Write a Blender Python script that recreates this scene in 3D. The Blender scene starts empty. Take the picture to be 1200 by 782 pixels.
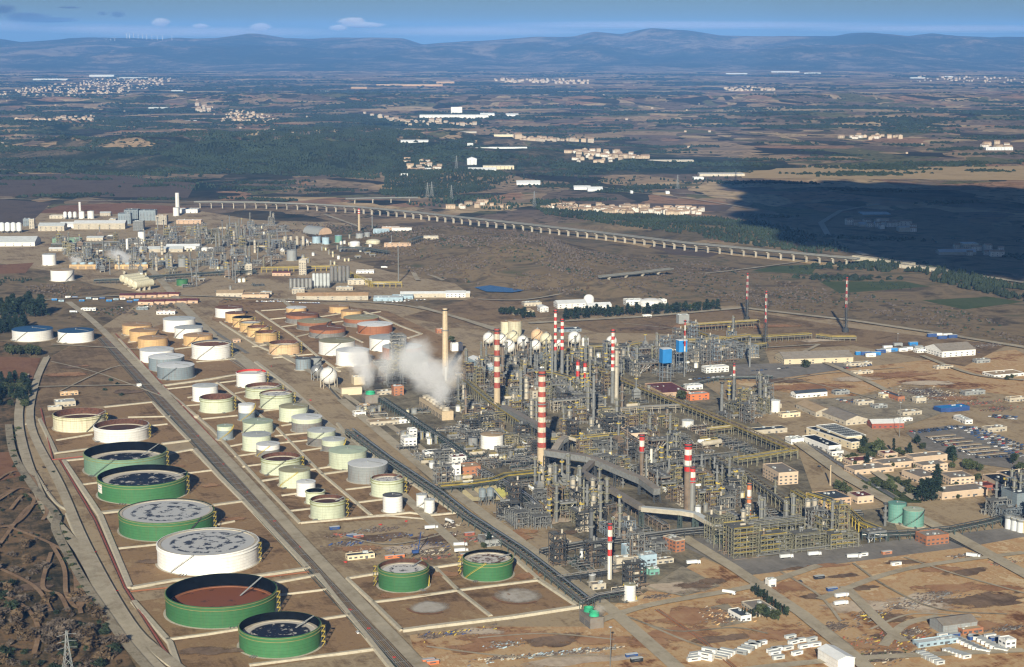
HAZE_D=2.0e-5; HAZE_COL=(.17,.43,1.); HAZE_G=-.3
SUN_E=5.0; SKY_S=.05; SKY_ALT=0.; SKY_AIR=1.; SKY_DUST=.5; SKY_OZ=3.; SKY_TINT=(.46,.62,.86); EXPO=.3
import bpy, math, random
import numpy as np
from mathutils import Vector
random.seed(7); R=random.Random(11); NR=np.random.RandomState(5)
SC=bpy.context.scene; COL=SC.collection
# ------------------------------------------------------------------ camera model (pixel of the 1200x782 photograph -> place on the ground)
F=2050.;H=440.;YH=46.;CX=600.;CY=391.
TILT=math.atan((CY-YH)/F); CT,ST=math.cos(TILT),math.sin(TILT)
def gp(px,py,z=0.):
    u=(px-CX)/F; v=(py-CY)/F
    t=(z-H)/(-ST-v*CT)
    return (u*t,(CT-v*ST)*t)
def dep(x,y,z=0.): return y*CT-(z-H)*ST
def pj(x,y,z=0.):
    k=z-H; d=y*CT-k*ST
    return (CX+F*x/d, CY+F*(-y*ST-k*CT)/d)
def zat(x,y,py):
    v=(py-CY)/F
    return H+y*(v*CT+ST)/(v*ST-CT)
TH=math.radians(20)                       # the plant's grid: streets along U, cross streets along V
V=(math.cos(TH),math.sin(TH)); U=(math.sin(TH),-math.cos(TH))
# ------------------------------------------------------------------ materials
MATS={}
def nod(nt,t,**k):
    n=nt.nodes.new(t)
    for a,b in k.items(): setattr(n,a,b)
    return n
def M(name,col,rough=.8,var=.18,scale=.15,metal=0.,streak=0.,dirt=None,dirt_amt=.0,obj_var=.12,spec=.3):
    if name in MATS: return MATS[name]
    m=bpy.data.materials.new(name); m.use_nodes=True; nt=m.node_tree; L=nt.links
    b=nt.nodes['Principled BSDF']; b.inputs['Roughness'].default_value=rough; b.inputs['Metallic'].default_value=metal
    b.inputs['Specular IOR Level'].default_value=spec
    g=nod(nt,'ShaderNodeNewGeometry')
    n=nod(nt,'ShaderNodeTexNoise'); n.inputs['Scale'].default_value=scale; n.inputs['Detail'].default_value=6
    L.new(g.outputs['Position'],n.inputs['Vector'])
    mr=nod(nt,'ShaderNodeMapRange'); mr.inputs['From Min'].default_value=.3; mr.inputs['From Max'].default_value=.7
    mr.inputs['To Min'].default_value=1-var; mr.inputs['To Max'].default_value=1+var
    L.new(n.outputs['Fac'],mr.inputs['Value'])
    oi=nod(nt,'ShaderNodeObjectInfo')
    m2=nod(nt,'ShaderNodeMapRange'); m2.inputs['To Min'].default_value=1-obj_var; m2.inputs['To Max'].default_value=1+obj_var
    L.new(oi.outputs['Random'],m2.inputs['Value'])
    mu=nod(nt,'ShaderNodeMath',operation='MULTIPLY'); L.new(mr.outputs[0],mu.inputs[0]); L.new(m2.outputs[0],mu.inputs[1])
    vm=nod(nt,'ShaderNodeVectorMath',operation='SCALE'); vm.inputs[0].default_value=col[:3]; L.new(mu.outputs[0],vm.inputs['Scale'])
    out=vm.outputs[0]
    if dirt:
        n2=nod(nt,'ShaderNodeTexNoise'); n2.inputs['Detail'].default_value=8
        mp=nod(nt,'ShaderNodeVectorMath',operation='MULTIPLY'); mp.inputs[1].default_value=(.9,.9,.05) if streak else (.35,.35,.35)
        L.new(g.outputs['Position'],mp.inputs[0]); L.new(mp.outputs[0],n2.inputs['Vector']); n2.inputs['Scale'].default_value=1.
        m3=nod(nt,'ShaderNodeMapRange'); m3.inputs['From Min'].default_value=.5; m3.inputs['From Max'].default_value=.72; m3.inputs['To Max'].default_value=dirt_amt
        L.new(n2.outputs['Fac'],m3.inputs['Value'])
        mx=nod(nt,'ShaderNodeMix',data_type='RGBA'); L.new(m3.outputs[0],mx.inputs['Factor']); L.new(out,mx.inputs['A']); mx.inputs['B'].default_value=(*dirt,1)
        out=mx.outputs['Result']
    if streak:                                          # plate courses of the shell
        sz=nod(nt,'ShaderNodeSeparateXYZ'); L.new(g.outputs['Position'],sz.inputs[0]); md=nod(nt,'ShaderNodeMath',operation='MODULO'); md.inputs[1].default_value=2.6; L.new(sz.outputs[2],md.inputs[0])
        lt=nod(nt,'ShaderNodeMapRange'); lt.inputs['From Min'].default_value=.18; lt.inputs['From Max'].default_value=.42; lt.inputs['To Min'].default_value=.78; L.new(md.outputs[0],lt.inputs['Value'])
        s2=nod(nt,'ShaderNodeVectorMath',operation='SCALE'); L.new(out,s2.inputs[0]); L.new(lt.outputs[0],s2.inputs['Scale']); out=s2.outputs[0]
    L.new(out,b.inputs['Base Color'])
    MATS[name]=m; return m
RUST=(.2,.09,.045)
P={}
def pal(k,col,**kw): P[k]=M(k.replace('_',' ')+' paint' if k in('white',) else k.replace('_',' '),col,**kw)
TK=dict(dirt=RUST,dirt_amt=.42,streak=1,var=.07,scale=.25,rough=.6)
pal('white_paint',(.82,.81,.77),**{**TK,'dirt_amt':.12}); pal('tan_paint',(.66,.44,.21),**TK); pal('pale_green',(.56,.61,.46),**{**TK,'dirt_amt':.2})
pal('cream_paint',(.66,.62,.45),**TK); pal('mid_green',(.052,.175,.068),**{**TK,'dirt_amt':.12}); pal('sage_green',(.17,.29,.2),**{**TK,'dirt_amt':.22})
pal('grey_paint',(.3,.32,.32),**TK); pal('blue_grey',(.22,.27,.3),**TK); pal('rust_paint',(.33,.135,.065),**{**TK,'dirt':(.12,.06,.04)}); pal('teal_paint',(.16,.36,.30),**{**TK,'dirt':(.3,.3,.25),'dirt_amt':.4})
pal('peach_paint',(.72,.5,.3),**TK); pal('lower_grey',(.2,.2,.19),**{**TK,'var':.15}); pal('silver',(.44,.44,.42),rough=.35,metal=.6,var=.1); pal('dark_grey',(.12,.125,.13))
pal('roof_white',(.72,.74,.74),var=.08); pal('roof_pale',(.5,.53,.53),var=.1); pal('roof_blue',(.025,.09,.2),var=.15); pal('roof_tan',(.42,.27,.15),var=.2); pal('roof_brown',(.2,.095,.055),var=.25)
pal('roof_olive',(.32,.3,.19),var=.15); pal('roof_green',(.42,.5,.38),var=.1); pal('inner_black',(.005,.006,.008),var=.3,spec=.05,rough=.9); pal('inner_rust',(.11,.05,.033),var=.35,scale=.4,dirt=(.06,.03,.02),dirt_amt=.6)
pal('rim_olive',(.3,.3,.12)); pal('red_paint',(.55,.045,.035),var=.08,rough=.6); pal('stack_red',(.40,.085,.06),var=.15,scale=.5,dirt=(.1,.05,.04),dirt_amt=.4); pal('stack_cream',(.68,.6,.46),var=.12,scale=.5,dirt=(.3,.24,.18),dirt_amt=.35); pal('orange_paint',(.62,.19,.075),var=.08,rough=.6); pal('band_white',(.8,.76,.66),var=.06); pal('beige_concrete',(.56,.44,.29),var=.1,scale=.4)
pal('steel_grey',(.2,.205,.2),var=.2,scale=.4); pal('steel_olive',(.225,.215,.15),var=.2,scale=.4); pal('steel_teal',(.06,.085,.08),var=.2); pal('steel_yellow',(.54,.41,.08),var=.15); pal('steel_brown',(.2,.15,.11),var=.3); pal('steel_blue',(.2,.235,.27),var=.2)
pal('deck_grey',(.15,.15,.14),var=.2); pal('dark_steel',(.05,.055,.06),var=.2); pal('concrete',(.5,.45,.36),var=.12,scale=.2,dirt=(.25,.2,.14),dirt_amt=.35); pal('bund_concrete',(.50,.45,.34),var=.1,scale=.3,dirt=(.3,.23,.16),dirt_amt=.4)
pal('brick_orange',(.40,.175,.095),var=.12); pal('brick_peach',(.55,.39,.27),var=.08); pal('brick_red',(.36,.11,.075),var=.12); pal('maroon_roof',(.14,.045,.045),var=.15); pal('slate_roof',(.06,.075,.095),var=.15); pal('solar_dark',(.02,.026,.038),var=.3,rough=.75,spec=.15)
pal('grey_roof',(.25,.225,.195),var=.12,dirt=(.2,.13,.08),dirt_amt=.4); pal('tan_roof',(.4,.3,.19),var=.12); pal('blue_clad',(.03,.22,.55),var=.08); pal('sky_blue',(.36,.48,.56)); pal('glass',(.09,.1,.115),rough=.3,spec=.5); pal('cream_wall',(.7,.6,.42),var=.06); pal('pink_wall',(.62,.48,.35),var=.08)
pal('far_house',(.42,.36,.29),obj_var=.1); pal('viaduct_concrete',(.22,.22,.2),var=.12,dirt=(.2,.18,.15),dirt_amt=.4); pal('bark',(.1,.07,.05)); pal('sulphur',(.72,.68,.2),var=.1); pal('pale_sulphur',(.68,.58,.33),var=.1); pal('black_paint',(.02,.02,.02)); pal('blue_paint',(.035,.08,.24)); pal('green_fan',(.04,.38,.2)); pal('scrap',(.14,.11,.09),var=.5,scale=.6)
pal('car_white',(.75,.75,.75),rough=.3); pal('car_silver',(.4,.42,.44),rough=.3); pal('car_dark',(.03,.035,.05),rough=.3); pal('car_blue',(.03,.09,.25),rough=.3); pal('car_red',(.4,.03,.03),rough=.3)
pal('leaf_dark',(.028,.045,.024),var=.45,scale=.35,obj_var=.25); pal('leaf_olive',(.06,.075,.032),var=.4,scale=.4,obj_var=.3); pal('leaf_conifer',(.018,.034,.022),var=.35,scale=.3,obj_var=.2); pal('twig_grey',(.12,.095,.075),var=.35,scale=.2,obj_var=.2); pal('twig_brown',(.115,.08,.048),var=.4,scale=.3,obj_var=.3)
pal('far_forest',(.024,.036,.018),var=.4,scale=.01); pal('house_cream',(.5,.4,.29),var=.15,obj_var=.2); pal('house_white',(.66,.62,.55),obj_var=.1); pal('tile_roof',(.36,.25,.17),obj_var=.3,var=.2)
# ------------------------------------------------------------------ mesh builder
class MB:
    def __init__(s): s.v=[];s.f=[];s.m=[];s.s=[]
    def add(s,vs,fs,mi=0,sm=False):
        o=len(s.v); s.v+=vs
        for f in fs: s.f.append(tuple(i+o for i in f)); s.m.append(mi); s.s.append(sm)
        return s
    def box(s,cx,cy,z0,sx,sy,sz,rz=0,mi=0,top=1.):
        c,n=math.cos(rz),math.sin(rz); vs=[]
        for z,k in((z0,1.),(z0+sz,top)):
            for a,b in((-1,-1),(1,-1),(1,1),(-1,1)):
                x,y=a*sx/2*k,b*sy/2*k; vs.append((cx+x*c-y*n,cy+x*n+y*c,z))
        return s.add(vs,[(3,2,1,0),(4,5,6,7),(0,1,5,4),(1,2,6,5),(2,3,7,6),(3,0,4,7)],mi)
    def beam(s,p,q,w=.4,h=None,mi=0):
        h=h or w; p=Vector(p);q=Vector(q); d=(q-p)
        if d.length<1e-6: return s
        d.normalize(); up=Vector((0,0,1)) if abs(d.z)<.95 else Vector((1,0,0))
        a=d.cross(up).normalized()*w/2; b=a.cross(d).normalized()*h/2
        vs=[tuple(c+i*a+j*b) for c in(p,q) for i,j in((-1,-1),(1,-1),(1,1),(-1,1))]
        return s.add(vs,[(3,2,1,0),(4,5,6,7),(0,1,5,4),(1,2,6,5),(2,3,7,6),(3,0,4,7)],mi)
    def tube(s,p,q,r,n=6,mi=0,r2=None):
        p=Vector(p);q=Vector(q); d=(q-p).normalized(); up=Vector((0,0,1)) if abs(d.z)<.95 else Vector((1,0,0))
        a=d.cross(up).normalized(); b=a.cross(d); r2=r if r2 is None else r2; vs=[]
        for c,rr in((p,r),(q,r2)):
            for i in range(n):
                t=2*math.pi*i/n; vs.append(tuple(c+a*math.cos(t)*rr+b*math.sin(t)*rr))
        s.add(vs,[(i,(i+1)%n,n+(i+1)%n,n+i) for i in range(n)],mi,True)
        return s.add([vs[i] for i in range(2*n)],[tuple(range(n-1,-1,-1)),tuple(range(n,2*n))],mi)
    def path(s,pts,r,n=6,mi=0):
        for a,b in zip(pts,pts[1:]): s.tube(a,b,r,n,mi)
        return s
    def lathe(s,prof,n=32,cx=0,cy=0,mi=None,sm=True,cap0=False,cap1=False):
        # prof: (r,z) outward-bottom to top; mi: list per segment
        for j,((r0,z0),(r1,z1)) in enumerate(zip(prof,prof[1:])):
            m=(mi[j] if isinstance(mi,(list,tuple)) else (mi or 0)); vs=[]
            for r,z in((r0,z0),(r1,z1)):
                for i in range(n):
                    t=2*math.pi*i/n; vs.append((cx+r*math.cos(t),cy+r*math.sin(t),z))
            s.add(vs,[(i,(i+1)%n,n+(i+1)%n,n+i) for i in range(n)],m,sm)
        def cap(r,z,flip):
            vs=[(cx+r*math.cos(2*math.pi*i/n),cy+r*math.sin(2*math.pi*i/n),z) for i in range(n)]
            s.add(vs,[tuple(range(n)) if not flip else tuple(range(n-1,-1,-1))],mi if isinstance(mi,int) else (mi[-1] if mi else 0))
        if cap0: cap(*prof[0],True)
        if cap1: cap(*prof[-1],False)
        return s
    def cyl(s,cx,cy,z0,z1,r,r1=None,n=20,mi=0): return s.lathe([(r,z0),(r if r1 is None else r1,z1)],n,cx,cy,mi,True,True,True)
    def sphere(s,cx,cy,cz,r,n=24,k=12,mi=0,sq=1.):
        return s.lathe([(max(1e-3,r*math.sin(math.pi*i/k)),cz-r*sq*math.cos(math.pi*i/k)) for i in range(k+1)],n,cx,cy,mi)
    def drum(s,p,q,r,n=14,mi=0):
        p=Vector(p);q=Vector(q); d=(q-p).normalized()
        s.tube(p,q,r,n,mi)
        for c,e in((p,-d),(q,d)): s.tube(c,c+e*r*.35,r,n,mi,r*.6)
        return s
    def prism(s,poly,z0,z1,mi=0,mtop=None):
        a=sum(x0*y1-x1*y0 for (x0,y0),(x1,y1) in zip(poly,poly[1:]+poly[:1]))
        if a<0: poly=poly[::-1]
        n=len(poly); s.add([(x,y,z0) for x,y in poly]+[(x,y,z1) for x,y in poly],[(i,(i+1)%n,n+(i+1)%n,n+i) for i in range(n)],mi)
        s.add([(x,y,z1) for x,y in poly],[tuple(range(n))],mi if mtop is None else mtop)
        return s
    def strip(s,pts,w,z,mi=0,prof=None):
        # flat ribbon (or a ridge with a cross-section prof [(offset,z)...]) along a ground polyline
        prof=prof or [(-w/2,z),(w/2,z)]; n=len(pts); rows=[]
        for i,(x,y) in enumerate(pts):
            a=Vector(pts[max(0,i-1)]);b=Vector(pts[min(n-1,i+1)]); d=(b-a).normalized(); nx,ny=-d.y,d.x
            k=1.
            if 0<i<n-1:
                d1=(Vector(pts[i])-a).normalized(); k=1/max(.5,abs(d1.dot(d)))
            rows.append([(x-nx*o*k,y-ny*o*k,zz) for o,zz in prof])
        m=len(prof); vs=[q for r in rows for q in r]
        fs=[(i*m+j,i*m+j+1,(i+1)*m+j+1,(i+1)*m+j) for i in range(n-1) for j in range(m-1)]
        s.add(vs,fs,mi)
        if m>2: s.add(rows[0],[tuple(range(m))],mi); s.add(rows[-1],[tuple(range(m-1,-1,-1))],mi)
        return s
    def mesh(s,name,mats):
        me=bpy.data.meshes.new(name); me.from_pydata(s.v,[],s.f)
        for m in mats: me.materials.append(P[m] if isinstance(m,str) else m)
        me.polygons.foreach_set('material_index',s.m); me.polygons.foreach_set('use_smooth',s.s); me.update()
        return me
def npmesh(name,v,f,mat,smooth=False):
    me=bpy.data.meshes.new(name); nf,k=f.shape
    me.vertices.add(len(v)); me.vertices.foreach_set('co',v.astype(np.float32).ravel())
    me.loops.add(nf*k); me.loops.foreach_set('vertex_index',f.astype(np.int32).ravel())
    me.polygons.add(nf); me.polygons.foreach_set('loop_start',np.arange(0,nf*k,k,dtype=np.int32))
    me.polygons.foreach_set('use_smooth',np.full(nf,smooth)); me.materials.append(mat); me.update(calc_edges=True); return me
def link(name,data,parent=None,loc=None,rz=0.):
    o=bpy.data.objects.new(name,data); COL.objects.link(o)
    if loc: o.location=loc
    if rz: o.rotation_euler=(0,0,rz)
    if parent: o.parent=parent
    return o
REG=[]; KEEP=[]
def reg(o,label,cat,group=None,lm=None,z=0.,r=0.):
    o['label']=label; o['category']=cat
    if group: o['group']=group
    REG.append([o,label,lm,o.location.x,o.location.y,z])
    if r: KEEP.append((o.location.x,o.location.y,r))
    return o
# gentle rises of the country: place (pixel), half-lengths along/across, bearing, height
MOUNDS=[(*gp(a,b),sx,sy,math.radians(rt),h) for a,b,sx,sy,rt,h in((600,306,330,150,-58,24),(560,285,260,130,-40,16),(655,322,200,110,-60,13),(330,186,1000,400,-12,58),(430,168,700,340,-25,48),(265,176,700,280,8,30),(520,212,330,170,-10,26),(90,150,1300,420,5,26),(180,122,1700,520,-6,34),(760,122,1500,450,4,34),(980,140,1200,380,-5,30),(1130,118,1700,520,6,40),(420,118,1500,500,5,38),(780,268,420,120,-44,14))]
def gh(x,y):
    z=0.
    for cx,cy,sx,sy,rt,h in MOUNDS:
        c,s=math.cos(rt),math.sin(rt); a=((x-cx)*c+(y-cy)*s)/sx; b=(-(x-cx)*s+(y-cy)*c)/sy; q=a*a+b*b
        if q<4: z+=h*(1-q/4)**2*(1+.35*math.sin(x*.011+y*.004)*math.sin(y*.013))
    return z
def thing(name,label,cat,x,y,z=0.,rz=0.,group=None,lm=None,r=0.):
    return reg(link(name,None,None,(x,y,z+gh(x,y)),rz),label,cat,group,lm,0.,r)
def struct(name,me,kind='structure'):
    o=link(name,me); o['kind']=kind; return o
def inpoly(x,y,poly):
    c=False; j=len(poly)-1
    for i in range(len(poly)):
        if (poly[i][1]>y)!=(poly[j][1]>y) and x<(poly[j][0]-poly[i][0])*(y-poly[i][1])/(poly[j][1]-poly[i][1])+poly[i][0]: c=not c
        j=i
    return c
def W(pts,z=0.): return [gp(a,b,z) for a,b in pts]
def curve(pts,n=6):                       # Catmull-Rom through the points
    if len(pts)<3: return pts
    P_=[pts[0]]+list(pts)+[pts[-1]]; out=[]
    for i in range(1,len(P_)-2):
        p0,p1,p2,p3=P_[i-1:i+3]
        for k in range(n):
            t=k/n; out.append(tuple(.5*((2*b)+(c-a)*t+(2*a-5*b+4*c-d)*t*t+(3*b-a-3*c+d)*t**3) for a,b,c,d in zip(p0,p1,p2,p3)))
    return out+[pts[-1]]
def dense(pts,step=60):
    out=[pts[0]]
    for a,b in zip(pts,pts[1:]):
        n=max(1,int(math.dist(a,b)/step))
        out+=[(a[0]+(b[0]-a[0])*i/n,a[1]+(b[1]-a[1])*i/n) for i in range(1,n+1)]
    return out
# ------------------------------------------------------------------ ground materials
def ramp(nt,stops,interp='LINEAR'):
    r=nod(nt,'ShaderNodeValToRGB'); cr=r.color_ramp; cr.interpolation=interp
    while len(cr.elements)<len(stops): cr.elements.new(.5)
    for e,(p,c) in zip(cr.elements,stops): e.position=p; e.color=(*c,1)
    return r
def earth(name,stops,s1=.02,s2=.15,rough=.95,wx=1.,wy=1.,CON=2.3):
    m=bpy.data.materials.new(name); m.use_nodes=True; nt=m.node_tree; L=nt.links; b=nt.nodes['Principled BSDF']
    b.inputs['Roughness'].default_value=rough; b.inputs['Specular IOR Level'].default_value=.1
    g=nod(nt,'ShaderNodeNewGeometry'); mp=nod(nt,'ShaderNodeMapping'); mp.inputs['Rotation'].default_value=(0,0,-TH); mp.inputs['Scale'].default_value=(wx,wy,1)
    L.new(g.outputs['Position'],mp.inputs['Vector'])
    def nz(s,d,ro,ds=0.):
        a=nod(nt,'ShaderNodeTexNoise'); a.inputs['Scale'].default_value=s; a.inputs['Detail'].default_value=d; a.inputs['Roughness'].default_value=ro; a.inputs['Distortion'].default_value=ds; L.new(mp.outputs[0],a.inputs['Vector']); return a.outputs['Fac']
    acc=None
    ms=nod(nt,'ShaderNodeMapping'); ms.inputs['Scale'].default_value=(1,.07,1); L.new(mp.outputs[0],ms.inputs['Vector'])
    sn=nod(nt,'ShaderNodeTexNoise'); sn.inputs['Scale'].default_value=.16; sn.inputs['Detail'].default_value=5; sn.inputs['Roughness'].default_value=.7; sn.inputs['Distortion'].default_value=.15; L.new(ms.outputs[0],sn.inputs['Vector'])
    for f,wt in((nz(s1,9,.66,.8),.42),(nz(s2,8,.75,.2),.26),(nz(s1*.3,6,.6,.4),.3),(sn.outputs['Fac'],.17)):
        k=nod(nt,'ShaderNodeMath',operation='MULTIPLY_ADD'); L.new(f,k.inputs[0]); k.inputs[1].default_value=wt*CON
        if acc is None: k.inputs[2].default_value=.5-.5*1.15*CON
        else: L.new(acc,k.inputs[2])
        acc=k.outputs[0]
    class _o: outputs=[acc]
    mx=_o
    r=ramp(nt,stops); L.new(mx.outputs[0],r.inputs['Fac']); L.new(r.outputs[0],b.inputs['Base Color'])
    return m
G_site=earth('site gravel',[(.28,(0.216,0.152,0.092)),(.42,(0.335,0.254,0.157)),(.52,(0.432,0.335,0.211)),(.62,(0.389,0.304,0.198)),(.75,(0.259,0.193,0.121))],.015,.2,CON=2.7)
G_basin=earth('basin earth',[(.28,(0.140,0.086,0.045)),(.42,(0.259,0.167,0.092)),(.52,(0.346,0.228,0.124)),(.6,(0.292,0.187,0.099)),(.72,(0.400,0.284,0.157))],.03,.2)
G_dirt=earth('yard dirt',[(.26,(0.173,0.086,0.042)),(.36,(0.389,0.218,0.108)),(.46,(0.518,0.345,0.181)),(.55,(0.562,0.405,0.231)),(.66,(0.486,0.284,0.137)),(.74,(0.648,0.496,0.298))],.013,.09,CON=3.2)
G_dark=earth('rough ground',[(.28,(0.130,0.092,0.054)),(.44,(0.227,0.157,0.092)),(.55,(0.302,0.213,0.124)),(.7,(0.194,0.142,0.082))],.02,.15)
G_track=earth('dirt bike ground',[(.3,(0.035,0.034,0.020)),(.44,(0.090,0.071,0.041)),(.54,(0.160,0.112,0.064)),(.64,(0.240,0.152,0.082)),(.74,(0.120,0.092,0.055))],.03,.15)
G_red=earth('ploughed field',[(.35,(0.200,0.101,0.059)),(.5,(0.270,0.147,0.082)),(.65,(0.220,0.112,0.064))],.01,.08)
G_tan=earth('stubble field',[(.35,(0.400,0.293,0.164)),(.5,(0.480,0.354,0.200)),(.65,(0.420,0.304,0.164))],.01,.08)
G_purple=earth('bare vineyard',[(.35,(0.100,0.076,0.064)),(.5,(0.140,0.106,0.082)),(.65,(0.110,0.086,0.069))],.01,.08)
G_green=earth('winter crop',[(.35,(.06,.085,.03)),(.5,(.09,.11,.045)),(.65,(.07,.09,.04))],.01,.08)
G_proc=earth('dark mottled concrete',[(.25,(0.075,0.066,0.050)),(.42,(0.150,0.132,0.095)),(.56,(0.230,0.203,0.146)),(.72,(0.330,0.274,0.182))],.05,.3)  # darker concrete under the process units, mottled by noise
G_trail=earth('worn dirt trail',[(.3,(.2,.13,.08)),(.5,(.29,.19,.115)),(.7,(.36,.25,.16))],.06,.3)
G_old=earth('crumbled tank base',[(.3,(.34,.29,.23)),(.5,(.47,.43,.37)),(.65,(.52,.48,.42)),(.75,(.3,.2,.13))],.06,.3)
G_stain=earth('dark stained soil',[(.3,(.12,.08,.055)),(.5,(.2,.14,.095)),(.7,(.29,.2,.135))],.04,.3)
G_rusty=earth('rusty soil',[(.3,(0.292,0.155,0.082)),(.5,(0.400,0.225,0.122)),(.7,(0.454,0.290,0.163))],.04,.3)
G_pale=earth('pale crushed stone',[(.3,(0.454,0.360,0.264)),(.5,(0.583,0.480,0.363)),(.7,(0.648,0.550,0.427))],.04,.3)
G_asph=earth('asphalt',[(.3,(.17,.16,.145)),(.5,(.23,.215,.195)),(.7,(.28,.26,.235))],.05,.4)
G_road=earth('dusty road',[(.3,(0.335,0.284,0.202)),(.5,(0.436,0.380,0.281)),(.7,(0.508,0.446,0.331))],.05,.4)
G_pad=earth('concrete pad',[(.28,(0.173,0.147,0.106)),(.45,(0.284,0.248,0.184)),(.55,(0.366,0.319,0.234)),(.7,(0.254,0.213,0.148))],.05,.3)
G_water=M('water',(.02,.05,.12),rough=.1,var=.1)
def terrain_material():
    m=bpy.data.materials.new('open country'); m.use_nodes=True; nt=m.node_tree; L=nt.links; b=nt.nodes['Principled BSDF']
    b.inputs['Roughness'].default_value=.95; b.inputs['Specular IOR Level'].default_value=.05
    g=nod(nt,'ShaderNodeNewGeometry')
    def noise(s,d=6,dist=0.,vec=None,ro=.55):
        n=nod(nt,'ShaderNodeTexNoise'); n.inputs['Scale'].default_value=s; n.inputs['Detail'].default_value=d; n.inputs['Distortion'].default_value=dist; n.inputs['Roughness'].default_value=ro
        L.new(vec or g.outputs['Position'],n.inputs['Vector']); return n.outputs['Fac']
    def mix(f,a,c):
        x=nod(nt,'ShaderNodeMix',data_type='RGBA'); L.new(f,x.inputs['Factor']); L.new(a,x.inputs['A'])
        if isinstance(c,tuple): x.inputs['B'].default_value=(*c,1)
        else: L.new(c,x.inputs['B'])
        return x.outputs['Result']
    def rng(f,a,c,lo=0.,hi=1.):
        x=nod(nt,'ShaderNodeMapRange'); x.inputs['From Min'].default_value=a; x.inputs['From Max'].default_value=c; x.inputs['To Min'].default_value=lo; x.inputs['To Max'].default_value=hi; L.new(f,x.inputs['Value']); return x.outputs[0]
    def math2(op,a,c):
        x=nod(nt,'ShaderNodeMath',operation=op); L.new(a,x.inputs[0])
        if isinstance(c,float): x.inputs[1].default_value=c
        else: L.new(c,x.inputs[1])
        return x.outputs[0]
    # scrub of the river flats
    r1=ramp(nt,[(.36,(0.090,0.071,0.048)),(.44,(0.170,0.132,0.082)),(.5,(0.260,0.193,0.113)),(.56,(0.200,0.152,0.095)),(.64,(0.120,0.116,0.064))]); L.new(noise(.012,10,.8,ro=.68),r1.inputs['Fac'])
    scrub=r1.outputs[0]
    # patchwork of fields, slightly warped
    w=nod(nt,'ShaderNodeTexNoise'); w.inputs['Scale'].default_value=.0011; w.inputs['Detail'].default_value=2; L.new(g.outputs['Position'],w.inputs['Vector'])
    wm=nod(nt,'ShaderNodeVectorMath',operation='MULTIPLY_ADD'); wm.inputs[1].default_value=(700,700,0); L.new(w.outputs['Color'],wm.inputs[0]); L.new(g.outputs['Position'],wm.inputs[2])
    mp=nod(nt,'ShaderNodeMapping'); mp.inputs['Rotation'].default_value=(0,0,.35); mp.inputs['Scale'].default_value=(1,.72,0); L.new(wm.outputs[0],mp.inputs['Vector'])
    def cells(scale):
        vo=nod(nt,'ShaderNodeTexVoronoi',distance='CHEBYCHEV',voronoi_dimensions='2D'); vo.inputs['Scale'].default_value=scale; L.new(mp.outputs[0],vo.inputs['Vector'])
        se=nod(nt,'ShaderNodeSeparateColor'); L.new(vo.outputs['Color'],se.inputs[0]); return se.outputs[0],se.outputs[1]
    pal_f=[(0,(0.140,0.106,0.077)),(.15,(0.220,0.162,0.105)),(.28,(0.050,0.048,0.032)),(.36,(0.120,0.116,0.059)),(.46,(0.300,0.213,0.127)),(.6,(0.400,0.293,0.169)),(.72,(0.170,0.126,0.095)),(.82,(0.035,0.034,0.025)),(.9,(0.280,0.167,0.101))]
    a1,a2=cells(.0115); c1,c2=cells(.0045)
    ra=ramp(nt,pal_f,'CONSTANT'); L.new(a1,ra.inputs['Fac'])
    rb=ramp(nt,pal_f,'CONSTANT'); L.new(c1,rb.inputs['Fac'])
    fields=mix(rng(c2,.45,.5),ra.outputs[0],rb.outputs[0])
    n3=noise(.02,8,.5)
    sc=nod(nt,'ShaderNodeVectorMath',operation='SCALE'); L.new(fields,sc.inputs[0]); L.new(rng(n3,.3,.7,.85,1.6),sc.inputs['Scale']); fields=sc.outputs[0]
    # woods: dark green masses, denser to the west
    sp=nod(nt,'ShaderNodeSeparateXYZ'); L.new(g.outputs['Position'],sp.inputs[0])
    ratio=math2('DIVIDE',sp.outputs[0],sp.outputs[1])
    west=rng(ratio,-.3,.28,.085,-.05)
    wn=math2('ADD',noise(.00075,9,.4,ro=.62),west)
    fields=mix(rng(wn,.625,.66),fields,(.02,.036,.024))
    hed=noise(.006,8,.2,ro=.7); fields=mix(rng(hed,.605,.63,0.,.9),fields,(.026,.04,.024))
    sp1=noise(.035,3,.3,ro=.6); fields=mix(rng(math2('MULTIPLY',rng(sp1,.56,.6),rng(noise(.003,4),.42,.55)),0.,1.,0.,.9),fields,(.022,.034,.022))
    far=math2('ADD',sp.outputs[1],rng(noise(.0015,4),.3,.7,-500.,500.))
    c=mix(rng(far,3900,4600),scrub,fields)
    L.new(c,b.inputs['Base Color']); return m
G_land=terrain_material(); G_wild=earth('wooded rise',[(.3,(.02,.03,.018)),(.48,(.035,.045,.026)),(.58,(.08,.075,.045)),(.68,(.19,.145,.095)),(.76,(.06,.06,.036))],.004,.02,CON=2.2)
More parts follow.
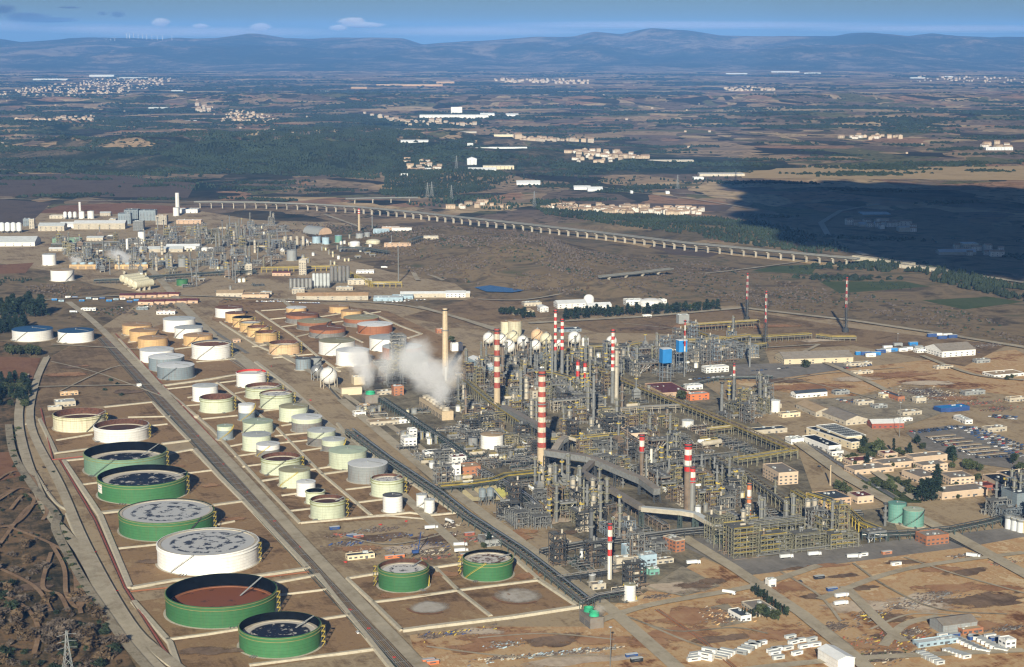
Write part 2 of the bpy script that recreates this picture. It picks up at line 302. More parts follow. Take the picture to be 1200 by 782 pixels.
# ------------------------------------------------------------------ ground sheets
gm=MB()
xs=[-30000,-12000,-5000,-2000,0,2000,5000,12000,30000]; ys=[-4000,0,1500,3000,6000,12000,24000,52000]
gm.add([(x,y,0.) for y in ys for x in xs],[(j*9+i,j*9+i+1,(j+1)*9+i+1,(j+1)*9+i) for j in range(7) for i in range(8)])
struct('ground',gm.mesh('ground',[G_land]))
ZB={'a':.06,'b':.32,'c':.6,'c2':.84,'c3':1.66,'d':1.9,'e':2.75}; ZC={}
class _ZL:
    def __getitem__(s,k): ZC[k]=ZC.get(k,0)+1; return ZB[k]+.011*ZC[k]
ZL=_ZL()
def sheet(name,px,mat,lay='a',hole=None):
    m=MB(); w=W(px); zz=ZL[lay]; m.add([(x,y,zz) for x,y in w],[tuple(range(len(w)))])
    a=sum(p[0]*q[1]-q[0]*p[1] for p,q in zip(w,w[1:]+w[:1]))
    if a<0: m.f=[f[::-1] for f in m.f]
    return struct(name,m.mesh(name,[mat]))
def road(name,px,w,mat=None,lay='d'):
    m=MB(); m.strip(curve(W(px)) if name!='road' or w<12 else dense(W(px),80),w,ZL[lay]); return struct(name,m.mesh(name,[mat or G_road]))
# refinery site, yards, basins
sheet('site_ground',[(60,418),(118,384),(180,345),(330,348),(470,358),(560,372),(640,372),(860,358),(1200,405),(1250,430),(1250,800),(180,800),(140,720),(95,640),(40,545),(22,500),(40,440)],G_site,'a')
sheet('site_ground',[(-60,262),(60,246),(200,242),(300,258),(420,262),(450,272),(500,290),(530,330),(560,352),(330,350),(180,346),(110,334),(60,318),(-60,300)],G_site,'a')
sheet('dirt_yard',[(690,735),(800,645),(872,674),(1140,640),(1210,626),(1250,620),(1250,820),(500,820),(480,745),(560,735)],G_dirt,'b')
sheet('dirt_yard',[(872,672),(1140,638),(1220,622),(1250,690),(1250,720),(960,740),(870,672)],G_dirt,'c')
sheet('dirt_yard',[(840,430),(1000,432),(1190,410),(1250,440),(1200,465),(1060,450),(980,470),(860,450)],G_dirt,'b')
sheet('dirt_yard',[(650,378),(860,362),(1000,385),(1180,405),(1130,430),(1000,405),(880,412),(800,392),(700,390)],G_dark,'b')
sheet('rough_ground',[(60,418),(118,386),(240,520),(180,470),(100,478),(45,490),(30,480),(45,440)],G_dark,'b')
sheet('bike_track',[(-40,395),(20,402),(40,425),(22,470),(14,520),(45,590),(85,650),(130,735),(170,800),(-60,800),(-60,400)],G_track,'b')
sheet('ploughed_field',[(-20,418),(48,420),(36,450),(-20,455)],G_red,'c')
sheet('ploughed_field',[(-20,532),(16,530),(32,556),(-20,570)],G_red,'c')
for k,px in enumerate([[(48,491),(122,478),(179,472),(222,517),(66,533)],[(75,541),(222,528),(286,588),(360,667),(153,690),(118,610)],[(157,706),(372,676),(440,762),(292,785),(210,800)],
    [(437,706),(632,682),(679,712),(471,741)],[(407,679),(545,661),(604,655),(632,682),(437,706)],[(140,400),(200,376),(300,438),(188,453)],[(188,455),(300,440),(383,496),(540,604),(352,615),(250,505)],
    [(248,375),(330,410),(345,430),(420,432),(500,428),(540,405),(455,365),(330,352),(258,352)]]):
    sheet('tank_basin_floor',px,G_basin,'b')
for px in [[(535,445),(640,400),(760,405),(935,528),(960,600),(850,640),(700,640),(600,600),(520,560)],[(820,620),(1040,595),(1060,640),(1000,646),(870,668)],[(640,655),(720,635),(800,625),(830,650),(735,708),(690,705)],[(760,400),(890,392),(905,435),(770,455)],
           [(395,470),(430,450),(520,445),(560,520),(590,570),(520,580),(470,530)]]:
    sheet('process_pad',px,G_proc,'b')
sheet('car_park',[(1062,508),(1112,499),(1128,499),(1200,533),(1200,552),(1150,545),(1085,528)],G_asph,'c')
sheet('asphalt_yard',[(812,632),(798,640),(872,676),(1140,641),(1210,628),(1210,616),(1050,634),(876,656),(838,630)],G_asph,'c')
sheet('asphalt_yard',[(940,470),(1080,458),(1120,480),(1060,500),(1000,490)],G_pad,'c')
sheet('asphalt_yard',[(860,428),(985,424),(1000,432),(900,446),(855,444)],G_asph,'c')
sheet('lawn',[(1000,566),(1040,556),(1075,572),(1080,590),(1050,590),(1015,580)],G_green,'c')
sheet('lawn',[(1000,522),(1030,518),(1045,530),(1010,532)],G_green,'c')
sheet('sulphur_pit_floor',[(541,577),(562,572),(585,570),(604,582),(590,588),(545,590)],P['pale_sulphur'],'d')
sheet('sulphur_pit_floor',[(578,577),(594,573),(604,582),(588,586)],P['sulphur'],'e')
sheet('concrete_slab',[(760,690),(800,664),(830,680),(845,688),(800,700)],G_pad,'c')
sheet('concrete_slab',[(820,715),(852,708),(878,730),(845,736)],G_pad,'c')
for cx,cy,rx in((502,714,24),(607,700.5,29)):                        # traces of two dismantled tanks
    x,y=gp(cx,cy); r=1.22*rx*dep(x,y)/F; m=MB(); n=40
    pts=[(x+math.cos(t)*r*(1+.05*math.sin(5*t)+R.uniform(-.04,.04)),y+math.sin(t)*r*(1+R.uniform(-.05,.05)),1.7) for t in [2*math.pi*i/n for i in range(n)]]
    m.add(pts,[tuple(range(n))]); struct('old_tank_pad',m.mesh('old_tank_pad',[G_old])); m=MB(); k=[(x+math.cos(t)*r*.84,y+math.sin(t)*r*.84) for t in [3.3+2.2*i/16 for i in range(17)]]; m.strip(k,2.6,1.8); struct('rust_trace',m.mesh('rust_trace',[G_red]))
def soften(m,amt=1.5,edge=.3):                                   # a stain's own ragged, fading outline
    nt=m.node_tree; L=nt.links; b=nt.nodes['Principled BSDF']; o=nt.nodes['Material Output']; tc=nod(nt,'ShaderNodeTexCoord'); su=nod(nt,'ShaderNodeVectorMath',operation='SUBTRACT'); su.inputs[1].default_value=(.5,.5,0); L.new(tc.outputs['Generated'],su.inputs[0])
    mu=nod(nt,'ShaderNodeVectorMath',operation='MULTIPLY'); mu.inputs[1].default_value=(2,2,0); L.new(su.outputs[0],mu.inputs[0]); le=nod(nt,'ShaderNodeVectorMath',operation='LENGTH'); L.new(mu.outputs[0],le.inputs[0])
    g=nod(nt,'ShaderNodeNewGeometry'); n=nod(nt,'ShaderNodeTexNoise'); n.inputs['Scale'].default_value=.07; n.inputs['Detail'].default_value=8; n.inputs['Roughness'].default_value=.68; L.new(g.outputs['Position'],n.inputs['Vector'])
    k=nod(nt,'ShaderNodeMath',operation='MULTIPLY_ADD'); k.inputs[1].default_value=-amt; L.new(n.outputs['Fac'],k.inputs[0]); L.new(le.outputs['Value'],k.inputs[2])
    r=nod(nt,'ShaderNodeMapRange'); r.inputs['From Min'].default_value=.82-amt*.5; r.inputs['From Max'].default_value=.82-amt*.5-edge; L.new(k.outputs[0],r.inputs['Value'])
    t=nod(nt,'ShaderNodeBsdfTransparent'); mx=nod(nt,'ShaderNodeMixShader'); L.new(r.outputs[0],mx.inputs[0]); L.new(t.outputs[0],mx.inputs[1]); L.new(b.outputs[0],mx.inputs[2]); L.new(mx.outputs[0],o.inputs['Surface'])
for mm,a_ in((G_rusty,2.2),(G_stain,2.2),(G_pale,1.6),(G_old,.7)): soften(mm,a_)
def patch(px,py,rx,ry,mat,sd):                                       # stains and spills with ragged outlines
    q=random.Random(sd); x,y=gp(px,py); n=36; ph=[q.uniform(0,6.28) for _ in range(5)]; m=MB(); z=ZL['c2']
    pts=[]
    for i in range(n):
        t=2*math.pi*i/n; k=1+.22*math.sin(2*t+ph[0])+.17*math.sin(3*t+ph[1])+.12*math.sin(5*t+ph[2])+.09*math.sin(9*t+ph[3])+q.uniform(-.07,.07); a,b=math.cos(t)*rx*k,math.sin(t)*ry*k
        pts.append((x+a*V[0]-b*U[0],y+a*V[1]-b*U[1],z))
    m.add(pts,[tuple(range(n))]); struct('soil_patch',m.mesh('soil_patch',[mat]))
for i,a in enumerate([(925,690,30,14,G_rusty),(900,710,22,20,G_rusty),(955,700,16,8,G_stain),(1000,712,30,18,G_pale),(1010,690,14,8,G_stain),(1040,725,26,12,G_stain),(1085,708,40,22,G_pale),(1120,690,40,14,G_rusty),(1150,705,44,20,G_stain),(1170,690,24,10,G_rusty),(1100,668,26,10,G_rusty),(1060,660,22,7,G_stain),(970,664,26,6,G_rusty),(990,676,18,6,G_stain),(930,668,12,5,G_stain),(1130,672,30,8,G_stain),(1060,735,34,9,G_rusty),(1030,757,34,14,G_rusty),(1045,745,20,8,G_stain),(1150,735,30,10,G_rusty),(815,725,44,22,G_rusty),(790,745,40,18,G_rusty),(830,752,30,7,G_stain),(862,748,20,6,G_stain),(770,755,22,12,G_rusty),(800,690,40,18,G_pale),(815,688,22,9,G_stain),(835,683,16,8,G_stain),(860,705,20,8,G_rusty),(905,745,26,16,G_rusty),(600,748,50,14,G_rusty),(650,752,40,12,G_stain),(560,760,36,12,G_rusty),(700,752,30,12,G_rusty),(680,775,60,10,G_pale),(560,742,22,10,G_pale),(950,455,60,30,G_rusty),(920,447,50,16,G_stain),(1000,445,50,18,G_pale),(1050,440,60,26,G_rusty),(1090,450,40,20,G_pale),(1120,468,40,16,G_rusty),(820,383,70,24,G_rusty),(760,385,60,26,G_stain),(900,383,60,20,G_rusty),(960,400,40,16,G_pale),(1050,405,50,14,G_stain),(610,625,16,12,G_rusty),(600,630,30,16,G_rusty),(650,612,22,12,G_pale),(665,625,16,8,G_stain),(700,672,24,8,G_pale),(440,632,40,12,G_stain),(420,645,30,10,G_rusty),(480,645,34,12,G_pale),(510,632,24,14,G_stain),(86,431,22,12,G_stain),(100,430,12,6,G_rusty),(150,460,30,14,G_stain),(80,440,30,20,G_rusty),(230,655,14,6,G_stain),(180,660,20,8,G_stain),(330,735,12,10,G_stain),(250,765,30,10,G_stain),(520,675,16,8,G_rusty),(470,700,24,8,G_rusty),(620,676,14,10,G_rusty),(300,470,12,5,G_rusty),(365,515,20,7,G_rusty),(350,538,14,6,G_stain),(120,510,14,6,G_rusty),(205,548,16,6,G_rusty),(250,570,14,8,G_rusty),(275,610,12,8,G_rusty),(40,690,20,14,G_stain),(60,745,24,16,G_stain)]): patch(*a,i)
for px in [[(880,680),(905,700),(950,725),(1000,762)],[(915,672),(960,700),(985,730)],[(1000,662),(1040,690),(1100,716),(1180,722)],[(1060,655),(1120,675),(1210,700)],[(760,735),(800,752),(850,770)],[(735,725),(790,742),(860,738),(900,745)],[(560,750),(640,745),(720,752)],[(500,760),(600,772),(700,770)],[(880,440),(950,450),(1030,470)],[(880,455),(960,440),(1060,432)],[(730,380),(800,388),(880,402)],[(400,630),(460,640),(530,625)],[(60,425),(120,440),(200,470)],[(70,460),(140,430),(190,440)],[(720,660),(760,690),(800,700)],[(1020,740),(1070,722),(1150,726)]]: road('dirt_track',px,2.6,G_road if len(px)==3 else G_pad,'c3')
# fields between and beyond
for nm,px,mt in [('ploughed_field',[(40,250),(70,241),(150,238),(220,243),(215,250),(130,251)],G_red),('bare_vineyard',[(-20,232),(60,238),(35,262),(-20,268)],G_purple),('bare_vineyard',[(-20,205),(120,203),(230,215),(220,232),(-20,230)],G_purple),
    ('stubble_field',[(640,283),(700,276),(770,284),(760,291),(690,290)],G_tan),('stubble_field',[(720,279),(900,301),(1000,310),(990,314),(860,300)],G_tan),('bare_vineyard',[(610,292),(700,292),(760,304),(640,300)],G_purple),
    ('bare_vineyard',[(740,286),(850,296),(830,302),(750,295)],G_purple),('winter_crop',[(905,312),(960,310),(950,322),(880,318)],G_green),('winter_crop',[(1080,352),(1160,348),(1200,354),(1130,363)],G_green),('winter_crop',[(960,330),(1060,330),(1090,336),(985,344)],G_green),
    ('stubble_field',[(618,192),(700,190),(742,199),(660,205)],G_tan),('stubble_field',[(726,200),(775,196),(802,199),(742,205)],G_tan),('stubble_field',[(860,198),(1200,195),(1250,212),(1000,210),(870,209)],G_tan),('stubble_field',[(590,208),(640,207),(660,214),(600,215)],G_tan),
    ('stubble_field',[(830,132),(880,122),(960,120),(985,128),(890,133)],G_tan),('ploughed_field',[(820,123),(870,120),(940,122),(880,127)],G_red),('stubble_field',[(560,118),(640,117),(655,128),(580,132)],G_tan),('stubble_field',[(690,233),(740,238),(860,241),(850,248),(740,246)],G_purple),
    ('bare_vineyard',[(470,372),(560,348),(660,356),(640,372),(580,378),(520,380)],G_dark),('bare_vineyard',[(1165,452),(1200,448),(1230,460),(1200,470)],G_purple),('bare_vineyard',[(-20,312),(40,308),(30,320),(-20,322)],G_red)]:
    sheet(nm,px,mt,'a' if nm!='stubble_field' else 'b')
sheet('pond',[(556,338),(585,334),(625,340),(600,344),(570,343)],G_water,'d')
sheet('pond',[(590,337),(625,336),(640,340),(605,343)],G_water,'c')
# roads
for px,w in [([(80,355),(120,388),(248,521),(372,656),(500,790)],11),([(250,395),(215,360),(195,337),(180,320),(150,295)],14),([(250,395),(330,455),(420,530),(470,580),(545,650)],10),([(205,355),(300,440)],9),
    ([(400,470),(520,570),(640,660),(720,720),(810,800)],12),([(790,625),(860,668),(940,722),(1005,775),(1030,800)],12),([(690,735),(760,712),(880,690),(960,665)],9),([(935,520),(990,560),(1060,600),(1110,625),(1210,680)],14),([(955,512),(1010,545),(1075,588)],10),
    ([(-20,360),(60,352),(180,347),(330,352),(480,360),(600,395)],9),([(330,352),(380,395),(420,432)],8),([(490,360),(560,380),(620,398)],8),([(620,380),(760,372),(870,362),(1000,377),(1100,392),(1210,410)],14),([(940,415),(1010,445),(1060,470)],9),([(1080,418),(1140,440),(1200,447)],8),
    ([(30,440),(22,500),(50,590),(95,650),(140,735),(200,800)],10),([(55,420),(42,450),(36,500),(70,570),(100,640),(150,730),(190,770),(230,800)],9),([(960,705),(1060,670),(1200,650)],8),([(990,690),(1040,740),(1060,755)],9),([(1035,760),(1060,735),(1100,725)],8),
    ([(850,790),(1000,775),(1200,765)],9),([(60,405),(180,412)],5),([(40,455),(190,452)],5),([(-20,233),(100,236),(236,237)],12),([(996,301.5),(1055,308.5),(1120,320),(1210,334)],16),([(1015,300),(975,285),(962,262),(985,248),(1030,240)],14),([(700,337),(620,352),(560,352)],7),([(788,325),(860,318),(960,305)],7),
    ([(465,153),(500,166),(530,180)],14),([(380,252),(440,275),(470,300),(490,330)],9),([(520,330),(480,310),(520,300),(560,285),(540,275)],8),([(300,395),(470,510),(560,585)],8),([(880,410),(960,405)],5),([(960,405),(940,415)],6)]:
    road('road',px,w)
for px,w in [([(460,162),(530,182),(545,190)],10),([(630,204),(720,222),(880,232)],8),([(620,222),(760,228),(880,245)],8),([(500,215),(640,222)],8),([(1000,205),(1100,212),(1200,214)],8)]:
    road('country_road',px,w)
for px in [[(-10,590),(20,575),(45,580),(55,600),(50,612)],[(0,640),(30,600),(45,592)],[(10,620),(60,640),(85,660),(90,700),(95,722)],[(60,650),(50,690),(70,700),(80,720)],[(-10,570),(15,555),(38,562),(46,590)],[(12,600),(28,582),(40,588),(30,606),(14,618),(-10,622)],[(0,700),(30,715),(45,740),(40,770)],[(60,640),(75,668),(78,700),(92,716),(98,700),(86,672)],[(-10,665),(40,690),(60,720)],[(20,575),(-20,600)]]:
    road('bike_trail',px,3.6,G_trail,'d')
# hills on the skyline
RIDGE=[(-900,46),(-500,43),(-200,47),(0,45),(33,50),(70,48),(120,44),(165,45),(205,47),(220,45),(262,46),(300,40),(335,46),(370,46),(420,45),(470,46),(495,52),(560,48),(625,44),(670,44),(695,38),(725,41),(758,34),(800,36),(840,41),(900,42),(980,41),(1000,38),(1030,42),(1060,42),(1085,39),(1105,42),(1160,43),(1200,45),(1400,42),(1800,47),(2200,44)]
def build_hills():
    nx,ny=300,90; xs=np.linspace(-15000,15000,nx); t=np.linspace(0,1,ny); ys=24500+t*17000
    X,Y=np.meshgrid(xs,ys)
    def vn(x,y,seed):
        rs=np.random.RandomState(seed); g=rs.rand(64,64); xi=np.floor(x).astype(int);yi=np.floor(y).astype(int); fx=x-xi;fy=y-yi; fx=fx*fx*(3-2*fx);fy=fy*fy*(3-2*fy)
        a=g[yi%64,xi%64];b=g[yi%64,(xi+1)%64];c=g[(yi+1)%64,xi%64];d=g[(yi+1)%64,(xi+1)%64]; return (a*(1-fx)+b*fx)*(1-fy)+(c*(1-fx)+d*fx)*fy
    rid=sum((1-np.abs(2*vn(X/s,Y/(s*1.2),i)-1))*a for i,(s,a) in enumerate([(2600,.5),(1300,.28),(600,.14),(280,.08)]))
    px=CX+F*X/33000; tgt=H+(YH-np.interp(px,[p[0] for p in RIDGE],[p[1] for p in RIDGE]))*33000/F
    tgt=tgt+34*(vn(X/420,Y/9000,51)-.5)+46*(vn(X/1100,Y/9000,52)-.5)
    up=np.clip((Y-25000)/8000,0,1); up=up*up*(3-2*up)
    dn=np.clip((Y-33000)/8000,0,1)
    Z=tgt*up*(1-.75*dn)
    Z=Z*(.38+.85*rid)*(1-np.exp(-((Y-33000)/1500)**2))+tgt*np.exp(-((Y-33000)/1500)**2)*(1.)
    Z+=230*np.exp(-((Y-28300)/1300)**2)*np.clip(rid*1.7-.55,0,1)*vn(X/5200,Y/9000,21)+120*np.exp(-((Y-26200)/700)**2)*np.clip(vn(X/2400,Y/5000,33)-.35,0,1)
    Z=np.maximum(Z,-5)-5*(t[:,None]<.02)
    v=np.stack([X,Y,Z],-1).reshape(-1,3); i=np.arange(nx*ny).reshape(ny,nx)
    f=np.stack([i[:-1,:-1],i[:-1,1:],i[1:,1:],i[1:,:-1]],-1).reshape(-1,4)
    return npmesh('hills',v,f,earth('wooded hillside',[(.35,(.03,.04,.026)),(.5,(.06,.06,.036)),(.6,(.13,.1,.07)),(.7,(.24,.19,.13))],.0009,.006,CON=3.2),True)
struct('hills',build_hills())
for cx,cy,sx,sy,rt,h in MOUNDS:
    n=44; c,s=math.cos(rt),math.sin(rt); X=[];m=MB()
    for j in range(n+1):
        for i in range(n+1):
            a,b=(i/n*4-2)*sx,(j/n*4-2)*sy; x,y=cx+a*c-b*s,cy+a*s+b*c; q=(a/sx)**2+(b/sy)**2; z=gh(x,y) if q<4 else -1.2
            X.append((x,y,z-.15 if q<3.7 else -1.2))
    m.add(X,[(j*(n+1)+i,j*(n+1)+i+1,(j+1)*(n+1)+i+1,(j+1)*(n+1)+i) for j in range(n) for i in range(n)],0,True); struct('terrain_rise',m.mesh('terrain_rise',[G_wild if h in(58,48,30.5,26.5) else G_land]))
# ------------------------------------------------------------------ storage tanks
def puddle_mat(name,base,dark,thr,rings,fill=.85,ramp_=.05):
    m=bpy.data.materials.new(name); m.use_nodes=True; nt=m.node_tree; L=nt.links; b=nt.nodes['Principled BSDF']; b.inputs['Roughness'].default_value=.6
    tc=nod(nt,'ShaderNodeTexCoord'); su=nod(nt,'ShaderNodeVectorMath',operation='SUBTRACT'); su.inputs[1].default_value=(.5,.5,.5); L.new(tc.outputs['Generated'],su.inputs[0])
    mu=nod(nt,'ShaderNodeVectorMath',operation='MULTIPLY'); mu.inputs[1].default_value=(2,2,0); L.new(su.outputs[0],mu.inputs[0])
    le=nod(nt,'ShaderNodeVectorMath',operation='LENGTH'); L.new(mu.outputs[0],le.inputs[0])
    oi=nod(nt,'ShaderNodeObjectInfo'); ad=nod(nt,'ShaderNodeVectorMath',operation='ADD'); L.new(mu.outputs[0],ad.inputs[0]); L.new(oi.outputs['Location'],ad.inputs[1])
    n=nod(nt,'ShaderNodeTexNoise'); n.inputs['Scale'].default_value=5; n.inputs['Detail'].default_value=8; n.inputs['Roughness'].default_value=.7; L.new(ad.outputs[0],n.inputs['Vector'])
    # ring pattern left by the pontoon compartments
    s=nod(nt,'ShaderNodeMath',operation='MULTIPLY'); s.inputs[1].default_value=rings*6.283; L.new(le.outputs['Value'],s.inputs[0])
    si=nod(nt,'ShaderNodeMath',operation='SINE'); L.new(s.outputs[0],si.inputs[0])
    k=nod(nt,'ShaderNodeMath',operation='MULTIPLY_ADD'); k.inputs[1].default_value=ramp_; L.new(si.outputs[0],k.inputs[0]); L.new(n.outputs['Fac'],k.inputs[2])
    st=nod(nt,'ShaderNodeMapRange'); st.inputs['From Min'].default_value=thr; st.inputs['From Max'].default_value=thr+.04; L.new(k.outputs[0],st.inputs['Value'])
    ed=nod(nt,'ShaderNodeMapRange'); ed.inputs['From Min'].default_value=fill+.04; ed.inputs['From Max'].default_value=fill; L.new(le.outputs['Value'],ed.inputs['Value'])
    f=nod(nt,'ShaderNodeMath',operation='MULTIPLY'); L.new(st.outputs[0],f.inputs[0]); L.new(ed.outputs[0],f.inputs[1])
    mx=nod(nt,'ShaderNodeMix',data_type='RGBA'); mx.inputs['A'].default_value=(*base,1); mx.inputs['B'].default_value=(*dark,1); L.new(f.outputs[0],mx.inputs['Factor'])
    L.new(mx.outputs['Result'],b.inputs['Base Color']); P[name]=m; return m
puddle_mat('puddled_roof',(.56,.56,.54),(.05,.055,.07),.525,3.1,.74)
puddle_mat('spotted_roof',(.66,.65,.62),(.05,.05,.05),.55,2.2,.8)
puddle_mat('oily_roof',(.6,.56,.48),(.012,.016,.03),.40,2.5,.74,.03)
puddle_mat('stained_roof',(.62,.58,.52),(.14,.08,.05),.5,2.2,.85)
puddle_mat('rust_floor',(.25,.085,.035),(.08,.035,.025),.6,1.3,1.2)
puddle_mat('rust_roof',(.10,.05,.036),(.05,.03,.025),.52,1.5,1.2)
TANKS=[]
def tank(xl,xr,yt,yb,kind,wall,roof,label,lm=None,depth=.35,inner='inner_rust',low=None,lowf=.5,stair=1,rim=None,girder=None,cat='storage tank',group=None,found=True):
    xc=(xl+xr)/2; fx,fy=gp(xc,yb); l=math.hypot(fx,fy); r=10.
    for _ in range(6):
        cx,cy=fx+fx/l*r,fy+fy/l*r; r=(xr-xl)/2*dep(cx,cy,8)/F
    bx,by=fx+fx/l*2*r,fy+fy/l*2*r; h=max(4.,zat(bx,by,yt))
    t=thing('storage_tank',label,cat,cx,cy,0,0,group,lm,r+4)
    n=64 if r>20 else 40
    mats=[wall,inner,low or wall,rim or wall]; m=MB()
    if kind=='open':
        m.lathe([(r,.3),(r,h*.5),(r,h),(r-.5,h),(r-.5,.5)],n,mi=[2 if low else 0,0,3,1])
    else:
        z1=h*lowf
        m.lathe([(r,.3),(r,z1),(r,h)],n,mi=[2,0])
    link('shell',m.mesh('shell',mats),t)
    if found:
        m=MB(); m.lathe([(r+2.5,.0),(r+1.8,.5),(r-.2,.55)],n); link('foundation_ring',m.mesh('foundation_ring',['concrete']),t)
    m=MB()
    if kind=='open':
        zf=h*(1-depth); m.lathe([(.02,zf),(r-.8,zf)],n,sm=False); ro=link('floating_roof',m.mesh('floating_roof',[roof]),t)
        if depth<.8:
            m=MB(); m.lathe([(r-.8,zf-.6),(r-.8,zf+.5),(r-3.2,zf+.5),(r-3.3,zf+.02)],n); link('seal_ring',m.mesh('seal_ring',['concrete' if roof!='rust_floor' else 'rust_paint']),t)
        a=R.uniform(-.3,.9); m=MB()
        m.beam((math.cos(a)*(r-.6),math.sin(a)*(r-.6),h+.3),(math.cos(a)*r*.45,math.sin(a)*r*.45,zf+1.),1.3,.35); link('rolling_ladder',m.mesh('rolling_ladder',['grey_paint']),t)
    elif kind=='dome':
        m.lathe([(r*math.cos(q),h+r*.32*math.sin(q)) for q in [i*math.pi/16 for i in range(8)]]+[(.02,h+r*.32)],n); link('roof',m.mesh('roof',[roof]),t)
    else:
        m.lathe([(r+.25,h-.1),(r+.25,h+.12),(r*.5,h+r*.035),(.02,h+r*.06)],n); ro=link('roof',m.mesh('roof',[roof]),t)
        m=MB(); m.cyl(0,0,h+r*.05,h+r*.06+1.2,.7,n=10); m.beam((0,0,h+r*.06+.5),(r*.8,-r*.3,h+1.),.7,.3); link('roof_vent',m.mesh('roof_vent',['grey_paint']),ro)
    # wind girders: flat rings round the top of the shell
    gz=girder if girder is not None else ([h-.7] if kind=='open' else [])
    if kind=='open' and r>14: gz=gz+[h-3.2]
    if gz:
        m=MB()
        for z in gz: m.lathe([(r+.02,z-.25),(r+.75,z-.2),(r+.75,z+.1),(r+.02,z+.12)],n)
        link('wind_girder',m.mesh('wind_girder',['rim_olive' if kind=='open' and wall!='white_paint' else wall]),t)
    if stair:
        a0=R.choice([-.2,.3,-2.6,-2.2,-1.1]); sp=h/r*1.3; m=MB(); k=10
        pts=[(math.cos(a0+sp*i/k)*(r+.55),math.sin(a0+sp*i/k)*(r+.55),.5+(h-.3)*i/k) for i in range(k+1)]
        for p,q in zip(pts,pts[1:]): m.beam(p,q,.9,.35); m.beam((p[0],p[1],p[2]+1.1),(q[0],q[1],q[2]+1.1),.15)
        link('spiral_stair',m.mesh('spiral_stair',['dark_steel' if stair==1 else 'steel_yellow']),t)
    m=MB(); a=-2.0+R.uniform(-.5,1.2)
    for j in range(3): m.tube((math.cos(a+j*.06)*r,math.sin(a+j*.06)*r,1.2),(math.cos(a+j*.06)*(r+5),math.sin(a+j*.06)*(r+5),1.),.3)
    link('inlet_pipe',m.mesh('inlet_pipe',['steel_grey']),t)
    if kind=='open' and r>11:     # access tower with yellow landings beside the shell
        a=-.1 if stair!=3 else 3.2; x,y=math.cos(a)*(r+2.6),math.sin(a)*(r+2.6); m=MB()
        for dx in(-1.3,1.3):
            for dy in(-1.3,1.3): m.beam((x+dx,y+dy,0),(x+dx,y+dy,h+1),.25)
        for z in np.arange(h/4,h+.5,h/4): m.box(x,y,float(z),3.,3.,.25,mi=1)
        for i in range(4): m.beam((x-1.3,y-1.3,h/4*i),(x+1.3,y-1.3,h/4*(i+1)),.3,mi=1)
        link('access_tower',m.mesh('access_tower',['dark_steel','steel_yellow']),t)
    TANKS.append((t,cx,cy,r,h)); return t,cx,cy,r,h
W_,G_,T_='white_paint','pale_green','tan_paint'
tank(15.3,62,381.7,400.9,'cone',W_,'roof_blue','wide white tank with blue roof in front of the dark conifers',girder=[])
tank(68.8,110,383.9,402.7,'cone',W_,'roof_blue','narrower white tank with blue roof beside the tank road',girder=[])
tank(144,178,377.3,393.7,'cone',T_,'roof_tan','tan tank with brown roof, rear of the row of three')
tank(152.4,187,384,401.4,'cone',T_,'roof_tan','tan tank with brown roof, middle of the row of three')
tank(162,197,392.7,410,'cone',T_,'roof_tan','tan tank with brown roof, front of the row of three')
tank(191.8,229,370.4,390.1,'cone',W_,'roof_pale','tall white tank with pale grey roof beside the tan tanks')
tank(205,238,380.7,397.8,'cone',W_,'roof_pale','low white tank between the tall white tank and a tan tank')
tank(215.4,249.6,389.6,406.5,'cone',T_,'roof_tan','single tan tank behind the white tank with a dark roof')
tank(225.3,271,398.2,422.5,'open',W_,'roof_brown','white tank with sunken dark roof, second widest of its block',depth=.12,inner='dark_grey')
tank(164.5,204,405.9,426,'cone',W_,'roof_white','white tank with pale roof behind two grey tanks')
tank(174.8,216.3,413.9,436,'cone','blue_grey','roof_white','grey tank with white roof, rear of the grey pair',stair=1)
tank(185,228,423.8,446,'cone','blue_grey','roof_white','grey tank with white roof, front of the grey pair',lm='the front grey tank')
tank(252.6,284.5,357.6,373.3,'cone',W_,'roof_brown','white tank with dark brown roof at the far end of the tan row')
tank(264.3,288.4,364.6,378.7,'cone',T_,'roof_brown','tan tank with reddish roof, first of the row of five')
tank(272.8,297.3,369.7,384.5,'open',T_,'rust_roof','tan tank with open dark top, second of the row of five',inner='inner_black')
tank(281,307,375.2,390.1,'open',T_,'roof_pale','tan tank with grey sunken roof, middle of the row of five',depth=.12)
tank(290,316,380.7,395.9,'open',T_,'rust_roof','tan tank with open brown top, fourth of the row of five')
tank(299,325.5,386.7,402.4,'open',T_,'rust_roof','tan tank with open brown top, nearest of the row of five')
tank(315.6,351.7,398.2,417,'open','peach_paint','spotted_roof','peach tank with open top at the end of the tan row')
tank(335.5,359.3,358.5,368,'cone',T_,'roof_white','small tan tank with white roof behind the brown tanks')
tank(335.4,373.4,365,380,'cone','rust_paint','roof_brown','brown tank with grey base, rear of three beside the road',low='lower_grey',lowf=.6)
tank(348.5,388.8,372.6,388,'cone','rust_paint','roof_olive','brown tank with olive roof, middle of three beside the road',low='lower_grey',lowf=.6)
tank(362.8,405,380.7,397.3,'cone','rust_paint','roof_brown','brown tank with grey base, front of three beside the road',low='lower_grey',lowf=.6)
tank(385.8,409.5,356.9,367.5,'cone',T_,'roof_tan','bright tan tank farthest back beside the warehouses')
tank(399.6,424.2,362,374.5,'cone',T_,'roof_tan','tan tank with tan roof behind the olive topped brown tank')
tank(402.7,444,368.4,384.1,'cone','rust_paint','roof_olive','widest brown tank with olive roof behind the blue-white roofed tank',low='lower_grey',lowf=.5)
tank(419,460.2,376.2,393.1,'cone','rust_paint','roof_white','brick red tank with pale blue-white roof',lm='the red tank with white roof')
tank(374,416,395.2,417.6,'cone',W_,'roof_olive','white tank with olive roof behind the steam')
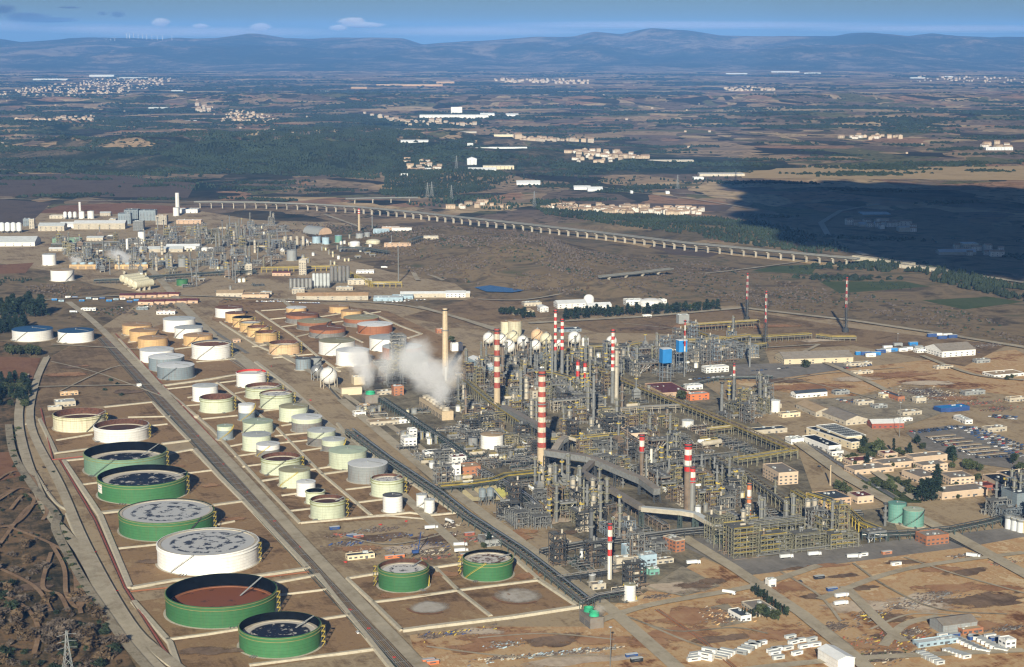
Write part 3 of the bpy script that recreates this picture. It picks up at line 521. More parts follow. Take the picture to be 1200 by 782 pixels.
tank(394,433,406.5,430.2,'cone',W_,'roof_white','white tank with white roof half veiled by steam')
tank(433,476.6,391.2,413,'cone',W_,'roof_pale','white tank with blue-grey roof behind a brown tank',)
tank(448.2,494.5,401.6,424.4,'cone','rust_paint','roof_pale','brown tank with pale blue roof behind the steam plume',lowf=.3)
tank(346.5,364.5,418.3,434.6,'cone','blue_grey','dark_grey','small dark grey tank beside the silver sphere')
tank(364.5,377,417.5,430,'cone','grey_paint','dark_grey','small grey tank behind the silver sphere')
tank(277.5,312.3,432.5,455.2,'open',W_,'roof_white','white tank with bright red rim',lm='the red-rimmed tank',depth=.15,rim='red_paint',inner='red_paint')
tank(288,330.2,447.9,468.6,'open',G_,'spotted_roof','pale green open tank beside the red-rimmed tank')
tank(305,343.6,456.4,480.7,'open',G_,'spotted_roof','pale green open tank with full spotted white roof',depth=.12)
tank(226,255.7,448.8,471.8,'cone',W_,'roof_pale','white tank with pale roof behind the open brown-topped tank')
tank(234.7,274,461,485,'open',G_,'rust_roof','pale green tank open on a dark brown floor beside road',depth=.5)
tank(279.7,299,471.8,494.2,'cone',W_,'roof_white','small tank painted white above and slate grey below',low='blue_grey',lowf=.52,stair=2)
tank(254.8,273.6,496.7,516.5,'cone',G_,'roof_green','smallest tank with grey waist and green cap beside road',low='blue_grey',lowf=.7,stair=2)
tank(327.4,361.5,472.2,495.5,'cone',G_,'roof_olive','pale green tank with olive roof beside the spotted roof tank')
tank(342,377.8,484.6,508,'cone',G_,'roof_white','white-roofed tank with dark lower half beside concrete track',low='lower_grey',lowf=.68)
tank(284.8,320.2,489.7,510.5,'cone',G_,'roof_green','pale green tank with green roof, rear of a close pair')
tank(284.5,318,505.2,530,'cone',G_,'roof_pale','pale green tank with bluish roof, front of a close pair')
tank(300.7,328.2,516.8,537,'cone',W_,'roof_white','small white tank with dark base behind the rust floored tank',low='lower_grey',lowf=.6,stair=2)
tank(360.5,393.4,500.2,524,'cone',G_,'roof_pale','pale tank with dark grey lower half and bluish roof',low='lower_grey',lowf=.58)
tank(377.2,405,511.3,530,'cone',G_,'roof_pale','small pale tank with brown base behind the big green-roofed tank',low='lower_grey',lowf=.5,stair=2)
tank(306.4,352.9,529.6,558,'open',G_,'rust_roof','pale green tank open on a rust red floor',depth=.28,lm='the rust floored tank')
tank(327.2,364,545.2,573,'cone',G_,'roof_olive','pale tank with olive roof and zigzag stair tower',stair=2)
tank(347.7,370.1,561.5,583,'cone',W_,'roof_white','small white tank behind the black-topped small tank')
tank(385.6,430,522,551.1,'cone',G_,'roof_green','large pale green tank with green roof beside the pipe rack',lm='the green-roofed tank')
tank(408,454.4,537,568,'cone','grey_paint','roof_white','large all grey ribbed tank beside the pipe rack',lm='the ribbed grey tank')
tank(435,473,555,584,'open',G_,'spotted_roof','pale mint tank with open dark rim beside the ribbed tank',depth=.15)
tank(448.7,472,577,602,'cone',W_,'dark_grey','upright white tank with dark flat roof',stair=2)
tank(358.4,381.1,572,592,'open',G_,'dark_grey','small pale tank with open black top',inner='inner_black')
tank(364.1,404.7,579.3,610.5,'open',G_,'rust_roof','pale cream tank open on a brown floor, nearest of its field',depth=.22)
tank(487.9,500.6,577.6,597,'cone',W_,'roof_pale','slim white tank, rear of the small pair by the rack',stair=1)
tank(497,509.7,583.6,603.5,'cone',W_,'roof_pale','slim white tank, front of the small pair by the rack',stair=1)
tank(63.7,124.4,477.7,507.4,'open','cream_paint','rust_roof','cream tank open on a rusty floor at the bund corner',depth=.45,lm='the cream open tank')
tank(111.4,174.5,490.9,520,'open',W_,'rust_roof','white tank with deep rusty interior beside the cream tank',depth=.4)
tank(100.4,195.9,517.7,560.6,'open','sage_green','oily_roof','pale sage green tank with deep black interior',depth=.52,inner='inner_black',found=True)
big=tank(116.4,219.7,544.5,591,'open','mid_green','oily_roof','green tank with white sign board and oil covered roof',depth=.33,inner='inner_black',lm='the green tank with sign')
tank(141.4,251,584.4,634.7,'open','mid_green','puddled_roof','green tank with full grey puddled roof',depth=.06,inner='inner_black')
tank(186.1,303.5,618.4,675,'open',W_,'puddled_roof','huge white tank with ringed puddles on its roof',depth=.06,inner='grey_paint',lm='the huge white tank')
tank(196,325,672,737,'open','mid_green','rust_floor','widest green tank with black walls and rust red floor',depth=.62,inner='inner_black',lm='the widest green tank')
tank(281.3,376.5,716.5,772,'open','mid_green','oily_roof','green tank with oily black roof nearest the tank road',depth=.42,inner='inner_black')
tank(443.6,502.4,654.4,695,'open','mid_green','spotted_roof','green tank with brown rim and spotted white roof',depth=.22,stair=3)
tank(542.4,601,643.6,682.4,'open','mid_green','stained_roof','green tank with stained white roof beside the pipe rack',depth=.18,inner='inner_black',stair=3)
tank(563.3,590,505.8,527.6,'cone',W_,'tan_roof','white tank with beige cone roof inside the process area',lm='the white tank with beige roof')
tank(548.5,560,511,523,'cone','grey_paint','dark_grey','little grey tank beside the beige-roofed white tank')
tank(1040,1061,586.7,614,'cone','teal_paint','teal_paint','teal tank, rear of the pair beside the avenue',stair=1)
tank(1058,1082.2,593.5,618.8,'cone','teal_paint','roof_green','teal tank, front of the pair beside the avenue',stair=1,lm='the front teal tank')
tank(731,745,682.3,705.6,'cone',W_,'roof_olive','upright white tank with yellow stair in the front yard',stair=2,lm='the yellow-staired tank')
tank(903,914,468,484,'cone',W_,'roof_white','white tank with stair at the edge of the dirt field',stair=1)
tank(798.8,813,491,501.6,'cone',W_,'roof_pale','squat cream tank beside the yellow pipe rack')
tank(690,698,672,684,'cone','silver','roof_white','small silver tank beside the dark grey column',stair=0)
# far complex
tank(50,66,297,311.6,'cone',W_,'roof_pale','far white tank beside the ploughed plot'); tank(60,87,314.4,330.2,'cone',W_,'tan_roof','far white tank with beige roof beside the trees')
tank(162,170,271.4,286,'cone',W_,'roof_pale','tall white tank with dark stair in the far complex'); tank(203,210,243,253.5,'cone',W_,'roof_pale','far white tank at the foot of the lettered tower',stair=0)
tank(92.6,99.2,247.6,256.5,'cone',W_,'roof_pale','far white tank under the slim white flare',stair=0); tank(102.7,110.5,247,256.7,'cone',W_,'roof_pale','far domed white tank beside the slim white flare',stair=0)
tank(194,203,303,313.6,'cone','grey_paint','roof_pale','far grey tank beside the long steel units',stair=0); tank(208.5,218.6,302,313,'cone','grey_paint','roof_olive','far grey tank with olive roof',stair=0)
tank(207,220.5,326.6,335.5,'cone','mid_green','mid_green','far small green tank beside the tank road',stair=0)
tank(366,376,277,285.7,'cone','sky_blue','sky_blue','far blue tank at the foot of the vaulted shed',stair=0); tank(377.5,386,278,287,'cone','sky_blue','sky_blue','far blue tank between two others below the shed',stair=0); tank(392.5,401,277,286,'cone','teal_paint','sky_blue','far teal blue tank below the vaulted shed',stair=0)
tank(409.5,422.2,286,293.6,'dome',W_,W_,'far white domed tank beside the teal rack',stair=0); tank(429,446,287.5,292,'dome','cream_paint','cream_paint','far flat cream domed tank beside the teal rack',stair=0)
tank(336,348,292.3,306,'cone','grey_paint','grey_paint','far grey tank in front of the silo row',stair=0)
tank(417,426,278,284,'cone','grey_paint','roof_pale','far grey tank left of the coloured sheds',stair=0); tank(427,434,278,283.5,'cone','grey_paint','roof_pale','far grey tank beside the coloured sheds',stair=0)
tank(586.6,599,375.5,396,'cone','cream_paint','roof_tan','tall cream tank behind the spheres, partly hidden'); tank(595,611.5,374.5,397,'cone','cream_paint','roof_tan','tallest cream tank behind the spheres',lm='the tall cream tank',group=None)
tank(681.5,690,396,406,'dome',W_,W_,'white domed tank with stair beside a sphere')
# white board on the green tank (its small lettering is not legible in the photo)
t,cx,cy,r,h=big; m=MB(); a0=-2.72
for i in range(6):
    p,q=a0+i*.045,a0+(i+1)*.045
    for z0,z1,mi,o in((h*.35,h*.85,0,.25),):
        vs=[(math.cos(p)*(r+o),math.sin(p)*(r+o),z0),(math.cos(q)*(r+o),math.sin(q)*(r+o),z0),(math.cos(q)*(r+o),math.sin(q)*(r+o),z1),(math.cos(p)*(r+o),math.sin(p)*(r+o),z1)]
        m.add(vs,[(0,1,2,3)],mi)
sb=link('sign_board',m.mesh('sign_board',['band_white']),t); m=MB()
for i in range(5):
    for zz in(.66,.52):
        if R.random()<.8:
            p=a0+.03+i*.045; q=p+.03; o=.32
            m.add([(math.cos(p)*(r+o),math.sin(p)*(r+o),h*zz),(math.cos(q)*(r+o),math.sin(q)*(r+o),h*zz),(math.cos(q)*(r+o),math.sin(q)*(r+o),h*zz+.8),(math.cos(p)*(r+o),math.sin(p)*(r+o),h*zz+.8)],[(0,1,2,3)])
link('lettering',m.mesh('lettering',['blue_clad']),sb)
# ------------------------------------------------------------------ spheres
def sphere(px,py,rp,label,col='white_paint',lm=None,sq=1.):
    y=3000.
    x,yy=gp(px,py)                                     # centre pixel; the ball stands on legs
    for _ in range(8):
        d=dep(x,yy,12); r=rp*d/F; zc=r+4.; x,yy=gp(px,py,zc)
    t=thing('sphere_tank',label,'gas sphere',x,yy,0,0,'spherical gas tanks',lm,r+4)
    m=MB(); m.sphere(0,0,zc,r,32,18); link('shell',m.mesh('shell',[col]),t)
    lm_=MB(); lm_.tube((0,0,0),(0,0,zc),.45,6); me=lm_.mesh('leg',['concrete' if col!='silver' else 'grey_paint'])
    for i in range(9): a=2*math.pi*i/9; link('leg',me,t,(math.cos(a)*r*.97,math.sin(a)*r*.97,0))
    m=MB(); pts=[]
    for i in range(13):
        q=i/12; el=-.5+q*1.75; az=-2.4+q*2.2; pts.append(((r+.7)*math.cos(el)*math.cos(az),(r+.7)*math.cos(el)*math.sin(az),zc+(r+.7)*math.sin(el)))
    for p,q in zip(pts,pts[1:]): m.beam(p,q,.7,.5)
    link('spiral_stair',m.mesh('spiral_stair',['dark_steel']),t)
    m=MB(); m.cyl(0,0,zc+r*.98,zc+r+.8,2.,n=12); m.tube((0,0,zc+r),(0,0,zc+r+2.2),.4); link('top_platform',m.mesh('top_platform',['grey_paint']),t)
sphere(385,440.5,10.3,'large white sphere tank alone beside the tank road',lm='the large white sphere'); sphere(371.8,434.5,7.4,'shiny silver sphere tank behind the large white sphere','silver',lm='the silver sphere')
for a in [(572.8,396.3,7,'white sphere at the west end of the sphere park, behind chimney'),(588,397.5,6,'white sphere hidden behind the rear red-banded chimney'),(601.5,395,7,'cream sphere in front of the tall cream tank','cream_paint'),
    (596.4,405.9,7.7,'white sphere standing frontmost in the sphere park'),(612.7,400,7,'white sphere between the frontmost and the brownish sphere'),(627.8,404.5,6.3,'white sphere behind the short red-topped columns'),(629.7,393,7.7,'brownish cream sphere at the back of the sphere park','peach_paint'),
    (640,397.3,7.4,'cream sphere with dark stair beside the twin flares','cream_paint'),(673.2,395.9,7.7,'white sphere on tall legs east of the twin flares'),(716.7,400,6.5,'easternmost white sphere behind the red-white chimney'),(655.3,402,4,'small white sphere seen between the twin flares')]: sphere(*a)
sphere(359,283.2,2.8,'small white sphere at the end of the far silo row'); sphere(331,293.5,2.6,'small white sphere beside the far grey tank')
# ------------------------------------------------------------------ chimneys, flares, columns
def stack(px,yt,yb,wt,wb,label,bands=None,base='beige_concrete',lm=None,name='chimney',cat='chimney',top=None,plats=2,cols=('red_paint','band_white'),ylow=None,n=20,lad=True):
    x,y=gp(px,yb); h=zat(x,y,yt); d=dep(x,y,h/2); rt,rb=wt*d/F/2,wb*d/F/2
    t=thing(name,label,cat,x,y,0,0,None,lm,rb+4)
    mats=[base,cols[0],cols[1],'dark_grey']; prof=[(rb,0.)]; mi=[]
    zb=zat(x,y,ylow) if ylow else h
    rr=lambda z: rb+(rt-rb)*z/h
    if bands:
        prof.append((rr(zb),zb)); mi.append(0)
        for i in range(bands):
            z=zb+(h-zb)*(i+1)/bands; prof.append((rr(z),z)); mi.append(1 if (bands-1-i)%2==0 else 2)
    else: prof.append((rt,h)); mi.append(0)
    prof.append((rt*.7,h)); mi.append(3); prof.append((rt*.68,h-3)); mi.append(3)
    m=MB(); m.lathe(prof,n,mi=mi); m.lathe([(.02,h-3.),(rt*.68,h-3.)],n,mi=3); link('shaft',m.mesh('shaft',mats),t)
    for i in range(plats):
        z=h*(1-.03-.3*i); m=MB(); m.lathe([(rr(z),z-.2),(rr(z)+1.2,z-.2),(rr(z)+1.2,z+1.1),(rr(z)+1.1,z+1.1),(rr(z)+1.1,z+.05),(rr(z),z+.05)],n); link('platform',m.mesh('platform',['steel_grey' if i else 'dark_steel']),t)
    if lad:
        m=MB(); m.beam((rb*.3,-rb-.35,1),(rt*.3,-rt-.35,h-1),.55,.3); link('ladder',m.mesh('ladder',['steel_grey']),t)
    return t,x,y,h
RW=dict(base='steel_grey')
stack(522,361.3,440,5.8,8,'tall plain beige concrete chimney above the steam',lm='the tall beige chimney')
stack(582.5,385,482.5,6.2,7.8,'red and white banded chimney, the rear of the two largest',11,lm='the rear red-banded chimney',ylow=454.5,cols=('stack_red','stack_cream'))
stack(634.8,435,551,8.4,11,'largest red and white banded chimney with beige base',15,lm='the largest red-banded chimney',ylow=524,cols=('stack_red','stack_cream'))
stack(650.7,363,443,3.4,3.8,'taller of the twin red and white flare stacks',11,lm='the taller twin flare',ylow=410.5,base='steel_grey'); stack(658.6,373.5,447,3.8,4,'shorter of the twin red and white flare stacks',9,lm='the shorter twin flare',ylow=410,base='steel_grey')
stack(647,398,446,2.8,2.8,'plain grey column close beside the twin flares',name='process_column',cat='column',**RW)
stack(717.6,386,473,3.8,4.4,'slim red and white chimney beside a beige duct',12,lm='the slim red-white chimney',ylow=434.5,base='steel_grey'); stack(722.3,408,473,4.4,5,'grey beige duct standing beside the slim chimney',base='concrete')
stack(677,422,457,4,4,'short red-topped stack, west of the twin short pair',3,ylow=441,**RW); stack(685.4,424,458,4,4,'short red-topped stack, east of the twin short pair',3,ylow=443,**RW)
stack(681.3,430,457,2.4,2.4,'thin grey pipe stack between two short red-topped stacks',name='process_column',cat='column',**RW)
stack(751.6,509,572,6.6,3.4,'thick red-topped stack in front of the pink-walled house',3,ylow=530,base='steel_brown',lm='the thick red-topped stack')
stack(757.2,530,570,2.4,2.4,'slim silver pipe stack beside the thick red-topped stack',base='silver',plats=1); stack(763,524,556,3,3,'short white stack behind the thick red-topped stack',base='band_white',plats=1)
stack(805.3,520,598,9,8,'broad red and white topped stack on a brown column',5,ylow=552,base='steel_brown',lm='the broad red-topped stack'); stack(810.8,546.5,598,6.5,9.5,'silver stack with red and white cap before the broad stack',3,ylow=565.5,base='silver')
stack(877,566,621,5,5.6,'orange and white banded stack in the front unit',7,cols=('orange_paint','band_white'),ylow=620,base='orange_paint',lm='the orange-white stack')
stack(714.3,613,679.5,5.4,5,'red and white banded stack on thin white legs',6,ylow=659,base='band_white',lm='the white-legged stack')
stack(692.6,596.7,659,4.6,5.4,'dark grey tower column beside the front rack',base='dark_grey',name='process_column',cat='column',lm='the dark grey tower')
stack(859.6,425.5,473,2.6,3.6,'grey column with red and white cap by the dirt field',4,ylow=442,base='steel_grey'); stack(845.5,448,487,3.2,4,'plain steel column beside the red-white capped column',name='process_column',cat='column',**RW)
stack(802,375,442,1.8,2.2,'thin red and white pole behind the smaller blue box',6,ylow=412,**RW); stack(782.2,418,446,2,2.4,'thin red and white pole at the larger blue box',5,ylow=424,**RW)
stack(878.5,394.5,431,2,2.2,'slim pale pipe standing alone beside the steel unit',base='steel_grey',plats=2)
for px,yt,yb,lb in((875,320,376,'westernmost'),(896.6,341,408,'frontmost'),(990.8,325,389.5,'easternmost')):
    t,x,y,h=stack(px,yt,yb,2.0,2.6,'tall %s flare of the three red and white ones on open ground'%lb,9,ylow=yt+(yb-yt)*.55,base='dark_steel',name='flare_stack',cat='flare',plats=1,lm='the %s field flare'%lb)
    m=MB(); r=4.
    for i in range(3):
        a=2*math.pi*i/3+.4; m.beam((math.cos(a)*r,math.sin(a)*r,0),(math.cos(a)*1.9,math.sin(a)*1.9,h*.93),.5); b=a+2*math.pi/3
        for k in range(14):
            z0,z1=h*.93*k/14,h*.93*(k+1)/14; q0,q1=r-(r-1.9)*k/14,r-(r-1.9)*(k+1)/14; m.beam((math.cos(a)*q0,math.sin(a)*q0,z0),(math.cos(b)*q1,math.sin(b)*q1,z1),.3)
    link('derrick',m.mesh('derrick',['dark_steel']),t)
    m=MB(); m.lathe([(5,0),(5,5),(3,7)],16,cap1=True); link('seal_drum',m.mesh('seal_drum',['dark_steel']),t)
stack(1166.6,562,598,3,3.6,'grey tower beside the steel unit at the edge',base='steel_grey',name='process_column',cat='column',lm='the edge tower'); stack(973,545,569,1.8,2.2,'beige pole beside the avenue railings',base='beige_concrete',plats=0)
stack(208.3,226,252.5,4.6,5,'white tower with dark lettering in the far complex',base='white_paint',plats=0,lm='the lettered tower'); stack(93.8,236.8,249,2.6,2.8,'slim white flare above far white tanks',base='white_paint',plats=0)
stack(149.3,280,296.5,2.8,3,'white stack behind the blue-topped coolers',base='white_paint',plats=0); stack(354.6,304.7,321,2.8,2.8,'white column rising above the far silos',base='white_paint',plats=0,lm='the white silo column')
stack(421,247,273,2.6,2.8,'beige chimney with red top beside the vaulted shed',5,ylow=253,plats=0,lm='the far beige chimney'); stack(436.3,255,270,1.2,1.6,'thin grey flare beside the far beige chimney',base='steel_grey',plats=0); stack(467,289,331,1.2,1.4,'thin tall mast at the end of the yellow rack',base='steel_grey',plats=0)
for px,yt,yb,w in((269.5,252.5,279,1.4),(261,258,288,1.3),(283,267,281,1.4),(288,264,283,.9),(256,265,280,1.1),(273.5,288,304,1.4),(277,296,316,1.4),(264,297,318,1.5),(273,302,328,1.6),(276,308,332,1.6),(268.5,310,327,1.3),(232,302,320,1.4),(230.5,310,336,1.7),(225,313,332,1.3),(318,298,312,1.6),(302,290,304,1.4),(335,268,282,1),(325,266,284,1.2),(330,282,292,1.2),(346,281,293,1.2),(353,281,293,1.2),(340,282,293,1.2),(459,282,294,1),(124.5,302,317,1),(129,303,322,1.3),(185,255,270,1.2),(192,258,274,1.2),(160,300,312,1.),(166,301,313,1.)):
    stack(px,yt,yb,w,w,'slim grey process column in the far complex',base='steel_grey',name='process_column',cat='column',plats=1,n=10,lad=False)
for px,yt,yb,w in((613.5,398,428,2.5),(618.5,401,429,2.2),(622,398,430,2.6),(627,413,438,2),(629.5,414,440,2),(589,405,443,3.4),(619,445,468,3),(596,438,455,2.4),(711,400,424,2),(695.5,437,503,3.2),(699,428,455,2.6),(738,400,420,2),(728,425,447,2),(731,420,440,1.5),(729,448,482,2.6),(781,478,502,2),(748,470,492,1.6),(676,512,530,2.4),(716,510,532,2),(735,500,543,2.2),(790,505,540,5),(793,505,540,3),(837,533,564,2.4),(840,543,576,2.6),(846,543,562,2),(822,530,556,3),(770,548,582,2.2),(895,580,617,4),(889,578,612,2.4),(908,560,592,2.4),(926,590,618,3),(919,590,625,4.4),(965,585,618,2.6),(967,620,640,2.4),(1037,590,617,3),(546,455,488,2.6),(688,565,600,3.4),(684,560,598,2.2),(720,600,612,4),(731,620,640,5),(730,556,572,1.6)):
    stack(px,yt,yb,w,w*1.1,'grey steel process column',base=R.choice(['steel_grey','steel_grey','steel_olive','steel_brown']),name='process_column',cat='column',plats=3,n=12)
m=MB(); t,x,y,h=stack(522.5,430,446,3,3,'short white stack beside the beige chimney base',base='band_white',plats=0,lad=False)
# ------------------------------------------------------------------ bund walls (each run is one wall)
def bund(px,label,wide=5.,h=1.8,mat='bund_concrete'):
    w=curve(W(px)) if 'parapet' in label else dense(W(px),40); m=MB(); m.strip(w,wide,0,prof=[(-wide/2-.6,.1),(-wide*.38,h),(wide*.38,h),(wide/2+.6,.1)])
    x,y=w[len(w)//2]; o=link('bund_wall',m.mesh('bund_wall',[mat])); o.location=(0,0,0)
    # put the origin on the wall
    for v in o.data.vertices: v.co.x-=x; v.co.y-=y
    o.location=(x,y,0); return reg(o,label,'bund wall')
for px,l,w in [([(122,478),(179,472),(222,517)],'pale angled bund wall behind the cream open tank',4.5),([(47,492),(66,532),(104,527)],'pale bund wall along the west side of the cream open tank',4.5),([(190,521),(222,517)],'short pale bund wall east of the deep black tank',4.5),([(150,503),(196,498)],'thin wall between two tank plots behind the deep black tank',2),
    ([(66,517),(108,510)],'thin curved wall in front of the cream open tank',2),([(150,490),(200,489)],'thin wall east of the rusty white tank',2),([(228,527),(258,560),(286,588),(361,667)],'long broad bund wall beside the tank road',5.5),([(75,541),(118,605),(153,690)],'long bund wall beside the perimeter pipe track',5.5),
    ([(196,533),(228,527)],'short broad bund behind the green tank with sign',5),([(75,541),(103,538)],'short broad bund west of the deep black tank',5),([(250,593),(286,588)],'broad cross bund between two green tanks',5),([(119,602),(146,599)],'broad bund stub with sloping face west of a green tank',8),([(139,644),(187,639)],'thin wall west of the huge white tank',2.2),
    ([(153,690),(205,681),(300,676),(361,667)],'long bund wall in front of the huge white tank',5.5),([(97,569),(120,566)],'thin wall west of the green tank with sign',2.2),([(218,556),(250,552)],'thin wall east of the green tank with sign',2.2),([(255,616),(275,612)],'thin wall beside the huge white tank',1.6),
    ([(157,706),(200,755),(212,790)],'bund wall along the perimeter below the widest green tank',5),([(322,684),(372,675),(460,785)],'long bund wall at the corner beside the tank road',4.5),([(195,751),(240,745),(284,738)],'white bund wall between two green tanks at the front',3.2),([(376,727),(410,722)],'short bund wall east of the front green tank',3.2),
    ([(292,781),(370,771),(437,762)],'front bund wall below the last green tank',3.4),([(326,699),(384,692)],'thin white pipe wall east of the widest green tank',1.6),
    ([(437,707),(471,740)],'short bund wall beside the road near an old tank pad',3.5),([(471,740),(500,736),(600,724),(679,712)],'broad pale bund wall along the front of two old tank pads',5.5),([(437,707),(470,703),(537,693),(632,681)],'cross wall between two green tanks and the old pads',3.2),([(511,667),(537,693),(575,723)],'dividing wall between two old tank pads',3.2),
    ([(602,654),(632,681),(679,712)],'sloping bund beside the front pipe rack',5),([(407,679),(444,673)],'bund wall west of the spotted green tank',3.5),([(505,667),(545,661)],'bund wall between the two front green tanks',3.5),([(407,679),(437,707)],'bund wall along the tank road at the front tanks',3),
    ([(140,398),(188,452),(250,505),(300,560),(352,614)],'long low bund wall along the east side of the tank road',3),([(352,614),(420,608),(480,602),(505,605),(536,602)],'bund wall closing the middle tank field at the front',3.6),([(300,425),(340,455),(383,496),(450,545),(536,602)],'broad pale bund along the west side of the main rack',6),
    ([(188,453),(240,446),(300,436)],'broad pale cross bund behind the red-rimmed tank',5),([(186,458),(230,453),(278,447)],'second thin cross bund behind the red-rimmed tank',2.5),([(255,449),(284,471),(325,503),(378,557),(435,605)],'long dividing wall through the middle tank field',3.2),([(220,467),(232,465)],'stub wall beside the pale roofed white tank',2),
    ([(213,477),(236,475)],'stub wall beside the brown floored tank',2),([(237,492),(278,488)],'white wall in front of the brown floored tank',3),([(305,483),(330,480)],'white wall in front of the full spotted roof tank',3),([(276,462),(290,459)],'short wall behind the pale open tanks',2),([(330,500),(342,498)],'short wall beside the dark based white-roofed tank',2.5),
    ([(322,512),(362,508)],'wall across the middle of the pale tank field',3),([(322,521),(360,517)],'second wall across the middle of the pale tank field',2.4),([(270,524),(286,521)],'short wall beside the close pair of pale tanks',2.2),([(275,536),(303,532)],'wall beside the small dark based white tank',2),([(284,548),(308,545)],'wall west of the rust floored tank',2),
    ([(305,565),(330,561)],'broad wall in front of the rust floored tank',4),([(352,530),(377,526)],'wall behind the little brown based tank',2),([(361,552),(388,548)],'wall west of the green-roofed tank',2.6),([(376,557),(412,552)],'broad wall in front of the green-roofed tank',4),([(405,575),(438,571)],'wall in front of the ribbed grey tank',2.4),([(420,590),(452,586)],'wall behind the dark topped upright tank',2.6),
    ([(330,582),(352,579)],'wall west of the small black topped tank',2.2),([(340,600),(366,597)],'wall west of the brown floored cream tank',2.2),([(396,497),(410,516)],'short bund by the start of the main rack',4),
    ([(143,387),(168,384)],'thin wall behind the first tan tank',2),([(146,394),(160,392)],'thin wall beside the middle tan tank',2),([(150,402),(168,400)],'thin wall beside the front tan tank',2),([(205,410),(228,407)],'white wall behind the dark roofed white tank',3),([(230,425),(282,421)],'white wall in front of the dark roofed white tank',2.4),
    ([(278,415),(302,436)],'bund wall east of the dark roofed white tank',4),([(258,378),(300,405),(330,418),(360,434)],'bund wall along the front of the row of five tan tanks',3),([(296,407),(316,404)],'short wall at the end of the row of five tan tanks',3),([(320,420),(366,416)],'white wall in front of the peach tank',2.6),([(300,365),(345,395),(372,418),(398,436)],'bund wall beside the three brown tanks',3.4),
    ([(306,365),(335,363)],'white wall at the far side of the brown tank field',3),([(316,375),(336,373)],'thin wall behind the first brown tank',2.4),([(328,384),(350,381)],'thin wall behind the middle brown tank',2.4),([(345,396),(362,392)],'thin wall beside the front brown tank',2.4),([(427,366),(445,372),(470,383),(494,392),(478,397)],'angled bund at the far corner of the brown tank field',4),
    ([(376,372),(402,368)],'thin wall between the far tan tanks',2.4),([(388,379),(404,377)],'thin wall between brown tanks',2),([(378,433),(412,430)],'low wall beside the large white sphere',2.5),([(410,395),(425,402)],'thin diagonal wall behind the white steam veiled tank',2.4),([(420,370),(446,366)],'thin wall behind the widest brown tank',2)]:
    bund(px,l,w)
for px,l in [([(20,470),(24,520),(45,560),(66,590),(84,601),(80,606)],'white concrete parapet along the perimeter drain, upper bend'),([(78,603),(92,636),(108,668),(128,702),(152,742),(190,775),(225,792)],'white concrete parapet along the perimeter drain, lower run'),([(57,418),(55,424),(45,440),(36,470),(31,498)],'white parapet at the top of the perimeter drain')]:
    bund(px,l,2.2,1.6)
m=MB();w=W([(10,500),(16,535),(40,575),(66,606),(66,625),(95,680),(125,725),(150,760),(185,800)]); m.strip(curve(w),8,ZL['e']); struct('drain_channel',m.mesh('drain_channel',[G_pad]))
# ------------------------------------------------------------------ pipe tracks on the ground and pipe racks
PIPEC=['steel_grey','silver','steel_teal','steel_brown','dark_steel','steel_grey','lower_grey','concrete']
def pipe_track(px,label,n,sp,r=.35,cols=PIPEC,z=1.2,lm=None):
    w=dense(W(px),120); x0,y0=w[len(w)//2]; t=thing('pipe_track',label,'pipe track',x0,y0,lm=lm)
    for i in range(n):
        off=(i-(n-1)/2)*sp+R.uniform(-.2,.2); m=MB(); pts=[]
        for j,(x,y) in enumerate(w):
            a=Vector(w[max(0,j-1)]);b=Vector(w[min(len(w)-1,j+1)]); d=(b-a).normalized(); pts.append((x-d.y*off-x0,y+d.x*off-y0,z))
        m.path(pts,r*R.uniform(.7,1.2),6); link('pipe',m.mesh('pipe',[R.choice(cols)]),t)
    for a,b in zip(w,w[1:]):
        L=math.dist(a,b); k=max(1,int(L/22)); d=((b[0]-a[0])/L,(b[1]-a[1])/L)
        for i in range(k):
            q=i/k; m=MB(); m.box(a[0]+(b[0]-a[0])*q-x0,a[1]+(b[1]-a[1])*q-y0,0,.5,n*sp-.4,.8,math.atan2(d[1],d[0])); link('sleeper',m.mesh('sleeper',['lower_grey']),t)
pipe_track([(120,397),(232,520),(300,595),(360,660),(402,706),(478,790)],'broad pipe track west of the tank road',11,1.5,lm='the long pipe track')
pipe_track([(135,392),(246,512),(318,590)],'narrow red pipe run beside the tank road',2,1.2,.45,['brick_red','steel_brown'])
pipe_track([(390,668),(440,722),(500,790)],'narrow rusty pipe run at the front of the tank road',3,1.2,.45,['brick_red','steel_brown'])
pipe_track([(70,540),(112,612),(146,690),(190,760),(215,795)],'rust red pipes along the west bund walls',3,1.1,.5,['brick_red','rust_paint','steel_brown'])
pipe_track([(48,480),(62,540),(110,535)],'rust red pipe turning in front of the cream open tank',2,1.,.5,['brick_red','rust_paint'])
pipe_track([(153,695),(260,684),(362,672)],'rust red pipe across in front of the huge white tank',2,1.2,.5,['brick_red','rust_paint'])
pipe_track([(225,392),(300,440),(380,505)],'pipes beside the white tank row behind the middle field',7,1.5)
pipe_track([(200,345),(225,372),(290,415)],'pipes along the far end of the tank road',5,1.4)
pipe_track([(300,376),(372,440),(400,470)],'pipes beside the row of five tan tanks',4,1.3)
pipe_track([(770,716),(820,750),(880,800)],'rusty pipes beside the front yard track',3,1.5,.4,['steel_brown','rust_paint'])
pipe_track([(1095,625),(1150,650),(1210,682)],'dark rusty rails beside the far right track',3,2.2,.35,['steel_brown','dark_steel'])
pipe_track([(935,512),(985,545),(1050,585)],'row of grey pipes along the avenue',5,1.6)
pipe_track([(390,610),(455,606),(500,610)],'yard pipes in front of the middle tank field',3,1.5,.4,['steel_brown','concrete'])
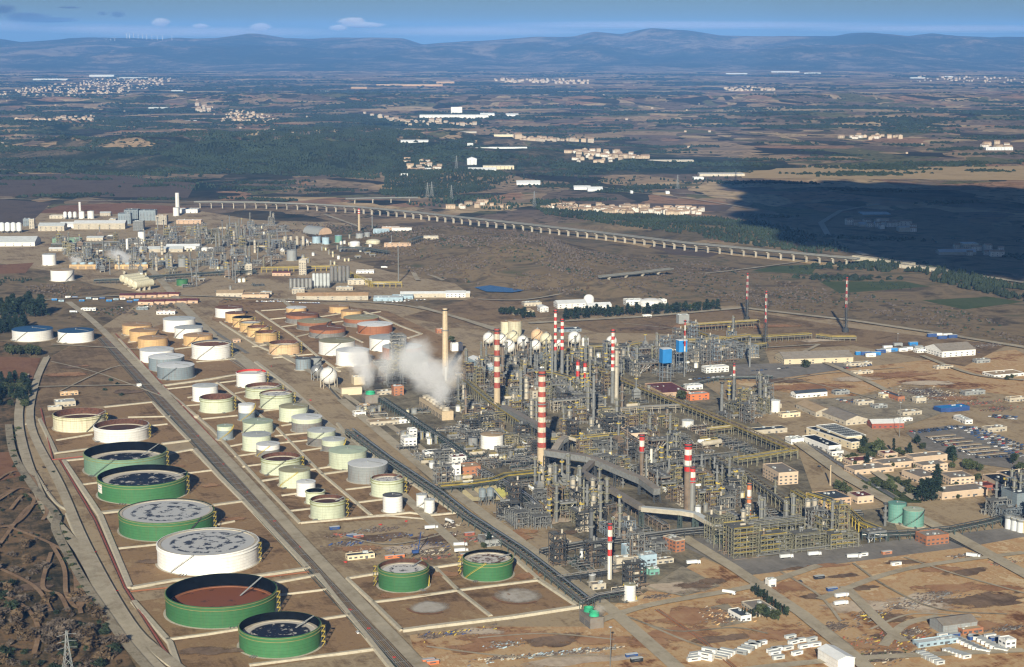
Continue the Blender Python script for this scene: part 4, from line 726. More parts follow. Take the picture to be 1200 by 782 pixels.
def rack(px,label,w=10.,h=7.,n=6,frame='steel_grey',cols=PIPEC,lv=2,sp=10.,pr=.4,lm=None,rail=None,px_z=None,bay=True):
    """elevated pipe rack along a polyline given at its top height"""
    zz=px_z if px_z is not None else h
    pts=W(px,zz); x0,y0=pts[len(pts)//2]; t=thing('pipe_rack',label,'pipe rack',x0,y0,lm=lm)
    pts=[(x-x0,y-y0) for x,y in pts]; f=MB(); 
    for a,b in zip(pts,pts[1:]):
        L=math.dist(a,b)
        if L<1: continue
        dx,dy=(b[0]-a[0])/L,(b[1]-a[1])/L; nx,ny=-dy,dx; k=max(1,int(round(L/sp)))
        for i in range(k+1):
            cx,cy=a[0]+dx*L*i/k,a[1]+dy*L*i/k
            for s in(-1,1): f.beam((cx+nx*s*w/2,cy+ny*s*w/2,0),(cx+nx*s*w/2,cy+ny*s*w/2,h),.55)
            for l in range(lv): z=h-.2-l*2.4; f.beam((cx-nx*w/2,cy-ny*w/2,z),(cx+nx*w/2,cy+ny*w/2,z),.45)
            KEEP.append((cx+x0,cy+y0,w/2+3))
        for s in(-1,1):
            for l in range(lv): z=h-.2-l*2.4; f.beam((a[0]+nx*s*w/2,a[1]+ny*s*w/2,z),(b[0]+nx*s*w/2,b[1]+ny*s*w/2,z),.4)
    link('frame',f.mesh('frame',[frame]),t)
    def off(o,z):
        out=[]
        for j,(x,y) in enumerate(pts):
            a=Vector(pts[max(0,j-1)]);b=Vector(pts[min(len(pts)-1,j+1)]); d=(b-a).normalized(); out.append((x-d.y*o,y+d.x*o,z))
        return out
    for i in range(n):
        l=i%lv; o=R.uniform(-w/2+.7,w/2-.7) if i>=lv*2 else (-w*.3+w*.6*(i//lv)); r=pr*R.uniform(.6,1.5)
        m=MB(); m.path(off(o,h-l*2.4+r+.05),r,6); link('pipe',m.mesh('pipe',[R.choice(cols)]),t)
    if rail:
        m=MB()
        for s in(-1,1):
            q=off(s*(w/2+.3),h+1.2)
            for a,b in zip(q,q[1:]): m.beam(a,b,.2,.28); m.beam((a[0],a[1],h+.2),(b[0],b[1],h+.2),.3,.3)
        link('handrail',m.mesh('handrail',[rail]),t)
        m=MB(); q=off(-w/2+.8,h+.3)
        for a,b in zip(q,q[1:]): m.beam(a,b,1.1,.12)
        link('walkway',m.mesh('walkway',[rail if rail=='steel_yellow' else 'deck_grey']),t)
DK=['dark_steel','steel_teal','steel_grey','lower_grey','steel_grey','silver']
YL=['steel_grey','silver','steel_olive','concrete','dark_steel','steel_brown']
rack([(410,503),(455,537),(515,577),(548,603),(610,643),(653,676),(687,703)],'long dark green pipe rack between tank field and process area',11,7,9,'steel_teal',DK,2,15,lm='the long dark rack',bay=True)
rack([(447,466),(500,501),(527,519),(545,533)],'dark green pipe rack in front of the cooling tower',9,8,6,'steel_teal',DK)
rack([(515,569),(552,566),(580,562),(592,557),(640,552)],'teal cross rack behind the sulphur pit',9,9,6,'steel_teal',DK,rail='steel_yellow')
rack([(585,562),(617,582),(628,592)],'dark rack dropping beside the sulphur pit',12,8,8,'dark_steel',DK)
rack([(652,412),(716,439),(733,447),(802,474),(864,499),(931,527)],'long yellow railed pipe rack crossing the refinery',9,11,7,'steel_olive',YL,2,rail='steel_yellow',lm='the long yellow rack')
rack([(931,527),(884,535),(862,538)],'yellow railed rack end beside the solar-roofed hall',9,10,5,'steel_olive',YL,2,rail='steel_yellow')
rack([(864,499),(830,503)],'short yellow railed cross rack beside the squat cream tank',6,9,4,'steel_olive',YL,2,rail='steel_yellow')
rack([(652,411),(695,406.5),(736,404),(753,401)],'yellow rack in front of the east spheres',8,12,5,'steel_olive',YL,2,rail='steel_yellow')
rack([(806,398.5),(851,396),(877,392)],'yellow rack along the rear of the blue-grey unit',8,12,5,'steel_olive',YL,2,rail='steel_yellow')
rack([(877,394),(902,394),(950,391)],'yellow rack between the frontmost and easternmost field flares',7,9,4,'steel_olive',YL,2,rail='steel_yellow'); rack([(958,392),(975,394.5),(1003,394.5)],'yellow rack at the easternmost field flare',7,7,4,'steel_olive',YL,2,rail='steel_yellow')
rack([(803.5,381),(840,378.5),(889,375.5)],'yellow rack reaching the westernmost field flare',8,12,5,'steel_olive',YL,2,rail='steel_yellow'); rack([(802,383),(833,394),(850,397)],'diagonal yellow rack behind the smaller blue box',8,12,5,'steel_olive',YL,2,rail='steel_yellow')
rack([(850,396),(880,405),(897,402)],'yellow rack dropping to the frontmost field flare',5,10,3,'steel_olive',YL,2,rail='steel_yellow')
rack([(740,546),(775,541),(799,537),(824,534.5),(862,530)],'grey pipe bridge with yellow pipe behind the broad stack',8,12,6,'steel_grey',YL,2)
rack([(700,481),(745,477),(800,474)],'pale grey cross rack behind the pink-walled house',6,10,4,'concrete',['concrete','silver','steel_grey'],2)
rack([(837,535),(880,557.7),(905,575),(938,598)],'grey pipe rack leading to the front unit',9,12,6,'steel_olive',YL,2,rail='steel_grey')
rack([(636,645),(692,635),(740,630),(799,622),(834,619),(901,609),(965,601),(1010,600)],'long dark cross rack behind the orange brick block',11,7,9,'dark_steel',DK,2,lm='the long cross rack')
rack([(654,676),(690,671),(716,667)],'dark rack toward the white-legged stack',6,8,4,'dark_steel',DK); rack([(686,703),(700,697),(735,691)],'dark rack toward the yellow-staired tank',6,8,4,'dark_steel',DK)
rack([(1010,623),(1040,624),(1078,622),(1116,618),(1160,609),(1180,604)],'dark green rack from the teal tanks to the edge unit',7,8,6,'steel_teal',DK,2)
rack([(948,578),(985,590),(1010,612),(1030,620)],'yellow railed rack beside the dark blue-roofed hall',6,10,5,'steel_yellow',YL,2,rail='steel_yellow'); rack([(930,575),(960,592)],'yellow railed pipe bridge with blue cladding',6,12,4,'steel_olive',YL,2,rail='steel_yellow')
rack([(840,619),(888,612),(940,606)],'olive rack over the front lattice unit',9,20,6,'steel_olive',YL,3,rail='steel_grey')
rack([(590,430),(650,437),(700,452)],'olive rack between rear process units',8,10,6,'steel_olive',YL,2,rail='steel_yellow'); rack([(545,445),(575,470),(620,500)],'yellow railed rack beside the rear chimneys',7,11,5,'steel_olive',YL,2,rail='steel_yellow')
rack([(640,515),(690,512),(730,508)],'yellow piped rack behind the largest chimney',6,12,4,'steel_olive',YL,2,rail='steel_yellow'); rack([(660,470),(720,500),(760,525)],'grey rack down the middle units',9,11,6,'steel_grey',YL,2)
rack([(520,520),(560,548),(590,566)],'grey rack behind the red brick house',8,8,6,'steel_grey',DK,2); rack([(700,560),(740,590),(780,615)],'brown rack under the conveyor',8,9,6,'steel_brown',DK,2); rack([(660,600),(720,590)],'brown rack beside the conveyor tower',8,9,5,'steel_brown',DK,2)
rack([(800,452),(840,443),(905,441)],'green rack along the dirt field car rows',5,5,4,'steel_teal',DK,1); rack([(110,328),(149,327),(179,323.5),(257,318.5),(300,317)],'teal rack across the far complex',10,8,6,'steel_teal',DK,2,rail='steel_teal'); rack([(306,314),(395,312),(402,316),(436,331),(471,331)],'far yellow rack with a bend',7,9,4,'steel_yellow',YL,2,rail='steel_yellow')
rack([(398,292),(430,293),(455,297)],'far teal rack beside the domed white tank',9,9,5,'steel_teal',DK,2,rail='steel_teal'); rack([(480,292),(494,288)],'short far teal rack at the loop road',9,10,5,'steel_teal',DK,2,rail='steel_teal'); rack([(260,283),(330,281)],'far grey rack behind the tall columns',8,12,5,'steel_grey',DK,2); rack([(60,286),(150,283)],'far green rack beside the white sheds',7,7,4,'steel_teal',DK,2)
# ------------------------------------------------------------------ conveyor galleries
def gallery(px,z,label,w=6.,h=5.,roof='grey_roof',wall='steel_grey',lm=None,legs='dark_steel'):
    pts=[gp(a,b,q) for (a,b),q in zip(px,z)]; x0,y0=pts[0]; t=thing('conveyor_gallery',label,'conveyor',x0,y0,lm=lm)
    for (a,b,za,zb) in zip(pts,pts[1:],z,z[1:]):
        m=MB(); p=(a[0]-x0,a[1]-y0,za-h/2); q=(b[0]-x0,b[1]-y0,zb-h/2); m.beam(p,q,w,h,0); m.beam((p[0],p[1],p[2]+h/2+.15),(q[0],q[1],q[2]+h/2+.15),w+.6,.3,1)
        link('gallery',m.mesh('gallery',[wall,roof]),t); L=math.dist(a,b); k=max(1,int(L/28)); d=((b[0]-a[0])/L,(b[1]-a[1])/L)
        for i in range(k+1):
            f=i/k if k else 0; cx,cy=p[0]+(q[0]-p[0])*f,p[1]+(q[1]-p[1])*f; zt=p[2]+(q[2]-p[2])*f-h/2
            m=MB()
            for s in(-1,1):
                for e in(-1,1): m.beam((cx-d[1]*s*w*.45+d[0]*e*1.5,cy+d[0]*s*w*.45+d[1]*e*1.5,0),(cx-d[1]*s*w*.4+d[0]*e*1.,cy+d[0]*s*w*.4+d[1]*e*1.,zt),.7)
            for zz in range(4): m.beam((cx-d[1]*w*.45,cy+d[0]*w*.45,zt*zz/4),(cx+d[1]*w*.45,cy-d[0]*w*.45,zt*(zz+1)/4),.5)
            KEEP.append((cx+x0,cy+y0,5)); link('trestle',m.mesh('trestle',[legs]),t)
gallery([(590,475),(629,496),(648,508)],[16,16,15],'grey conveyor gallery behind the largest chimney',7,5); gallery([(645,534),(657,515),(663,511)],[9,20,22],'steep grey conveyor beside the largest chimney',7,5)
gallery([(640,527),(688,534),(695,536),(752,560),(770,573)],[24,25,24,17,14],'long grey conveyor gallery from the largest chimney',7.5,6,lm='the long conveyor'); gallery([(694,540),(682,552),(752,593)],[22,22,20],'bent lower conveyor gallery below the long conveyor',6,4,wall='grey_roof')
gallery([(752,594),(797,598),(815,601),(842,616)],[20,20,19,17],'pale-roofed conveyor gallery above the cross rack',5.5,4,roof='roof_pale',wall='concrete',legs='steel_teal')
gallery([(661,510),(683,517)],[22,12],'short pale conveyor chute behind the largest chimney',4,3,roof='concrete',wall='concrete')
# ------------------------------------------------------------------ process equipment kits: variants share meshes
def struct_kit(w,d,h,col,lev,seed):
    r=random.Random(seed); f=MB(); dk=MB(); hr=MB(); vs=[]; pw=MB()
    nx=max(1,round(w/5.5)); ny=max(1,round(d/5.5)); X=[-w/2+w*i/nx for i in range(nx+1)]; Y=[-d/2+d*i/ny for i in range(ny+1)]
    for x in X:
        for y in Y: f.beam((x,y,0),(x,y,h*(1 if r.random()<.8 else .7)),.5)
    for l in range(1,lev+1):
        z=h*l/lev
        for x in X: f.beam((x,-d/2,z),(x,d/2,z),.45)
        for y in Y: f.beam((-w/2,y,z),(w/2,y,z),.45)
        x0=r.choice(X[:-1]) if nx>1 else X[0]; cov=r.uniform(.35,.9)
        dk.box((-w/2+x0+w*cov)/2 if 0 else -w/2+w*cov/2,0,z+.25,w*cov,d*.96,.12)
        for s in(-1,1):
            hr.beam((-w/2,s*d/2,z+1.3),(-w/2+w*cov,s*d/2,z+1.3),.22); hr.beam((-w/2,s*d/2,z+.8),(-w/2+w*cov,s*d/2,z+.8),.18)
        for _ in range(r.randint(1,3)):
            x,y=r.uniform(-w*.35,w*.35),r.uniform(-d*.3,d*.3)
            ve=MB()
            if r.random()<.5: ve.drum((x-2.2,y,z+1.6),(x+2.2,y,z+1.6),r.uniform(.7,1.2),8)
            else: ve.cyl(x,y,z+.3,z+r.uniform(2.5,4.5),r.uniform(.7,1.3),n=8)
            vs.append(ve)
        for _ in range(3):
            y=r.uniform(-d/2,d/2); pw.tube((-w/2,y,z-1.1),(w/2,y,z-1.1),r.uniform(.2,.4),5)
    for s in(-1,1):
        for l in range(lev): f.beam((X[0],s*d/2,h*l/lev),(X[1],s*d/2,h*(l+1)/lev),.3); f.beam((s*w/2,Y[0],h*l/lev),(s*w/2,Y[1],h*(l+1)/lev),.3)
    for _ in range(8):
        y=r.uniform(-d*.75,d*.75); z=r.choice([.8,1.6,3.2,4.4]); pw.path([(-w*.62,y,0),(-w*.62,y,z),(w*.62,y,z),(w*.62,y+r.uniform(-3,3),z)],r.uniform(.2,.45),5)
    for _ in range(12):
        x,y=r.uniform(-w/2,w/2),r.uniform(-d/2,d/2); pw.tube((x,y,0),(x,y,h*r.uniform(.4,1.05)),r.uniform(.22,.5),5)
    pcol=r.choice(['silver','steel_grey','concrete','steel_brown']); 
    return [('frame',f.mesh('frame',[col])),('deck',dk.mesh('deck',['deck_grey'])),('handrail',hr.mesh('handrail',['steel_yellow' if r.random()<.38 and col!='steel_blue' else col])),*[('vessel',ve.mesh('vessel',[r.choice(['silver','concrete','steel_grey','steel_brown','steel_grey'])])) for ve in vs],('pipework',pw.mesh('pipework',[pcol]))]
KIT={}
def kit(name,fn):
    KIT.setdefault(name,[]).append(fn)
for c in('steel_olive','steel_grey','steel_brown','steel_blue','dark_steel'):
    for i,(w,d,h,l) in enumerate(((16,11,22,4),(20,12,15,3),(11,11,29,5),(22,15,11,2),(14,9,18,3))): kit('struct_'+c,struct_kit(w,d,h,c,l,i*7+len(c)))
def col_kit(r,h,seed,col='steel_grey'):
    q=random.Random(seed); s=MB(); s.lathe([(r*1.1,0),(r*1.1,2.5),(r,3),(r,h-r),(r*.8,h-.3*r),(.05,h)],12); p=MB()
    for z in np.arange(h*.3,h,h*.22): p.lathe([(r,float(z)),(r+1.2,float(z)),(r+1.2,float(z)+1.1)],12); 
    l=MB(); l.beam((0,-r-.5,0),(0,-r-.5,h),.5,.3); o=MB(); a=q.uniform(0,6); o.path([(math.cos(a)*(r+.6),math.sin(a)*(r+.6),0),(math.cos(a)*(r+.6),math.sin(a)*(r+.6),h+1),(0,0,h+1.2),(0,0,h)],.4,6)
    return [('shell',s.mesh('shell',[col])),('platform',p.mesh('platform',[q.choice(['steel_olive','steel_yellow','steel_grey'])])),('ladder',l.mesh('ladder',['dark_steel'])),('overhead_pipe',o.mesh('overhead_pipe',['silver']))]
for i,(r,h) in enumerate(((1.3,24),(1.7,32),(1.0,20),(2.2,28),(1.4,38))): kit('column',col_kit(r,h,i,['steel_grey','silver','steel_olive','concrete','steel_grey'][i]))
def exch_kit(i):
    a=MB(); a.drum((-4,0,2.2),(4,0,2.2),.95,10); b=MB(); b.box(-2.4,0,0,.8,1.5,1.6); c=MB(); c.box(2.4,0,0,.8,1.5,1.6); d=MB(); d.cyl(4.6,0,2.2-1.2,2.2+1.2,.01,n=8); d.tube((4,0,2.2),(4.5,0,2.2),1.25,10)
    return [('shell',a.mesh('shell',[['silver','steel_grey','concrete'][i]])),('saddle',b.mesh('saddle',['concrete'])),('saddle',c.mesh('saddle',['concrete'])),('channel_head',d.mesh('channel_head',['steel_brown']))]
for i in range(3): kit('exchanger',exch_kit(i))
def drum_kit(i,L,r,col):
    a=MB(); a.drum((-L/2,0,r+2),(L/2,0,r+2),r,16); out=[('shell',a.mesh('shell',[col]))]
    for s in(-1,1): b=MB(); b.box(s*L*.3,0,0,1.,r*1.6,2.4); out.append(('saddle',b.mesh('saddle',['concrete'])))
    p=MB(); p.box(0,0,r*2+2.1,L*.7,1.4,.15); p.beam((-L*.35,.7,r*2+3.2),(L*.35,.7,r*2+3.2),.2); out.append(('walkway',p.mesh('walkway',['steel_yellow']))); return out
for i,(L,r,c) in enumerate(((13,1.8,'silver'),(10,1.5,'roof_white'),(16,2,'concrete'))): kit('drum',drum_kit(i,L,r,c))
def cooler_kit(w,d,h,col):
    f=MB(); nx=max(2,round(w/6))
    for i in range(nx+1):
        x=-w/2+w*i/nx
        for y in(-d/2,d/2): f.beam((x,y,0),(x,y,h),.5)
        f.beam((x,-d/2,h-.3),(x,d/2,h-.3),.5); f.beam((x,-d/2,h*.55),(x,d/2,h*.55),.4)
    for y in(-d/2,d/2): f.beam((-w/2,y,h-.3),(w/2,y,h-.3),.5); f.beam((-w/2,y,h*.55),(w/2,y,h*.55),.4)
    k=MB(); k.box(0,0,h,w,d,1.6); g=MB()
    for i in range(nx): g.lathe([(1.9,h+1.6),(1.9,h+2.3),(1.5,h+2.3),(.1,h+1.9)],12,-w/2+w*(i+.5)/nx,0)
    hd=MB(); hd.box(0,-d/2-.5,h+.2,w,.8,1.4)
    p=MB()
    for i in range(6): p.tube((R.uniform(-w/2,w/2),R.uniform(-d/2,d/2),0),(R.uniform(-w/2,w/2),R.uniform(-d/2,d/2),h),.3,5)
    return [('frame',f.mesh('frame',[col])),('tube_bundle',k.mesh('tube_bundle',['deck_grey'])),('fan_row',g.mesh('fan_row',['silver'])),('header',hd.mesh('header',['steel_grey'])),('pipework',p.mesh('pipework',['silver']))]
for a in ((22,9,12,'steel_olive'),(30,10,14,'steel_brown'),(18,8,10,'steel_grey')): kit('cooler',cooler_kit(*a))
def small_tank_kit(r,h,col):
    a=MB(); a.lathe([(r,0),(r,h),(r*.5,h+r*.2),(.02,h+r*.25)],20); b=MB(); b.beam((0,-r-.4,0),(0,-r-.4,h+1),.6,.3); c=MB(); c.lathe([(r+.05,h),(r+.4,h),(r+.4,h+1),(r+.35,h+1)],20)
    return [('shell',a.mesh('shell',[col])),('ladder',b.mesh('ladder',['steel_yellow'])),('handrail',c.mesh('handrail',['steel_grey']))]
for a in ((3,7,'roof_white'),(2.3,8,'silver'),(3.6,6,'grey_paint'),(2.,6,'cream_paint')): kit('small_tank',small_tank_kit(*a))
def furnace_kit(w,d,h,sh,col):
    a=MB(); a.box(0,0,3,w,d,h); a.box(0,0,3+h,w,d,3,top=.35); b=MB()
    for x in(-w/2+.5,w/2-.5):
        for y in(-d/2+.5,d/2-.5): b.beam((x,y,0),(x,y,3.2),.7)
    s=MB(); s.cyl(0,0,h+6,h+6+sh,1.3,1.1,n=12); p=MB(); p.lathe([(1.2,h+6+sh*.8),(2.4,h+6+sh*.8),(2.4,h+7+sh*.8)],12); q=MB()
    for z in(3+h*.35,3+h*.8): q.box(0,0,z,w+2.4,d+2.4,.2); 
    return [('casing',a.mesh('casing',[col])),('legs',b.mesh('legs',['concrete'])),('flue',s.mesh('flue',['steel_grey'])),('platform',p.mesh('platform',['steel_yellow'])),('gantry',q.mesh('gantry',['deck_grey']))]
for a in ((9,7,9,14,'steel_grey'),(7,7,12,10,'silver'),(13,7,8,16,'steel_brown')): kit('furnace',furnace_kit(*a))
def bank_kit(seed,cols):
    r=random.Random(seed); out=[]
    for i in range(11):
        m=MB(); y=-7+i*1.35; z=r.uniform(.8,5.2); m.path([(-11,y,0),(-11,y,z),(r.uniform(-2,2),y,z),(r.uniform(6,11),y+r.uniform(-4,4),z),(r.uniform(6,11),y,z+r.uniform(-1,4))],r.uniform(.22,.5),5); out.append(('pipe',m.mesh('pipe',[r.choice(cols)])))
    m=MB()
    for x in(-7,0,7): m.beam((x,-7,.7),(x,7,.7),.5); m.beam((x,-7,0),(x,-7,5.6),.4); m.beam((x,7,0),(x,7,5.6),.4); m.beam((x,-7,5.6),(x,7,5.6),.4); m.beam((x,-7,3.),(x,7,3.),.4)
    out.append(('support',m.mesh('support',['steel_grey']))); return out
for i in range(4): kit('pipe_bank',bank_kit(i,PIPEC))
NAME={'column':('process_column','column','process columns'),'exchanger':('heat_exchanger','heat exchanger','heat exchangers'),'drum':('horizontal_vessel','pressure vessel','horizontal vessels'),'cooler':('air_cooler','air cooler','air coolers'),'small_tank':('vertical_vessel','small tank','small process tanks'),'furnace':('process_furnace','furnace','process furnaces'),'pipe_bank':('pipe_bank','pipe bank','low pipe banks'),'struct':('steel_structure','steel structure','open steel structures')}
DESC={'column':['slender grey steel column','silver steel column','thin olive column','thick pale column','tall grey column'],'exchanger':['silver heat exchanger on concrete saddles','grey heat exchanger on concrete saddles','pale heat exchanger on concrete saddles'],'drum':['silver horizontal vessel on saddles','white horizontal vessel on saddles','long pale horizontal vessel on saddles'],'cooler':['olive framed air cooler deck','long brown framed air cooler deck','grey framed air cooler deck'],
 'small_tank':['small white upright vessel','small silver upright vessel','squat grey process tank','small cream upright vessel'],'furnace':['grey box furnace with short flue','silver box furnace with flue','brown box furnace with flue'],'pipe_bank':['low bank of bent pipes']*4}
SH=['four level open %s steel structure','long three level open %s steel structure','tall five level open %s steel structure','broad two level open %s steel structure','narrow three level open %s steel structure']
CNT={}
def place(kind,x,y,rz,i=None,label=None,lm=None,sz=1.,r=0):
    ks=KIT[kind]; i=R.randrange(len(ks)) if i is None else i; base='struct' if kind.startswith('struct') else kind; nm,cat,grp=NAME[base]
    l=label or (SH[i]%{'steel_olive':'olive','steel_grey':'grey','steel_brown':'brown','steel_blue':'blue-grey','dark_steel':'dark'}[kind[7:]] if base=='struct' else DESC[kind][i])
    t=thing(nm,l,cat,x,y,0,rz,grp,lm,r)
    if sz!=1: t.scale=(sz,)*3
    for n,me in ks[i]: link(n,me,t)
    CNT[base]=CNT.get(base,0)+1; return t
def clear(x,y,r): return all((x-a)**2+(y-b)**2>(r+c)**2 for a,b,c in KEEP)
LIM={'struct':278,'column':190,'exchanger':240,'drum':150,'cooler':90,'small_tank':160,'furnace':60,'pipe_bank':290}
def zone(px,cu,cv,mix,cols,jit=.18,skip=.05,seed=0,zs=1.):
    global R
    Rz=R; R=random.Random(seed+3); w=W(px); us=[p[0]*U[0]+p[1]*U[1] for p in w]; vs=[p[0]*V[0]+p[1]*V[1] for p in w]
    ks=list(mix); wt=[mix[k] for k in ks]; u=min(us)
    while u<max(us):
        v=min(vs)
        while v<max(vs):
            a=u+cu*(.5+R.uniform(-jit,jit)); b=v+cv*(.5+R.uniform(-jit,jit)); x,y=a*U[0]+b*V[0],a*U[1]+b*V[1]; k=R.choices(ks,wt)[0]; s=R.random()
            if inpoly(x,y,w) and s>skip:
                kk='struct' if k=='struct' else k
                if CNT.get(kk,0)<LIM[kk]:
                    rad=6 if k in('struct','cooler','furnace','drum','pipe_bank') else 3
                    rz=TH+R.choice([0,0,math.pi/2,math.pi])
                    if clear(x,y,rad):
                        if k=='struct': place('struct_'+R.choice(cols),x,y,rz).scale.z=zs
                        elif k=='exchanger':
                            for j in(-1,0,1): place(k,x+j*4*V[0],y+j*4*V[1],TH+math.pi/2,0 if seed%2 else 1)
                        elif k=='column':
                            place(k,x,y,rz)
                            if R.random()<.55: place(k,x+7*V[0],y+7*V[1],rz)
                            if R.random()<.6 and clear(x+8*U[0],y+8*U[1],3): place('struct_'+R.choice(cols),x+8*U[0],y+8*U[1],rz,4)
                        elif k=='small_tank':
                            place(k,x,y,rz)
                            if R.random()<.5: place(k,x+8*V[0],y+8*V[1],rz)
                        else: place(k,x,y,rz)
            v+=cv
        u+=cu
    R=Rz
A=dict(struct=5,column=2.2,exchanger=1.6,drum=1.2,cooler=1.4,small_tank=1.,furnace=.7,pipe_bank=2.2)
for a_,b_ in(((610,505),(735,482)),((735,452),(800,500)),((800,500),(880,545)),((660,545),(690,575)),((720,540),(800,560)),((640,470),(660,500)),((560,470),(600,500))):
    for k_ in range(9): x_,y_=gp(a_[0]+(b_[0]-a_[0])*k_/8,a_[1]+(b_[1]-a_[1])*k_/8); KEEP.append((x_,y_,4))
for px,py,r in((577,532,13),(590,582,24),(562,588,22),(576,600,12),(634,558,10),(738,712,14),(714,685,10),(512,500,18),(780,640,14)):
    x_,y_=gp(px,py); KEEP.append((x_,y_,r))
for px,py,w_,d_,h_,lv,c_,l_ in((868,650,24,20,26,6,'steel_olive','tall corner lattice structure of the front unit'),(843,634,20,20,24,5,'steel_olive','lattice stair structure at the west end of the front unit'),(905,648,30,14,18,4,'steel_olive','long open lattice structure along the front road'),(945,644,30,14,16,4,'steel_olive','second long lattice structure along the front road'),(985,641,28,14,13,3,'steel_olive','lower lattice structure near the blue-grey cooler deck'),(466,425,18,16,40,8,'steel_grey','tall lattice tower wrapped in steam behind the brick tower'),(720,508,24,18,22,4,'dark_steel','dark lattice block behind the pink-walled house'),(690,478,34,14,15,3,'steel_grey','long grey lattice deck behind the middle units')):
    x_,y_=gp(px,py); t_=thing('steel_structure',l_,'steel structure',x_,y_,0,TH,'open steel structures',None,max(w_,d_)*.45)
    for n_,me_ in struct_kit(w_,d_,h_,c_,lv,px): link(n_,me_,t_)
zone([(586,590),(636,588),(655,612),(606,622),(590,606)],15,15,dict(struct=5,pipe_bank=3,column=1,drum=1),['dark_steel','steel_grey'],seed=3)
zone([(640,662),(715,640),(722,664),(660,674)],15,15,dict(struct=2,pipe_bank=4,exchanger=1,small_tank=1),['steel_grey','dark_steel'],skip=.2,seed=11)
zone([(715,625),(760,622),(775,640),(745,668),(720,670)],15,15,dict(struct=3,pipe_bank=2,small_tank=2,drum=1,column=.6),['steel_grey','steel_blue'],skip=.1,seed=12)
zone([(1166,590),(1230,570),(1230,625),(1172,618)],16,16,dict(struct=5,column=1,pipe_bank=1),['steel_grey','steel_blue'],seed=13)
zone([(512,498),(545,500),(556,512),(592,545),(566,556),(530,535),(505,512)],17,16,dict(struct=.5,pipe_bank=6,small_tank=1.,exchanger=1,drum=1),['dark_steel','steel_grey'],skip=.05,seed=14)
zone([(528,470),(560,462),(602,482),(628,518),(632,552),(604,553),(592,545),(558,514),(540,498)],14,14,dict(struct=1.6,pipe_bank=6,small_tank=.8,exchanger=1.2,drum=.7,column=.3),['dark_steel','steel_brown','steel_olive'],skip=.08,seed=21,zs=.5)
zone([(462,508),(498,508),(512,530),(528,552),(560,558),(552,574),(520,578),(488,545)],15,14,dict(struct=.3,pipe_bank=2,small_tank=2,drum=1,exchanger=1),['steel_grey'],skip=.3,seed=19)
zone([(400,476),(425,470),(470,480),(500,478),(486,500),(440,490)],17,17,dict(struct=.3,pipe_bank=2,small_tank=1.4,exchanger=1),['steel_grey','steel_olive'],skip=.45,seed=20)
zone([(715,690),(735,686),(750,690),(745,705)],14,14,dict(struct=3,pipe_bank=2),['steel_olive','dark_steel'],seed=15)
zone([(440,420),(500,415),(500,445),(455,455)],22,22,dict(struct=3,pipe_bank=2,column=1),['steel_grey','steel_olive'],seed=16)
zone([(838,616),(942,600),(1010,604),(1040,630),(980,643),(872,654)],15,15,dict(struct=7,column=2,exchanger=1,drum=1,cooler=1,small_tank=.6,pipe_bank=1),['steel_olive','steel_olive','steel_grey'],seed=1)
zone([(600,560),(640,558),(690,565),(740,595),(775,615),(700,628),(640,612)],16,17,A,['steel_olive','dark_steel','steel_brown'],seed=2,zs=.75)
zone([(650,500),(720,482),(800,522),(870,560),(862,602),(800,602),(740,572),(690,545)],17,18,A,['steel_olive','steel_brown','steel_grey','dark_steel'],seed=4,zs=.8)
zone([(535,440),(600,425),(640,428),(720,445),(705,480),(650,500),(620,525),(595,500),(555,480)],18,18,A,['steel_olive','steel_grey','dark_steel','steel_brown'],seed=5,zs=.78)
zone([(604,424),(690,420),(762,408),(770,440),(722,440),(650,432)],21,21,dict(struct=5,column=3,exchanger=1,drum=1,cooler=1,small_tank=1,furnace=1,pipe_bank=1),['steel_grey','steel_blue','dark_steel'],seed=6,zs=.8)
zone([(705,450),(745,448),(830,488),(905,520),(878,552),(800,520),(725,485)],20,20,dict(struct=1.6,column=.6,exchanger=2,drum=2,cooler=1,small_tank=2,furnace=.3,pipe_bank=7),['steel_grey','steel_olive'],skip=.3,seed=7,zs=.6)
zone([(874,570),(945,590),(1000,592),(960,600),(890,606)],20,20,A,['steel_olive','steel_grey'],skip=.2,seed=8)
zone([(764,412),(800,396),(868,402),(884,420),(822,432),(790,444),(764,440)],24,22,dict(struct=7,column=1,exchanger=1,drum=2,small_tank=.6,pipe_bank=2),['steel_blue','steel_blue','steel_grey'],seed=9)
zone([(843,470),(900,463),(908,490),(868,496)],20,20,dict(struct=5,column=1.5,exchanger=1,drum=1,pipe_bank=2),['steel_olive','steel_grey'],seed=10)
zone([(60,283),(330,262),(345,295),(300,345),(250,345),(200,332),(115,326)],36,30,dict(struct=4,column=2,small_tank=1.6,cooler=1,drum=1,pipe_bank=1,furnace=.7),['steel_grey','steel_blue','steel_olive','steel_grey'],skip=.3,seed=17,zs=.72)
zone([(330,280),(420,282),(455,300),(420,310),(340,312)],38,34,dict(struct=3,column=1,small_tank=2,drum=1),['steel_grey','steel_blue'],skip=.4,seed=18,zs=.7)
print('modules',CNT)
